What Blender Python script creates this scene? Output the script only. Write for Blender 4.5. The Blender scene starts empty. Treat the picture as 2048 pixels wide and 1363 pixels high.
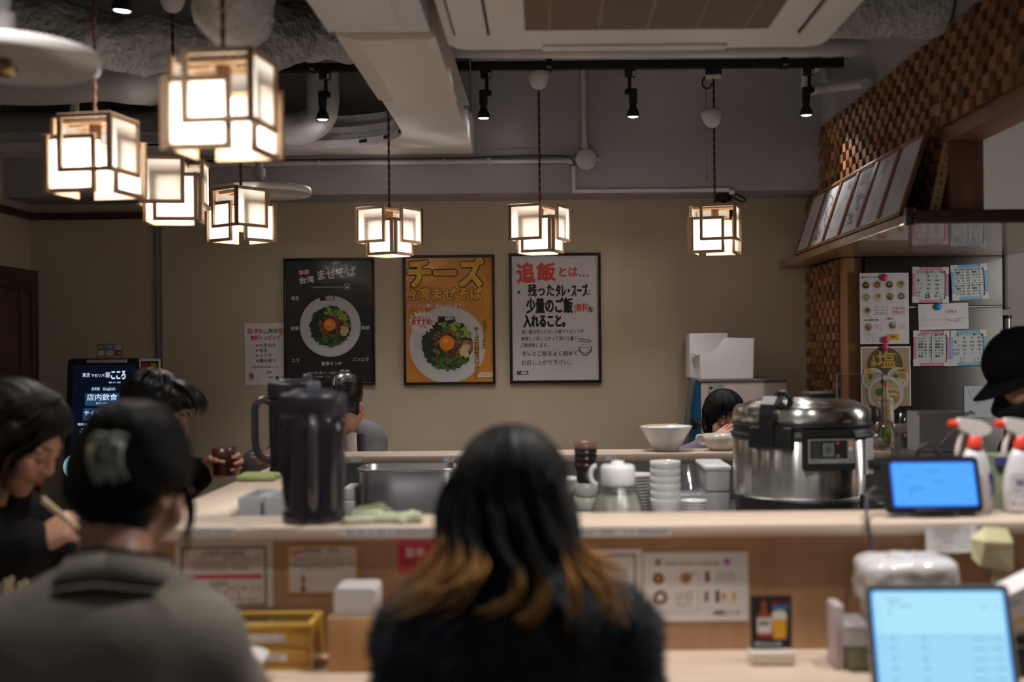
import bpy, bmesh, math, random
import numpy as np
from mathutils import Vector, Matrix, Euler

# ---------------------------------------------------------------- camera
F = 2400.0            # focal length in pixels of the 2048 x 1363 frame
ZC = 1.42             # camera height
RHO = 0.009           # small camera roll
PI = math.pi
SC = bpy.context.scene
COL = SC.collection

cam_data = bpy.data.cameras.new('camera')
cam = bpy.data.objects.new('camera', cam_data)
COL.objects.link(cam)
cam_data.sensor_width = 36.0
cam_data.sensor_fit = 'HORIZONTAL'
cam_data.lens = F / 2048 * 36
cam_data.shift_x = -66 / 2048
cam_data.shift_y = 18.5 / 2048
cam_data.clip_start = 0.05
cam.matrix_world = Matrix.Translation((0, 0, ZC)) @ Matrix.Rotation(PI / 2, 4, 'X') @ Matrix.Rotation(-RHO, 4, 'Z')
cam_data.dof.use_dof = True
cam_data.dof.focus_distance = 5.5
cam_data.dof.aperture_fstop = 1.8
SC.camera = cam

# ---------------------------------------------------------------- world, exposure
w = bpy.data.worlds.new('world')
SC.world = w
w.use_nodes = True
bg = w.node_tree.nodes['Background']
bg.inputs['Color'].default_value = (1.0, 0.95, 0.91, 1)
bg.inputs['Strength'].default_value = 0.11
SC.view_settings.view_transform = 'Standard'
SC.view_settings.look = 'None'
SC.view_settings.exposure = 0.0
SC.view_settings.gamma = 1.0
SC.view_settings.use_curve_mapping = False

# spot lamps, the seen track ones first, then unseen added ones: (x, y, z above the eye, watts, cone in degrees, tilt x, tilt y)
LAMP_SPEC = [
    (-0.975, 5.30, 1.015, 26, 75), (-0.27, 5.30, 1.03, 26, 75),
    (0.39, 5.30, 1.03, 26, 75), (1.175, 5.30, 1.04, 13, 75),
    (-1.14, 3.28, 0.94, 26, 85),
    (-0.35, 2.30, 1.06, 72, 110), (0.35, 2.42, 1.06, 80, 110), (1.0, 2.30, 1.06, 62, 110),  # unseen front track, put in to light the near counter
    (-1.0, 2.10, 1.06, 35, 110),
    (-0.02, 4.12, 1.335, 32, 80), (0.20, 4.12, 1.335, 34, 80), (0.42, 4.12, 1.335, 34, 68),   # added unseen downlights brightening the far counter
]
def spot_light(x, y, z, watts, cone, target=None):
    l = bpy.data.lights.new('spot_beam', 'SPOT')
    l.energy = watts
    l.color = (1.0, 0.96, 0.92)
    l.spot_size = math.radians(cone)
    l.spot_blend = 0.6
    l.shadow_soft_size = 0.022
    o = bpy.data.objects.new('spot_beam', l)
    COL.objects.link(o)
    o.location = (x, y, ZC + z)
    if target is not None:
        d = (Vector(target) - Vector(o.location))
        o.rotation_euler = d.to_track_quat('-Z', 'Y').to_euler()
    return o
SPOT_LIGHTS = [spot_light(*s) for s in LAMP_SPEC]


def S(r, g, b):
    f = lambda c: (c / 255) / 12.92 if c / 255 <= 0.04045 else ((c / 255 + 0.055) / 1.055) ** 2.4
    return (f(r), f(g), f(b))


def P(px, py, Y):
    """point of the room seen at pixel (px, py) at distance Y"""
    dx, dy = px - 1024, py - 681.5
    ux, uy = dx - RHO * dy, dy + RHO * dx
    return Vector(((ux - 65.83) * Y / F, Y, ZC - (uy - 19.09) * Y / F))


def PX(px, py, Y): return P(px, py, Y).x
def PZ(px, py, Y): return P(px, py, Y).z


def PH(px, py, h):
    """point of the horizontal plane at height h (above the eye) seen at pixel (px, py)"""
    dx, dy = px - 1024, py - 681.5
    uy = dy + RHO * dx
    return P(px, py, -h * F / (uy - 19.09))
# ---------------------------------------------------------------- materials
_M = {}
def pm(name, col, rough=0.5, metal=0.0, spec=0.5, var=None, bump=None, coat=0.0, coat_rough=0.05, trans=0.0, alpha=1.0,
       emit=None, estr=0.0, ior=1.45, stretch=(1, 1, 1), sheen=0.0, coat_bump=None, col2=None):
    """principled material; var = (noise scale, amount), bump = (noise scale, strength)"""
    if name in _M: return _M[name]
    m = bpy.data.materials.new(name)
    m.use_nodes = True
    nt = m.node_tree
    b = nt.nodes['Principled BSDF']
    b.inputs['Base Color'].default_value = (*col, 1)
    b.inputs['Roughness'].default_value = rough
    b.inputs['Metallic'].default_value = metal
    b.inputs['Specular IOR Level'].default_value = spec
    b.inputs['IOR'].default_value = ior
    b.inputs['Coat Weight'].default_value = coat
    b.inputs['Coat Roughness'].default_value = coat_rough
    b.inputs['Transmission Weight'].default_value = trans
    b.inputs['Alpha'].default_value = alpha
    b.inputs['Sheen Weight'].default_value = sheen
    if emit is not None:
        b.inputs['Emission Color'].default_value = (*emit, 1)
        b.inputs['Emission Strength'].default_value = estr
    if var or bump or coat_bump:
        tc = nt.nodes.new('ShaderNodeTexCoord')
        mp = nt.nodes.new('ShaderNodeMapping')
        mp.inputs['Scale'].default_value = stretch
        nt.links.new(tc.outputs['Object'], mp.inputs['Vector'])
    if var:
        n = nt.nodes.new('ShaderNodeTexNoise')
        n.inputs['Scale'].default_value = var[0]
        n.inputs['Detail'].default_value = 6
        nt.links.new(mp.outputs[0], n.inputs['Vector'])
        r = nt.nodes.new('ShaderNodeValToRGB')
        a = var[1]
        c2 = col2 if col2 else tuple(c * (1 - a) for c in col)
        r.color_ramp.elements[0].color = (*c2, 1)
        r.color_ramp.elements[1].color = (*[min(1, c * (1 + a * .5)) for c in col], 1)
        r.color_ramp.elements[0].position = 0.3
        r.color_ramp.elements[1].position = 0.7
        nt.links.new(n.outputs['Fac'], r.inputs['Fac'])
        nt.links.new(r.outputs['Color'], b.inputs['Base Color'])
    for bb, sock in ((bump, 'Normal'), (coat_bump, 'Coat Normal')):
        if bb:
            n2 = nt.nodes.new('ShaderNodeTexNoise')
            n2.inputs['Scale'].default_value = bb[0]
            n2.inputs['Detail'].default_value = 4
            nt.links.new(mp.outputs[0], n2.inputs['Vector'])
            bp = nt.nodes.new('ShaderNodeBump')
            bp.inputs['Strength'].default_value = bb[1]
            bp.inputs['Distance'].default_value = bb[2] if len(bb) > 2 else 0.01
            nt.links.new(n2.outputs['Fac'], bp.inputs['Height'])
            nt.links.new(bp.outputs['Normal'], b.inputs[sock])
    _M[name] = m
    return m


def wood(name, c1, c2, rough=0.45, scale=6.0, axis=0, coat=0.0):
    """planed wood with grain along the given axis"""
    if name in _M: return _M[name]
    m = bpy.data.materials.new(name)
    m.use_nodes = True
    nt = m.node_tree
    b = nt.nodes['Principled BSDF']
    tc = nt.nodes.new('ShaderNodeTexCoord')
    mp = nt.nodes.new('ShaderNodeMapping')
    sc = [scale * 3] * 3
    sc[axis] = scale * 0.18
    mp.inputs['Scale'].default_value = sc
    nt.links.new(tc.outputs['Object'], mp.inputs['Vector'])
    n = nt.nodes.new('ShaderNodeTexNoise')
    n.inputs['Scale'].default_value = 1.5
    n.inputs['Detail'].default_value = 8
    n.inputs['Distortion'].default_value = 0.6
    nt.links.new(mp.outputs[0], n.inputs['Vector'])
    r = nt.nodes.new('ShaderNodeValToRGB')
    r.color_ramp.elements[0].color = (*c1, 1)
    r.color_ramp.elements[1].color = (*c2, 1)
    r.color_ramp.elements[0].position = 0.32
    r.color_ramp.elements[1].position = 0.68
    nt.links.new(n.outputs['Fac'], r.inputs['Fac'])
    nt.links.new(r.outputs['Color'], b.inputs['Base Color'])
    b.inputs['Roughness'].default_value = rough
    b.inputs['Coat Weight'].default_value = coat
    bp = nt.nodes.new('ShaderNodeBump')
    bp.inputs['Strength'].default_value = 0.12
    bp.inputs['Distance'].default_value = 0.002
    nt.links.new(n.outputs['Fac'], bp.inputs['Height'])
    nt.links.new(bp.outputs['Normal'], b.inputs['Normal'])
    _M[name] = m
    return m


def paper_mat(name, col, trans=0.6):
    """thin washi paper: diffuse plus translucent"""
    m = bpy.data.materials.new(name)
    m.use_nodes = True
    nt = m.node_tree
    nt.nodes.remove(nt.nodes['Principled BSDF'])
    out = nt.nodes['Material Output']
    d = nt.nodes.new('ShaderNodeBsdfDiffuse')
    t = nt.nodes.new('ShaderNodeBsdfTranslucent')
    mx = nt.nodes.new('ShaderNodeMixShader')
    n = nt.nodes.new('ShaderNodeTexNoise')
    tc = nt.nodes.new('ShaderNodeTexCoord')
    n.inputs['Scale'].default_value = 35
    n.inputs['Detail'].default_value = 5
    nt.links.new(tc.outputs['Object'], n.inputs['Vector'])
    r = nt.nodes.new('ShaderNodeValToRGB')
    r.color_ramp.elements[0].color = (*[c * .86 for c in col], 1)
    r.color_ramp.elements[1].color = (*col, 1)
    nt.links.new(n.outputs['Fac'], r.inputs['Fac'])
    for x in (d, t): nt.links.new(r.outputs['Color'], x.inputs['Color'])
    mx.inputs['Fac'].default_value = trans
    nt.links.new(d.outputs[0], mx.inputs[1])
    nt.links.new(t.outputs[0], mx.inputs[2])
    nt.links.new(mx.outputs[0], out.inputs['Surface'])
    return m


def clear_mat(name, tint=(1, 1, 1), gloss=0.12, rough=0.05):
    """thin clear plastic or glass: lets light through, with a mirror sheen"""
    if name in _M: return _M[name]
    m = bpy.data.materials.new(name)
    m.use_nodes = True
    nt = m.node_tree
    nt.nodes.remove(nt.nodes['Principled BSDF'])
    out = nt.nodes['Material Output']
    t = nt.nodes.new('ShaderNodeBsdfTransparent')
    t.inputs['Color'].default_value = (*tint, 1)
    g = nt.nodes.new('ShaderNodeBsdfGlossy')
    g.inputs['Roughness'].default_value = rough
    f = nt.nodes.new('ShaderNodeLayerWeight')
    f.inputs['Blend'].default_value = 0.25
    ma = nt.nodes.new('ShaderNodeMath')
    ma.operation = 'ADD'
    ma.use_clamp = True
    ma.inputs[1].default_value = gloss * 0.4
    nt.links.new(f.outputs['Facing'], ma.inputs[0])
    mu = nt.nodes.new('ShaderNodeMath')
    mu.operation = 'MULTIPLY'
    mu.inputs[1].default_value = min(1, gloss * 4)
    nt.links.new(ma.outputs[0], mu.inputs[0])
    mx = nt.nodes.new('ShaderNodeMixShader')
    nt.links.new(mu.outputs[0], mx.inputs['Fac'])
    nt.links.new(t.outputs[0], mx.inputs[1])
    nt.links.new(g.outputs[0], mx.inputs[2])
    nt.links.new(mx.outputs[0], out.inputs['Surface'])
    _M[name] = m
    return m


def glow(name, col, strength):
    """a lit screen or lamp lens"""
    if name in _M: return _M[name]
    return pm(name, tuple(c * .05 for c in col), rough=0.25, emit=col, estr=strength)


# ---------------------------------------------------------------- mesh builder
_TXT = {}
def text_geo(s, offset=0.0, shear=0.0, space=1.0, line=1.0, align='CENTER'):
    key = (s, offset, shear, space, line, align)
    if key in _TXT: return _TXT[key]
    cu = bpy.data.curves.new('txt', 'FONT')
    cu.body = s
    cu.size = 1.0
    cu.align_x = align
    cu.align_y = 'CENTER'
    cu.offset = offset
    cu.shear = shear
    cu.space_character = space
    cu.space_line = line
    cu.resolution_u = 3
    o = bpy.data.objects.new('txt', cu)
    COL.objects.link(o)
    dg = bpy.context.evaluated_depsgraph_get()
    me = bpy.data.meshes.new_from_object(o.evaluated_get(dg))
    vs = [tuple(v.co) for v in me.vertices]
    fs = [tuple(p.vertices) for p in me.polygons]
    bpy.data.objects.remove(o)
    bpy.data.curves.remove(cu)
    bpy.data.meshes.remove(me)
    _TXT[key] = (vs, fs)
    return _TXT[key]


class MB:
    def __init__(self, M=None):
        self.v = []; self.f = []; self.mt = []; self.sm = []
        self.mats = []
        self.M = M or Matrix.Identity(4)

    def add(self, vs, fs, mat, smooth=False, M=None):
        T = self.M @ M if M is not None else self.M
        n = len(self.v)
        self.v += [tuple(T @ Vector(p)) for p in vs]
        if mat not in self.mats: self.mats.append(mat)
        k = self.mats.index(mat)
        for f in fs:
            self.f.append(tuple(i + n for i in f))
            self.mt.append(k)
            self.sm.append(smooth)
        return self

    def box(self, x0, x1, y0, y1, z0, z1, mat, bev=0.0, seg=2, M=None):
        if bev <= 0:
            v = [(x, y, z) for x in (x0, x1) for y in (y0, y1) for z in (z0, z1)]
            f = [(0, 1, 3, 2), (4, 6, 7, 5), (0, 4, 5, 1), (2, 3, 7, 6), (0, 2, 6, 4), (1, 5, 7, 3)]
            return self.add(v, f, mat, False, M)
        bm = bmesh.new()
        bmesh.ops.create_cube(bm, size=1)
        for q in bm.verts:
            q.co = Vector(((x0 + x1) / 2 + q.co.x * (x1 - x0), (y0 + y1) / 2 + q.co.y * (y1 - y0), (z0 + z1) / 2 + q.co.z * (z1 - z0)))
        bmesh.ops.bevel(bm, geom=bm.edges[:], offset=bev, segments=seg, affect='EDGES', profile=0.5)
        bm.verts.index_update()
        v = [tuple(q.co) for q in bm.verts]
        f = [tuple(q.index for q in p.verts) for p in bm.faces]
        bm.free()
        return self.add(v, f, mat, seg > 1, M)

    def cyl(self, p0, p1, r0, mat, r1=None, seg=20, caps=True, smooth=True):
        r1 = r0 if r1 is None else r1
        return self.tube([p0, p1], [r0, r1], mat, seg, caps, smooth)

    def tube(self, pts, r, mat, seg=12, caps=True, smooth=True, flat=1.0, up=None):
        """tube along points; flat < 1 squashes the section"""
        pts = [Vector(p) for p in pts]
        n = len(pts)
        rs = list(r) if isinstance(r, (list, tuple)) else [r] * n
        tans = []
        for i in range(n):
            a = pts[max(0, i - 1)]; b = pts[min(n - 1, i + 1)]
            t = b - a
            tans.append(t.normalized() if t.length > 1e-9 else Vector((0, 0, 1)))
        u = Vector(up) if up is not None else (Vector((0, 0, 1)) if abs(tans[0].z) < .9 else Vector((1, 0, 0)))
        vs = []; fs = []
        for i in range(n):
            t = tans[i]
            u = (u - t * u.dot(t))
            if u.length < 1e-6: u = t.orthogonal()
            u.normalize()
            b = t.cross(u)
            for k in range(seg):
                a = 2 * PI * k / seg
                vs.append(tuple(pts[i] + (u * math.cos(a) * flat + b * math.sin(a)) * rs[i]))
        for i in range(n - 1):
            for k in range(seg):
                k2 = (k + 1) % seg
                fs.append((i * seg + k, i * seg + k2, (i + 1) * seg + k2, (i + 1) * seg + k))
        self.add(vs, fs, mat, smooth)
        if caps:
            self.add(vs[:seg], [tuple(range(seg))[::-1]], mat, False)
            self.add(vs[-seg:], [tuple(range(seg))], mat, False)
        return self

    def lathe(self, prof, mat, c=(0, 0, 0), seg=40, smooth=True, M=None, sx=1.0, sy=1.0):
        """profile [(r, z)] turned about the z axis"""
        vs = []; fs = []
        n = len(prof)
        for (r, z) in prof:
            for k in range(seg):
                a = 2 * PI * k / seg
                vs.append((c[0] + r * math.cos(a) * sx, c[1] + r * math.sin(a) * sy, c[2] + z))
        for i in range(n - 1):
            for k in range(seg):
                k2 = (k + 1) % seg
                fs.append((i * seg + k, i * seg + k2, (i + 1) * seg + k2, (i + 1) * seg + k))
        if prof[0][0] > 1e-6: fs.append(tuple(range(seg))[::-1])
        if prof[-1][0] > 1e-6: fs.append(tuple((n - 1) * seg + k for k in range(seg)))
        return self.add(vs, fs, mat, smooth, M)

    def prism(self, poly, z0, z1, mat, M=None, smooth=False):
        """polygon in the local xy plane pushed from z0 to z1"""
        n = len(poly)
        vs = [(p[0], p[1], z0) for p in poly] + [(p[0], p[1], z1) for p in poly]
        fs = [tuple(range(n))[::-1], tuple(range(n, 2 * n))]
        fs += [(i, (i + 1) % n, n + (i + 1) % n, n + i) for i in range(n)]
        return self.add(vs, fs, mat, smooth, M)

    def poly(self, pts, z, mat, M=None):
        return self.add([(p[0], p[1], z) for p in pts], [tuple(range(len(pts)))], mat, False, M)

    def rect(self, x0, y0, x1, y1, z, mat):
        return self.poly([(x0, y0), (x1, y0), (x1, y1), (x0, y1)], z, mat)

    def disc(self, cx, cy, r, z, mat, ry=None, seg=32, a0=0, jit=0, rnd=None):
        ry = r if ry is None else ry
        pts = []
        for k in range(seg):
            a = a0 + 2 * PI * k / seg
            j = 1 + (rnd.uniform(-jit, jit) if rnd else 0)
            pts.append((cx + r * j * math.cos(a), cy + ry * j * math.sin(a)))
        return self.poly(pts, z, mat)

    def ring(self, cx, cy, r0, r1, z, mat, seg=40):
        vs = []
        for k in range(seg):
            a = 2 * PI * k / seg
            vs += [(cx + r0 * math.cos(a), cy + r0 * math.sin(a), z), (cx + r1 * math.cos(a), cy + r1 * math.sin(a), z)]
        fs = [(2 * k, 2 * k + 1, 2 * ((k + 1) % seg) + 1, 2 * ((k + 1) % seg)) for k in range(seg)]
        return self.add(vs, fs, mat)

    def frame(self, x0, y0, x1, y1, t, z, mat):
        self.rect(x0, y0, x1, y0 + t, z, mat); self.rect(x0, y1 - t, x1, y1, z, mat)
        self.rect(x0, y0 + t, x0 + t, y1 - t, z, mat); self.rect(x1 - t, y0 + t, x1, y1 - t, z, mat)
        return self

    def stroke(self, pts, wd, z, mat):
        """flat brush line in the local xy plane"""
        n = len(pts)
        vs = []
        for i in range(n):
            a = Vector(pts[max(0, i - 1)]); b = Vector(pts[min(n - 1, i + 1)])
            t = (b - a)
            if t.length < 1e-9: t = Vector((1, 0))
            t.normalize()
            w_ = wd[i] if isinstance(wd, (list, tuple)) else wd
            nx, ny = -t.y * w_ / 2, t.x * w_ / 2
            vs += [(pts[i][0] + nx, pts[i][1] + ny, z), (pts[i][0] - nx, pts[i][1] - ny, z)]
        fs = [(2 * i, 2 * i + 1, 2 * i + 3, 2 * i + 2) for i in range(n - 1)]
        return self.add(vs, fs, mat)

    def text(self, s, cx, cy, size, z, mat, bold=0.0, shear=0.0, space=1.0, align='CENTER', wide=1.0, rot=0.0, fit=None, line=1.0):
        vs, fs = text_geo(s, 0.0, shear, space, line, align)
        if not vs: return self
        sx = size * wide
        if fit:
            xs = [v[0] for v in vs]
            wdt = max(xs) - min(xs)
            if wdt > 1e-6: sx = fit / wdt
        T = Matrix.Translation((cx, cy, z)) @ Matrix.Rotation(rot, 4, 'Z') @ Matrix.Diagonal((sx, size, 1, 1))
        if bold > 0.004:      # a heavier stroke: the letter laid down several times, a hair apart
            n = 6 if bold < .03 else 8 if bold < .06 else 12
            for q in range(n):
                o_ = (bold * .8 * math.cos(2 * PI * q / n) * size / sx if sx else 0, bold * .8 * math.sin(2 * PI * q / n))
                self.add([(v[0] + o_[0], v[1] + o_[1], v[2] - 2e-5 * (q + 1)) for v in vs], fs, mat, False, T)
        return self.add(vs, fs, mat, False, T)

    def build(self, name, parent=None, keep=False):
        """link as one mesh object; a top-level mesh gets its origin at the middle of its base"""
        me = bpy.data.meshes.new(name)
        v = np.array(self.v, dtype=float).reshape(-1, 3)
        loc = Vector((0, 0, 0))
        if parent is None and not keep:
            lo = v.min(0); hi = v.max(0)
            loc = Vector(((lo[0] + hi[0]) / 2, (lo[1] + hi[1]) / 2, lo[2]))
            v = v - np.array(loc)
        me.from_pydata([tuple(p) for p in v], [], self.f)
        for m in self.mats: me.materials.append(m)
        me.polygons.foreach_set('material_index', self.mt)
        me.polygons.foreach_set('use_smooth', self.sm)
        me.update()
        o = bpy.data.objects.new(name, me)
        COL.objects.link(o)
        if parent is not None:
            o.parent = parent
            o.matrix_parent_inverse = root_mat(parent).inverted()
        else:
            o.location = loc
        return o


def root_mat(o):
    m = Matrix.LocRotScale(o.location, o.rotation_euler, o.scale)
    if o.parent is not None:
        m = root_mat(o.parent) @ o.matrix_parent_inverse @ m
    return m


def tag(o, label, cat, group=None, kind=None):
    o['label'] = label
    o['category'] = cat
    if group: o['group'] = group
    if kind: o['kind'] = kind
    return o


def structure(o, label=None):
    o['kind'] = 'structure'
    if label: o['label'] = label
    return o


def thing(name, label, cat, loc=(0, 0, 0), group=None):
    o = bpy.data.objects.new(name, None)
    o.empty_display_size = 0.05
    COL.objects.link(o)
    o.location = loc
    return tag(o, label, cat, group)


def dup(root, loc=None, rotz=None, label=None, rot=None):
    r = root.copy(); COL.objects.link(r)
    if loc is not None: r.location = loc
    if rotz is not None: r.rotation_euler = (0, 0, rotz)
    if rot is not None: r.rotation_euler = rot
    if label: r['label'] = label
    for ch in list(root.children):
        c = ch.copy(); COL.objects.link(c); c.parent = r
        for g in list(ch.children):
            d = g.copy(); COL.objects.link(d); d.parent = c
    return r


def facing(px, py, Y):
    """local frame of a sheet facing the camera side: x right, y up, z towards -Y; origin at the pixel"""
    o = P(px, py, Y)
    return Matrix(((1, 0, 0, o.x), (0, 0, -1, o.y), (0, 1, 0, o.z), (0, 0, 0, 1)))


def arc(cx, cy, r, a0, a1, n):
    return [(cx + r * math.cos(math.radians(a0 + (a1 - a0) * i / n)), cy + r * math.sin(math.radians(a0 + (a1 - a0) * i / n))) for i in range(n + 1)]


def rrect(x0, y0, x1, y1, r, n=5):
    return arc(x1 - r, y1 - r, r, 0, 90, n) + arc(x0 + r, y1 - r, r, 90, 180, n) + arc(x0 + r, y0 + r, r, 180, 270, n) + arc(x1 - r, y0 + r, r, 270, 360, n)


def spline(pts, n=8):
    """Catmull-Rom through points"""
    P_ = [Vector(p) for p in pts]
    Q = [P_[0] * 2 - P_[1]] + P_ + [P_[-1] * 2 - P_[-2]]
    out = []
    for i in range(1, len(Q) - 2):
        for k in range(n):
            t = k / n
            a, b, c, d = Q[i - 1], Q[i], Q[i + 1], Q[i + 2]
            out.append(0.5 * ((2 * b) + (c - a) * t + (2 * a - 5 * b + 4 * c - d) * t * t + (3 * b - a - 3 * c + d) * t ** 3))
    out.append(P_[-1])
    return out


# ---------------------------------------------------------------- smooth solids grown from distance fields
class Field:
    def __init__(self, lo, hi, h):
        self.h = h
        self.lo = np.array(lo, float)
        n = np.ceil((np.array(hi, float) - self.lo) / h).astype(int) + 1
        self.n = n
        self.d = np.full(n, 0.2, np.float32)

    def _reg(self, lo, hi, pad):
        a = np.maximum(np.floor((np.array(lo) - pad - self.lo) / self.h).astype(int), 0)
        b = np.minimum(np.ceil((np.array(hi) + pad - self.lo) / self.h).astype(int) + 1, self.n)
        if np.any(b <= a): return None, None
        ax = [(self.lo[i] + np.arange(a[i], b[i]) * self.h).astype(np.float32) for i in range(3)]
        X, Y, Z = np.meshgrid(*ax, indexing='ij', sparse=True)
        return (slice(a[0], b[0]), slice(a[1], b[1]), slice(a[2], b[2])), (X, Y, Z)

    def _join(self, sl, q, k, op):
        a = self.d[sl]
        if op == 'sub':
            q = -q
            hh = np.maximum(k - np.abs(a - q), 0) / k
            self.d[sl] = np.maximum(a, q) + hh * hh * k * 0.25
        else:
            hh = np.maximum(k - np.abs(a - q), 0) / k
            self.d[sl] = np.minimum(a, q) - hh * hh * k * 0.25

    def cap(self, a, b, ra, rb=None, k=0.02, op='add'):
        rb = ra if rb is None else rb
        a = np.array(a, float); b = np.array(b, float)
        r = max(ra, rb)
        sl, g = self._reg(np.minimum(a, b) - r, np.maximum(a, b) + r, k + 0.02)
        if sl is None: return self
        ba = b - a
        L2 = max(float(ba @ ba), 1e-12)
        X, Y, Z = g
        t = np.clip(((X - a[0]) * ba[0] + (Y - a[1]) * ba[1] + (Z - a[2]) * ba[2]) / L2, 0, 1)
        q = np.sqrt((X - a[0] - t * ba[0]) ** 2 + (Y - a[1] - t * ba[1]) ** 2 + (Z - a[2] - t * ba[2]) ** 2) - (ra + (rb - ra) * t)
        self._join(sl, q.astype(np.float32), k, op)
        return self

    def ell(self, c, r, R=None, k=0.02, op='add'):
        c = np.array(c, float); r = np.array(r, float)
        R = np.eye(3) if R is None else np.array(R)
        ext = np.sqrt(((R * r) ** 2).sum(1))
        sl, g = self._reg(c - ext, c + ext, k + 0.02)
        if sl is None: return self
        X, Y, Z = g
        dx, dy, dz = X - c[0], Y - c[1], Z - c[2]
        L = [dx * R[0, i] + dy * R[1, i] + dz * R[2, i] for i in range(3)]
        k0 = np.sqrt((L[0] / r[0]) ** 2 + (L[1] / r[1]) ** 2 + (L[2] / r[2]) ** 2)
        k1 = np.sqrt((L[0] / r[0] ** 2) ** 2 + (L[1] / r[1] ** 2) ** 2 + (L[2] / r[2] ** 2) ** 2) + 1e-9
        q = k0 * (k0 - 1) / k1
        self._join(sl, q.astype(np.float32), k, op)
        return self

    def chain(self, pts, rs, k=0.02, op='add'):
        for i in range(len(pts) - 1):
            self.cap(pts[i], pts[i + 1], rs[i], rs[i + 1], k, op)
        return self

    def mesh(self):
        d = self.d
        s = d < 0
        nx, ny, nz = d.shape
        acc = np.zeros((nx - 1, ny - 1, nz - 1, 3), np.float32)
        cnt = np.zeros((nx - 1, ny - 1, nz - 1), np.float32)
        for ax in range(3):
            o1, o2 = [i for i in range(3) if i != ax]
            for u in (0, 1):
                for v in (0, 1):
                    sa = [None] * 3; sb = [None] * 3
                    sa[ax] = slice(0, d.shape[ax] - 1); sb[ax] = slice(1, d.shape[ax])
                    sa[o1] = sb[o1] = slice(u, d.shape[o1] - 1 + u)
                    sa[o2] = sb[o2] = slice(v, d.shape[o2] - 1 + v)
                    A = d[tuple(sa)]; B = d[tuple(sb)]
                    m = (A < 0) != (B < 0)
                    t = np.where(m, A / np.where(m, A - B, 1), 0)
                    acc[..., ax] += t
                    acc[..., o1] += u * m
                    acc[..., o2] += v * m
                    cnt += m
        act = cnt > 0
        idx = np.full(act.shape, -1, np.int64)
        ii = np.argwhere(act)
        idx[act] = np.arange(len(ii))
        V = (ii + acc[act] / cnt[act][:, None]) * self.h + self.lo
        quads = []
        for ax in range(3):
            o1, o2 = (ax + 1) % 3, (ax + 2) % 3
            sa = [None] * 3; sb = [None] * 3
            sa[ax] = slice(0, d.shape[ax] - 1); sb[ax] = slice(1, d.shape[ax])
            for o in (o1, o2): sa[o] = sb[o] = slice(1, d.shape[o] - 1)
            A = s[tuple(sa)]; B = s[tuple(sb)]
            for flip, m in ((False, A & ~B), (True, ~A & B)):
                e = np.argwhere(m)
                if not len(e): continue
                e[:, o1] += 1; e[:, o2] += 1
                def cell(du, dv):
                    c = e.copy(); c[:, o1] += du; c[:, o2] += dv
                    return idx[c[:, 0], c[:, 1], c[:, 2]]
                q = np.stack([cell(-1, -1), cell(0, -1), cell(0, 0), cell(-1, 0)], 1)
                quads.append(q[:, ::-1] if flip else q)
        Q = np.concatenate(quads) if quads else np.zeros((0, 4), int)
        Q = Q[(Q >= 0).all(1)]
        return V, Q


def smooth_verts(V, Q, it=2, f=0.5):
    E = np.concatenate([Q[:, [0, 1]], Q[:, [1, 2]], Q[:, [2, 3]], Q[:, [3, 0]]])
    E = np.concatenate([E, E[:, ::-1]])
    for _ in range(it):
        s = np.zeros_like(V); c = np.zeros(len(V))
        np.add.at(s, E[:, 0], V[E[:, 1]])
        np.add.at(c, E[:, 0], 1)
        V = V + f * (s / np.maximum(c, 1)[:, None] - V)
    return V


def add_np(mb, V, Q, mat, smooth=True):
    n = len(mb.v)
    mb.v += [tuple(p) for p in V.tolist()]
    if mat not in mb.mats: mb.mats.append(mat)
    k = mb.mats.index(mat)
    mb.f += [tuple(i + n for i in q) for q in Q.tolist()]
    mb.mt += [k] * len(Q)
    mb.sm += [smooth] * len(Q)


def vnoise(V, scale, seed=0):
    """cheap smooth noise at points"""
    r = np.random.RandomState(seed)
    out = np.zeros(len(V))
    for i in range(7):
        k = r.normal(size=3) * scale * (0.7 + 0.25 * i)
        out += np.sin(V @ k + r.uniform(0, 6.28)) / (1 + 0.35 * i)
    return out / 3.0
# ---------------------------------------------------------------- shared materials
RND = random.Random(7)
M_WALL = pm('beige_wall', (0.50, 0.415, 0.305), rough=0.8, var=(1.2, 0.06), bump=(220, 0.08, 0.002))
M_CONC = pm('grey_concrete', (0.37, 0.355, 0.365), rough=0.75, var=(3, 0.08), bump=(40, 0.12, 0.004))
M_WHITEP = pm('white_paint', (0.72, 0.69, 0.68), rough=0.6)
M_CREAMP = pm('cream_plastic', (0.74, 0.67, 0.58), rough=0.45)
M_DARKC = pm('dark_ceiling', (0.06, 0.06, 0.064), rough=0.9, var=(5, 0.3))  # black paint, with the recess's lack of light also in the colour
M_BLACK = pm('black_plastic', (0.012, 0.012, 0.013), rough=0.4)
M_BLACKM = pm('black_matt', (0.01, 0.01, 0.011), rough=0.75)
M_DWOOD = wood('dark_stained_wood', (0.035, 0.014, 0.008), (0.075, 0.03, 0.016), axis=2, scale=5)
M_ASH = wood('pale_counter_wood', (0.55, 0.42, 0.32), (0.68, 0.545, 0.44), rough=0.38, axis=0, scale=3)
M_ASHY = wood('pale_counter_wood_long', (0.55, 0.42, 0.32), (0.68, 0.545, 0.44), rough=0.38, axis=1, scale=3)
M_PANEL = wood('honey_panel_wood', (0.35, 0.19, 0.095), (0.42, 0.24, 0.13), rough=0.5, axis=2, scale=3)
M_SHELF = wood('shelf_wood', (0.28, 0.15, 0.075), (0.36, 0.205, 0.11), rough=0.3, axis=1, scale=4, coat=0.5)
M_SHELFM = wood('shelf_edge_wood', (0.26, 0.135, 0.065), (0.34, 0.19, 0.10), rough=0.6, axis=1, scale=4)
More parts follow.
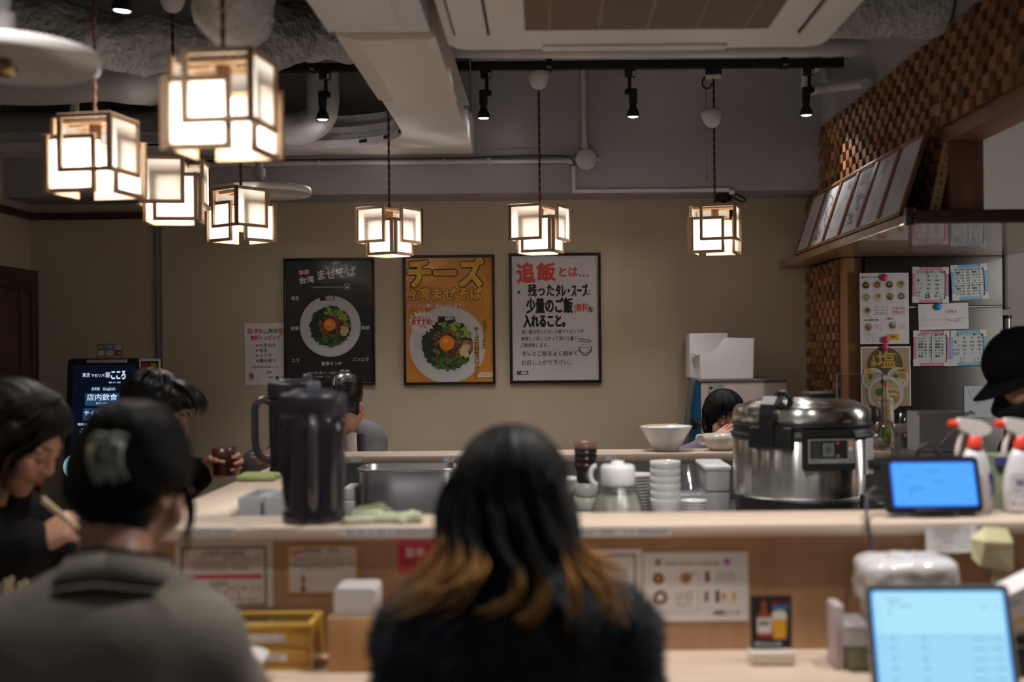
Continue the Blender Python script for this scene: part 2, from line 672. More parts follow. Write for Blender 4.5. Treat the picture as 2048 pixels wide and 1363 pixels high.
M_POST = wood('post_wood', (0.17, 0.075, 0.035), (0.25, 0.12, 0.06), rough=0.5, axis=2, scale=7)
M_STEEL = pm('brushed_steel', (0.55, 0.54, 0.53), rough=0.24, metal=1.0, bump=(60, 0.06, 0.001), stretch=(1, 1, 12))
M_STEELD = pm('dull_steel', (0.36, 0.36, 0.36), rough=0.38, metal=1.0)
M_CHROME = pm('chrome', (0.8, 0.8, 0.8), rough=0.12, metal=1.0)
M_WPLAS = pm('white_plastic', (0.72, 0.70, 0.70), rough=0.35)
M_PORC = pm('white_porcelain', (0.78, 0.76, 0.74), rough=0.15, coat=0.3)
M_PAPER = pm('white_paper', (0.74, 0.71, 0.71), rough=0.7)
M_INK = pm('black_ink', (0.012, 0.011, 0.012), rough=0.6)
M_INKG = pm('grey_ink', (0.16, 0.15, 0.15), rough=0.7)
M_RED = pm('red_ink', (0.55, 0.035, 0.03), rough=0.55)
M_CARM = pm('carmine_ink', (0.50, 0.02, 0.05), rough=0.55)
M_ORANGE = pm('orange_ink', (0.75, 0.30, 0.03), rough=0.5)
M_YELLOW = pm('yellow_ink', (0.72, 0.42, 0.03), rough=0.5)
M_GREEN = pm('leaf_green', (0.07, 0.16, 0.025), rough=0.6)
M_GREEND = pm('dark_green', (0.02, 0.045, 0.02), rough=0.6)
M_GREENL = pm('onion_green', (0.28, 0.38, 0.06), rough=0.6)
M_MEAT = pm('minced_meat', (0.20, 0.06, 0.03), rough=0.6)
M_MEATL = pm('minced_meat_light', (0.30, 0.11, 0.05), rough=0.6)
M_YOLK = pm('egg_yolk', (0.80, 0.25, 0.015), rough=0.4)
M_GARLIC = pm('garlic', (0.66, 0.50, 0.24), rough=0.6)
M_BROTH = pm('broth', (0.45, 0.28, 0.11), rough=0.5)
M_PINK = pm('pink_tape', (0.66, 0.27, 0.42), rough=0.5)
M_SKYB = pm('light_blue_tape', (0.22, 0.48, 0.68), rough=0.5)
M_MAGP = pm('pink_magnet', (0.60, 0.045, 0.19), rough=0.35)
M_MAGB = pm('blue_magnet', (0.03, 0.25, 0.55), rough=0.35)
M_CLEAR = clear_mat('clear_plastic', (0.93, 0.93, 0.93), 0.13, 0.06)
M_FILM = clear_mat('crinkled_film', (0.93, 0.93, 0.93), 0.22, 0.10)
M_SKINW = pm('skin', (0.52, 0.28, 0.19), rough=0.45)

# ---------------------------------------------------------------- room shell
CEIL = ZC + 1.35
YB = 6.0
XL = -2.57
XR = 1.327            # face of the block wall
BEAM_Y = 5.71
BEAM_Z = ZC + 0.75

structure(MB().box(-3.2, 3.2, -1.0, 6.1, -0.05, 0, pm('floor_tile', (0.10, 0.09, 0.085), rough=0.5, var=(6, 0.2))).build('floor'))
structure(MB().box(XL, XR + 0.10, YB, YB + 0.1, 0, CEIL, M_WALL).build('wall_back'))
structure(MB().box(XR + 0.10, 3.2, YB, YB + 0.1, 0, CEIL, pm('kitchen_wall_paint', (0.50, 0.46, 0.40), rough=0.6)).build('wall_kitchen'))
structure(MB().box(3.2, 3.3, -1.0, YB + .1, 0, CEIL, pm('kitchen_wall_paint', (0.50, 0.46, 0.40), rough=0.6)).build('wall_right'))
structure(MB().box(XL - 0.1, XL, 2.0, YB + 0.1, 0, CEIL, M_WALL).build('wall_left'))
mb = MB()
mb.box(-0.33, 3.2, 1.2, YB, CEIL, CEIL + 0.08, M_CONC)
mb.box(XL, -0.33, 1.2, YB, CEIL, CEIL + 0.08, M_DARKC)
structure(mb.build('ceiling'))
structure(MB().box(XL, XR + 0.0, BEAM_Y, YB, BEAM_Z, CEIL, M_CONC).build('beam_back'))

# block wall on the right: pillar at the back, the strip over the shelf, the strip over the opening
SH_Z0, SH_Z1 = ZC + 0.40, ZC + 0.43
TILE_TOP = ZC + 1.035
LINT_Z = ZC + 0.668
M_GREYW = pm('grey_side_wall', (0.38, 0.37, 0.375), rough=0.7)
mb = MB()
mb.box(XR, XR + 0.083, 5.38, YB, 0, SH_Z0, M_GREYW)
mb.box(XR, XR + 0.083, 3.98, YB, SH_Z1, CEIL, M_GREYW)
mb.box(XR, XR + 0.10, 1.4, 3.98, LINT_Z + 0.05, CEIL, M_GREYW)
structure(mb.build('wall_right_partition'))

def block_mat():
    m = bpy.data.materials.new('wood_blocks')
    m.use_nodes = True
    nt = m.node_tree
    b = nt.nodes['Principled BSDF']
    a = nt.nodes.new('ShaderNodeAttribute'); a.attribute_name = 'tone'
    r = nt.nodes.new('ShaderNodeValToRGB')
    r.color_ramp.elements[0].color = (0.13, 0.045, 0.016, 1)
    r.color_ramp.elements[1].color = (0.50, 0.215, 0.075, 1)
    nt.links.new(a.outputs['Fac'], r.inputs['Fac'])
    tc = nt.nodes.new('ShaderNodeTexCoord'); mp = nt.nodes.new('ShaderNodeMapping')
    mp.inputs['Scale'].default_value = (40, 40, 6)
    nt.links.new(tc.outputs['Object'], mp.inputs['Vector'])
    n = nt.nodes.new('ShaderNodeTexNoise'); n.inputs['Scale'].default_value = 2.0; n.inputs['Detail'].default_value = 6
    nt.links.new(mp.outputs[0], n.inputs['Vector'])
    mx = nt.nodes.new('ShaderNodeMix'); mx.data_type = 'RGBA'; mx.blend_type = 'MULTIPLY'
    mx.inputs[0].default_value = 0.6
    nt.links.new(r.outputs['Color'], mx.inputs[6]); nt.links.new(n.outputs['Color'], mx.inputs[7])
    g = nt.nodes.new('ShaderNodeGamma'); g.inputs[1].default_value = 0.9
    nt.links.new(mx.outputs[2], g.inputs[0])
    nt.links.new(g.outputs[0], b.inputs['Base Color'])
    b.inputs['Roughness'].default_value = 0.5
    return m
M_BLOCK = block_mat()
def block_panel(name, y0, y1, z0, z1, label):
    """checker of raised and set back wood blocks"""
    rr = random.Random(int(y0 * 100 + z0 * 10))
    mb = MB(); tones = []
    pw, ph = 0.054, 0.037
    ny = max(1, round((y1 - y0) / pw)); nz = max(1, round((z1 - z0) / ph))
    pw = (y1 - y0) / ny; ph = (z1 - z0) / nz
    for i in range(ny):
        for j in range(nz):
            a0 = z0 + j * ph; a1 = a0 + ph
            if j == nz - 1: a1 -= (.012 if i % 2 else 0) + rr.uniform(0, .004)
            d = (0.024 if (i + j) % 2 else 0.011) + rr.uniform(-.0015, .0015)
            ya = y0 + i * pw
            mb.box(XR - d, XR - 0.0005, ya + 0.0028, ya + pw - 0.0028, a0 + 0.001, a1 - 0.001, M_BLOCK)
            tones += [rr.uniform(0.1, 1.0)] * 6
    mb.box(XR - .003, XR - .0003, y0, y1, z0, z1 - .016, M_DWOOD)
    tones += [0.0] * 6
    o = mb.build(name)
    at = o.data.attributes.new('tone', 'FLOAT', 'FACE')
    at.data.foreach_set('value', tones)
    return structure(o, label)
block_panel('wall_right_blocks', 5.39, BEAM_Y, 0.9, SH_Z0, None)
block_panel('wall_right_blocks', BEAM_Y, YB - 0.002, 0.9, SH_Z0, None)
block_panel('wall_right_blocks', BEAM_Y, YB - 0.002, SH_Z1, BEAM_Z - 0.002, None)
block_panel('wall_right_blocks', 3.99, BEAM_Y - 0.002, SH_Z1, TILE_TOP, None)
block_panel('wall_right_blocks', 2.3, 3.99, LINT_Z + 0.055, TILE_TOP, None)

# timber frame of the serving opening in the partition
mb = MB()
mb.box(XR - 0.004, XR + 0.105, 3.9, 3.978, SH_Z1, LINT_Z, M_POST, 0.002)
mb.box(XR - 0.012, XR + 0.105, 1.4, 3.978, LINT_Z, LINT_Z + 0.05, wood('lintel_wood', (0.17, 0.075, 0.035), (0.25, 0.12, 0.06), axis=1, scale=7), 0.002)
structure(mb.build('trim_1'), 'brown timber post and lintel round the serving opening')
# pillar end board below the shelf
structure(MB().box(XR - 0.002, XR + 0.085, 5.33, 5.379, 0, SH_Z0 - 0.001, wood('pillar_board', (0.30, 0.14, 0.06), (0.40, 0.20, 0.095), axis=2, scale=7), 0.002).build('trim_2'), 'straight grained timber board beside the fridge')

# brown cornice on the left and the grey metal joint strip
mb = MB()
mb.box(XL, PX(308, 430, 6), YB - 0.03, YB - 0.001, ZC + 0.672, ZC + 0.705, M_DWOOD)
mb.box(XL + 0.001, XL + 0.03, 3.0, YB - 0.001, ZC + 0.672, ZC + 0.705, M_DWOOD)
structure(mb.build('trim_3'), 'dark brown cornice at the top of the left wall')
xs = PX(318, 600, 6)
mb = MB()
mb.box(xs - 0.017, xs + 0.017, YB - 0.012, YB - 0.0005, 0.2, ZC + 0.70, pm('grey_metal_strip', (0.20, 0.20, 0.20), rough=0.4, metal=0.4))
mb.box(xs - 0.004, xs + 0.004, YB - 0.016, YB - 0.012, 0.2, ZC + 0.70, pm('grey_metal_strip_light', (0.34, 0.33, 0.33), rough=0.4, metal=0.4))
structure(mb.build('trim_4'), 'vertical grey metal joint strip on the back wall')

# sliding door in the left wall
droot = thing('door_1', 'dark brown wooden door in the left wall', 'door', (XL, 5.0, 0))
droot['kind'] = 'structure'
mb = MB()
zt = ZC + 0.417
mb.box(XL + 0.001, XL + 0.045, 5.93, 5.99, 0, zt, M_DWOOD, 0.004)
mb.box(XL + 0.001, XL + 0.045, 3.9, 3.97, 0, zt, M_DWOOD, 0.004)
mb.box(XL + 0.001, XL + 0.045, 3.97, 5.93, zt - 0.10, zt, M_DWOOD, 0.004)
mb.build('door_frame', droot)
mb = MB()
DW2 = wood('door_leaf_wood', (0.06, 0.026, 0.014), (0.11, 0.05, 0.026), axis=2, scale=5)
mb.box(XL + 0.004, XL + 0.028, 3.97, 5.93, 0.01, zt - 0.10, DW2)
for y in (5.80, 5.55, 4.95, 4.2):
    mb.box(XL + 0.028, XL + 0.036, y, y + 0.05, 0.01, zt - 0.10, DW2)
mb.build('door_leaf', droot)
# ---------------------------------------------------------------- dropped soffit and casing on the ceiling
SZ = ZC + 0.935
LX0, LX1 = -0.600, -0.328
r = 0.42
yb0 = 5.50
def soffit_poly(ins):
    # inner outline with a quarter round corner, set back by ins
    cx, cy = LX0 - r, yb0 - r
    a = [(cx + (r + ins) * math.cos(math.radians(t)), cy + (r + ins) * math.sin(math.radians(t))) for t in range(0, 91, 6)]
    return [(LX1, 1.6), (LX1, BEAM_Y - 0.002), (XL + 0.002, BEAM_Y - 0.002), (XL + 0.002, yb0 + ins)] + a[::-1] + [(LX0 + ins, 1.6)]
mb = MB()
Wm = M_WHITEP
mb.prism(soffit_poly(0.0), SZ, SZ + 0.035, Wm)
mb.prism(soffit_poly(0.022), SZ + 0.035, SZ + 0.06, Wm)
mb.prism(soffit_poly(0.035), SZ + 0.06, SZ + 0.10, Wm)
mb.prism(soffit_poly(0.055), SZ + 0.10, SZ + 0.115, Wm)
mb.prism(soffit_poly(0.075), SZ + 0.115, SZ + 0.16, Wm)
so = mb.build('beam_soffit')
structure(so, 'white dropped soffit with a rounded inner corner')
mb = MB()
cx, cy = LX0 - r, yb0 - r
for (t0, t1) in ((18, 23), (38, 43), (58, 64)):
    p = [(cx + r * math.cos(math.radians(t)) - 0.001 * math.cos(math.radians(t)), cy + (r - 0.001) * math.sin(math.radians(t))) for t in (t0, t1)]
    q = [(cx + (r + 0.004) * math.cos(math.radians(t)), cy + (r + 0.004) * math.sin(math.radians(t))) for t in (t0, t1)]
    mb.prism([p[0], p[1], q[1], q[0]], SZ + 0.014, SZ + 0.030, M_BLACKM)
mb.box(XL + 0.3, cx - 0.10, yb0 - 0.0015, yb0 + 0.004, SZ + 0.018, SZ + 0.026, M_BLACKM)
for x in (-2.12, -1.75, -1.40, -1.2):
    mb.box(x, x + 0.05, yb0 - 0.002, yb0 + 0.004, SZ + 0.012, SZ + 0.030, M_BLACKM)
mb.build('slot', so)

# casing joint wrapped under the long limb
Mx = Matrix(((1, 0, 0, 0), (0, 0, 1, 0), (0, 1, 0, 0), (0, 0, 0, 1)))
e_ = .0008
def u_shell(l, r, b, top, bev, y0, y1, mat):
    """thin cover wrapped under the casing: two lips and a bottom"""
    mb = MB()
    sec = [(LX0 - e_, top), (LX0 - l, top), (LX0 - l, SZ + .012), (LX0 - l * .5, SZ - .006), (LX0 + bev, SZ - b), (LX1 - .006, SZ - b), (LX1 + r, SZ - .012), (LX1 + r, top), (LX1 + e_, top), (LX1 + e_, SZ - e_), (LX0 - e_, SZ - e_)]
    mb.prism(sec, y0, y1, mat, M=Mx)
    return mb
tag(u_shell(.013, .013, .022, SZ + .10, .06, 3.52, 4.43, M_CREAMP).build('duct_cover'), 'cream plastic joint cover wrapped under the long white casing at top centre', 'duct cover')
mb = MB(); mb.box(LX0 - .018, LX1 - .075, 2.0, 3.46, SZ - .014, SZ - .001, M_WHITEP, .004)
tag(mb.build('duct_casing'), 'pale grey casing length nearest the camera at top centre', 'duct')

# ---------------------------------------------------------------- ceiling cassette air conditioner
AX0, AX1, AY0, AY1, AZ = -0.285, 0.865, 2.60, 3.70, ZC + 0.92
ac = thing('ceiling_air_conditioner', 'large cream ceiling cassette air conditioner with a brown intake grille', 'air conditioner', ((AX0 + AX1) / 2, (AY0 + AY1) / 2, AZ))
M_ACW = pm('aged_white_plastic', (0.80, 0.735, 0.69), rough=0.45, var=(2, .05))
mb = MB()
def yrr(ins, rr_): return rrect(AX0 + ins, AY0 + ins, AX1 - ins, AY1 - ins, rr_, 6)
mb.prism(yrr(0.0, 0.06), AZ + 0.012, AZ + 0.05, M_ACW)
mb.prism(yrr(0.012, 0.055), AZ + 0.004, AZ + 0.012, M_ACW)
mb.prism(yrr(0.03, 0.05), AZ, AZ + 0.004, M_ACW)
mb.build('panel', ac)
MB().box(AX0 + 0.10, AX1 - 0.10, AY0 + 0.1, AY1 - 0.1, AZ + 0.05, CEIL - 0.001, M_STEELD).build('body', ac)
GX0, GX1, GY0, GY1 = -0.048, 0.640, 2.80, 3.40
mb = MB()
mb.prism(rrect(GX0 - 0.045, GY0 - 0.05, GX1 + 0.055, GY1 + 0.06, 0.03), AZ - 0.004, AZ, M_ACW)
mb.prism(rrect(GX0 - 0.03, GY0 - 0.03, GX1 + 0.03, GY1 + 0.035, 0.02), AZ - 0.010, AZ - 0.004, M_ACW)
mb.build('grille_surround', ac)
M_GRILL = pm('brown_grille', (0.30, 0.215, 0.155), rough=0.7)
M_GRILLB = pm('brown_grille_back', (0.15, 0.105, 0.075), rough=0.8)
mb = MB()
mb.box(GX0, GX1, GY0, GY1, AZ - 0.011, AZ - 0.010, M_GRILLB)
n = 46
for i in range(n):
    y = GY0 + (GY1 - GY0) * (i + .5) / n
    mb.box(GX0, GX1, y - 0.0032, y + 0.0032, AZ - 0.016, AZ - 0.011, M_GRILL)
for i in range(5):
    x = GX0 + (GX1 - GX0) * (i + .5) / 5
    mb.box(x - 0.003, x + 0.003, GY0, GY1, AZ - 0.0165, AZ - 0.0105, M_GRILL)
mb.build('intake_grille', ac)
mb = MB()   # two side outlet flaps and the back one
def flap(x0, x1, y0, y1):
    mb.prism(rrect(x0 - .008, y0 - .008, x1 + .008, y1 + .008, 0.02), AZ - 0.001, AZ, M_BLACKM)
    mb.prism(rrect(x0, y0, x1, y1, 0.018), AZ - 0.010, AZ - 0.001, M_ACW)
flap(AX0 + 0.035, AX0 + 0.125, 2.75, 3.50)
mb.build('louvre_flap', ac)
mb = MB(); flap(AX1 - 0.115, AX1 - 0.035, 2.75, 3.50); mb.build('louvre_flap', ac)
mb = MB(); mb.box(0.0, 0.56, AY1 - 0.085, AY1 - 0.03, AZ - 0.008, AZ, M_ACW, 0.004); mb.build('louvre_flap', ac)

# ---------------------------------------------------------------- insulated ducts
M_INSUL = pm('grey_insulation_wrap', (0.47, 0.455, 0.435), rough=0.7, var=(9, 0.25), bump=(38, 0.9, 0.03))
M_INSULW = pm('white_insulation_wrap', (0.50, 0.48, 0.47), rough=0.7, var=(6, 0.12), bump=(18, 0.35, 0.012))
M_PVC = pm('white_pvc', (0.55, 0.53, 0.525), rough=0.45)
def lumpy(name, pts, rad, mat, amp, sc, seed, label, seg=44, ends=True):
    pts = spline(pts, 10)
    n = len(pts)
    rs = [rad(i / (n - 1)) if callable(rad) else rad for i in range(n)]
    if ends:
        for k, f in ((0, .35), (1, .75), (2, .93)):
            rs[k] *= f; rs[n - 1 - k] *= f
    mb = MB(); mb.tube(pts, rs, mat, seg)
    V = np.array(mb.v)
    c = np.array([tuple(p) for p in pts])
    nn = vnoise(V, sc, seed) * amp + np.abs(vnoise(V, sc * 2.3, seed + 1)) * amp * 0.7
    out = []
    m = n * seg
    for i, v in enumerate(V):
        j = i // seg if i < m else (0 if i < m + seg else n - 1)
        d = v - c[j]
        out.append(tuple(v + d / (np.linalg.norm(d) + 1e-6) * nn[i]))
    mb.v = out
    return tag(mb.build(name), label, 'duct', 'ceiling ducts')
def Q(px, py, Y): return tuple(P(px, py, Y))
lumpy('insulated_duct', [Q(-60, 45, 4.15), Q(130, 75, 4.15), Q(300, 90, 4.2), Q(420, 88, 4.25), Q(520, 75, 4.35), Q(610, 60, 4.5)], lambda t: 0.105 + 0.03 * math.sin(t * 9 + 1), M_INSUL, 0.032, 13, 3,
      'lumpy grey netted duct running across the ceiling at upper left')
lumpy('insulated_duct', [Q(470, -150, 3.25), Q(470, -40, 3.4), Q(470, 12, 3.62), Q(468, 14, 3.95)], lambda t: 0.115, M_INSUL, 0.020, 16, 5,
      'grey netted duct elbow bulging down above the largest lantern')
lumpy('insulated_duct', [Q(560, 30, 4.7), Q(640, 70, 4.75), Q(740, 60, 4.8)], lambda t: 0.10, M_INSUL, 0.030, 13, 9,
      'creased end of wrapped duct beside the white casing')
lumpy('insulated_duct', [(.90, 3.95, ZC + 1.15), (1.05, 3.95, ZC + 1.145), (1.19, 3.95, ZC + 1.15), (1.316, 3.95, ZC + 1.15)], lambda t: 0.125, M_INSUL, 0.010, 14, 17,
      'grey netted duct end meeting the side wall right of the air conditioner', ends=False)
lumpy('round_duct', [Q(-90, 165, 4.75), Q(90, 168, 4.75), Q(200, 160, 4.75), Q(258, 166, 4.78), Q(292, 170, 4.95), Q(300, 172, 5.25), Q(300, 175, 5.45)], lambda t: 0.083, M_PVC, 0.001, 5, 11,
      'smooth white round duct with an elbow at far left', ends=False)
lumpy('pipe_elbow', [Q(646, 112, 5.42), Q(646, 150, 5.42), Q(646, 200, 5.42), Q(640, 232, 5.42), Q(612, 254, 5.42), Q(570, 258, 5.42), Q(430, 256, 5.42)], lambda t: 0.072, M_INSULW, 0.003, 24, 12,
      'white wrapped pipe bending from vertical to level left of the casing', ends=False)
lumpy('level_duct', [Q(-90, 246, 5.35), Q(100, 243, 5.35), Q(250, 242, 5.35), Q(355, 242, 5.35)], lambda t: 0.047, pm('grey_duct', (0.2, 0.195, 0.195), rough=0.6), 0.001, 5, 13,
      'level grey duct under the dark recess at far left', ends=False)
# dark equipment boxes in the recess
a, b = P(20, 60, 5.25), P(210, 214, 5.25)
tag(MB().box(a.x, b.x, 5.05, 5.44, b.z, CEIL - 0.001, M_BLACKM, 0.01).build('fan_box'), 'black fan box hung in the dark ceiling recess at far left', 'fan box')
a, b = P(235, 60, 5.3), P(330, 232, 5.3)
mb = MB(); mb.cyl(Q(149, 130, 5.0), Q(149, 235, 5.0), 0.019, M_PVC); mb.cyl(Q(149, 178, 5.0), Q(149, 184, 5.0), 0.022, M_WPLAS)
tag(mb.build('drop_pipe'), 'short vertical grey pipe behind the left lantern cord', 'pipe')

# ---------------------------------------------------------------- round heat collector plates with sprinkler heads
def plate(px, py, Y, R, label):
    c = P(px, py, Y)
    t = thing('sprinkler_plate', label, 'sprinkler', (c.x, c.y, c.z), 'sprinkler heads under round plates')
    mb = MB()
    mb.lathe([(0.0, 0.004), (R * .985, 0.004), (R, -0.004), (R, -0.020), (R * .985, -0.026), (R * .94, -0.018), (0.0, -0.012)], pm('plate_enamel', (0.60, 0.57, 0.55), rough=0.35), c=tuple(c), seg=64)
    mb.build('plate', t)
    mb = MB()
    mb.cyl(c + Vector((0, 0, 0.004)), (c.x, c.y, CEIL - 0.001), 0.017, M_PVC)
    mb.cyl(c + Vector((0, 0, 0.05)), c + Vector((0, 0, 0.085)), 0.026, M_PVC)
    mb.cyl(c + Vector((0, 0, 0.004)), c + Vector((0, 0, 0.02)), 0.028, M_PVC)
    mb.build('drop_pipe', t)
    mb = MB()
    br = pm('brass', (0.50, 0.36, 0.14), rough=0.35, metal=1.0)
    mb.lathe([(0.0, -0.048), (0.013, -0.048), (0.026, -0.040), (0.030, -0.030), (0.022, -0.026), (0.015, -0.013)], br, c=tuple(c), seg=24)
    for k in range(6):
        a = k * PI / 3
        mb.box(-0.004, 0.004, -0.004, 0.004, -0.005, 0.0, M_BLACKM, M=Matrix.Translation(c + Vector((0.0265 * math.cos(a), 0.0265 * math.sin(a), -0.034))) @ Matrix.Rotation(a, 4, 'Z'))
    mb.build('sprinkler_head', t)
plate(5, 107, 2.53, 0.197, 'white round sprinkler plate nearest the camera at upper left')
plate(519, 377, 5.15, 0.219, 'white round sprinkler plate behind the small left lantern')

# ---------------------------------------------------------------- lighting track with spotlights
TY, TZ = 5.30, ZC + 1.256
tr = thing('lighting_track', 'long black lighting track under the ceiling holding four spotlights', 'track', (0.2, TY, TZ))
x0, x1 = PX(520, 140, TY), PX(1768, 125, TY)
MB().box(x0, x1, TY - 0.017, TY + 0.017, TZ - 0.018, TZ + 0.018, M_BLACK).build('rail', tr)
for px in (625, 1098, 1569):
    x = PX(px, 130, TY)
    mb = MB(); mb.box(x - 0.014, x + 0.014, TY - 0.020, TY + 0.020, TZ - 0.022, CEIL - 0.001, M_BLACK)
    mb.build('bracket', tr)
    mb = MB(); mb.box(x - 0.010, x + 0.010, TY - 0.0215, TY - 0.020, TZ - 0.016, TZ - 0.006, pm('grey_metal_plate', (0.3, 0.3, 0.3), rough=0.4)); mb.build('clip', tr)

M_LENS = glow('spot_lens', (0.85, 0.88, 1.0), 22.0)
def spotlight_parts(root, side):
    """black track spotlight hanging from the root point down"""
    mb = MB()
    mb.box(-0.024, 0.024, -0.016, 0.016, -0.035, 0.0, M_BLACK, 0.002)
    mb.build('track_adapter', root)
    MB().box(0.010, 0.022, -0.0175, -0.016, -0.034, -0.012, pm('pale_tab', (0.45, 0.44, 0.40), rough=.5)).build('adapter_tab', root)
    mb = MB(); mb.cyl((side * .003, 0, -0.035), (side * .003, 0, -0.105), 0.008, M_BLACK, seg=12); mb.build('stem', root)
    xo = -side * 0.012
    mb = MB()
    mb.cyl((side * .012, -0.012, -0.100), (side * .012, 0.012, -0.100), 0.013, M_BLACK, seg=20)
    mb.box(-0.006 + side * .003, 0.006 + side * .003, -0.007, 0.007, -0.108, -0.094, M_BLACK)
    mb.build('knuckle', root)
    mb = MB()
    mb.cyl((xo, 0, -0.088), (xo, 0, -0.150), 0.0185, M_BLACK, seg=24)
    mb.cyl((xo, 0, -0.150), (xo, 0, -0.170), 0.0150, M_BLACK, seg=24)
    mb.lathe([(0.0150, -0.168), (0.020, -0.178), (0.0265, -0.192), (0.0295, -0.208), (0.0295, -0.212), (0.027, -0.212), (0.026, -0.205)], M_BLACK, c=(xo, 0, 0), seg=28)
    mb.build('lamp_housing', root)
    mb = MB(); mb.lathe([(0.0265, -0.207), (0.018, -0.212), (0.0, -0.214)], M_LENS, c=(xo, 0, 0), seg=28)
    mb.build('lens', root)
spots = [(650, 144, 1, 'leftmost black spotlight on the long track, before the white pipe bend'), (972, 147, 1, 'black spotlight on the long track just right of the white casing'),
         (1260, 141, -1, 'black spotlight on the long track between the two right cords'), (1617, 134, 1, 'rightmost black spotlight on the long track, near the wooden block wall')]
for i, (px, py, side, lab) in enumerate(spots):
    x = PX(px, py, TY)
    t = thing('track_spotlight', lab, 'spotlight', (0, 0, 0), 'track spotlights')
    spotlight_parts(t, side)
    t.location = (x, TY, TZ - 0.019)
    SPOT_LIGHTS[i].location = (x - side * 0.012, TY, TZ - 0.019 - 0.222)
    if i == 3: SPOT_LIGHTS[i].rotation_euler = (Vector((1.24, 4.92, ZC + .43)) - SPOT_LIGHTS[i].location).to_track_quat('-Z', 'Y').to_euler()
t = thing('track_spotlight', 'lit black spotlight at the top edge, before the grey netted duct', 'spotlight', (0, 0, 0), 'track spotlights')
spotlight_parts(t, 1)
c = P(253, 20, 3.28)
t.location = (c.x + 0.012, 3.28, c.z + 0.212)
t.rotation_euler = (0.12, 0.10, 0)
SPOT_LIGHTS[4].location = (c.x, 3.28, c.z - 0.022)
for k in range(5, 9):   # unseen lamps of a front track, put in to light the near counter
    sx, sy, sz = LAMP_SPEC[k][:3]
    t2 = thing('track_spotlight', 'unseen black spotlight added on a front track above the near counter', 'spotlight', (0, 0, 0), 'front track spotlights out of view')
    spotlight_parts(t2, 1)
    t2.location = (sx + 0.012, sy, ZC + sz + 0.222)
t3 = tag(MB().box(-1.3, 1.3, 2.30 - .25, 2.30 + .17, ZC + 1.29, ZC + 1.349, M_BLACK).build('lighting_track'), 'unseen black lighting track added over the near counter', 'track')

for k in range(9, 12):  # made-up downlights that brighten the far counter and the cooker
    sx, sy, sz = LAMP_SPEC[k][:3]
    t2 = thing('added_downlight', 'unseen added round downlight in the ceiling behind the air conditioner', 'downlight', (sx, sy, CEIL), 'added downlights out of view')
    mb = MB(); mb.lathe([(.050, 0), (.062, 0), (.060, -.005), (.050, -.006)], M_WPLAS, c=(sx, sy, CEIL), seg=32); mb.build('trim_ring', t2)
    mb = MB(); mb.lathe([(.050, -.001), (0, -.001)], M_LENS, c=(sx, sy, CEIL), seg=32); mb.build('lens', t2)
# unseen fill lamp added at the kitchen wall to brighten fridge and opening
kl = thing('fill_lamp', 'unseen white tube lamp added on the kitchen side wall', 'lamp', (3.17, 4.0, 1.72))
MB().box(3.150, 3.199, 3.3, 4.9, 1.70, 1.76, M_WPLAS, .004).build('lamp_body', kl)
mb = MB(); mb.cyl((3.125, 3.35, 1.73), (3.125, 4.85, 1.73), .016, glow('fill_tube_glow', (1, .95, .9), 3.0)); mb.build('tube', kl)
l = bpy.data.lights.new('fill_tube_light', 'AREA'); l.shape = 'RECTANGLE'; l.size = 1.5; l.size_y = .04; l.energy = 15; l.color = (1, .96, .92)
lo = bpy.data.objects.new('fill_tube_light', l); COL.objects.link(lo)
lo.location = (3.10, 4.1, 1.73); lo.rotation_euler = (Vector((-1, .25, 0))).to_track_quat('-Z', 'X').to_euler()

# ---------------------------------------------------------------- pipes and conduits on the right
mb = MB()
mb.tube(spline([Q(830, 98, 4.95), Q(1200, 99, 4.95), Q(1600, 96, 4.95), Q(1700, 94, 4.95)], 4), 0.036, M_PVC, 20)
mb.cyl(Q(1692, 94, 4.95), Q(1706, 94, 4.95), 0.040, M_PVC)
mb.tube(spline([Q(1700, 94, 4.95), Q(1728, 90, 4.95), Q(1741, 70, 4.95), Q(1741, 48, 4.95)], 6), 0.037, M_PVC, 20)
tag(mb.build('drain_pipe'), 'thick white pipe running level under the ceiling behind the air conditioner', 'pipe')
mb = MB()
mb.tube(spline([Q(1668, 106, 5.38), Q(1640, 128, 5.45), Q(1617, 150, 5.55)], 5), 0.019, M_PVC, 16)
mb.tube([Q(1612, 138, 5.55), Q(1612, 182, 5.55)], 0.021, M_PVC, 16)
mb.tube(spline([Q(1612, 170, 5.55), Q(1614, 182, 5.55), Q(1630, 179, 5.55), Q(1640, 178, 5.5)], 5), 0.024, M_PVC, 16)
mb.tube([Q(1632, 179, 5.5), Q(1733, 166, 4.75)], 0.021, M_PVC, 16)
tag(mb.build('drain_pipe'), 'thin white pipe with two elbows beside the rightmost spotlight', 'pipe')
by = BEAM_Y
mb = MB()
mb.tube([Q(1166, 138, by - .02), Q(1169, 296, by - .02)], 0.013, M_PVC, 14)
mb.tube([Q(1168.5, 282, by - .02), Q(1169, 298, by - .02)], 0.016, M_PVC, 14)
mb.tube([Q(380, 330, by - .02), Q(560, 327, by - .02), Q(1140, 321, by - .02)], 0.011, M_PVC, 14)
mb.tube([Q(1136, 321, by - .02), Q(1150, 321, by - .02)], 0.017, M_PVC, 14)
for px in (640, 890, 978):
    c = P(px, 325, by); mb.box(c.x - .006, c.x + .006, by - .034, by - .001, c.z - .016, c.z + .016, M_PVC)
tag(mb.build('conduit'), 'grey painted conduit along the back beam up to the round box', 'conduit')
c = P(1172, 320, by)
jb = thing('junction_box', 'round white junction box on the grey back beam', 'junction box', (c.x, by, c.z))
Mj = Matrix.Translation((c.x, by - 0.001, c.z)) @ Matrix.Rotation(PI / 2, 4, 'X')
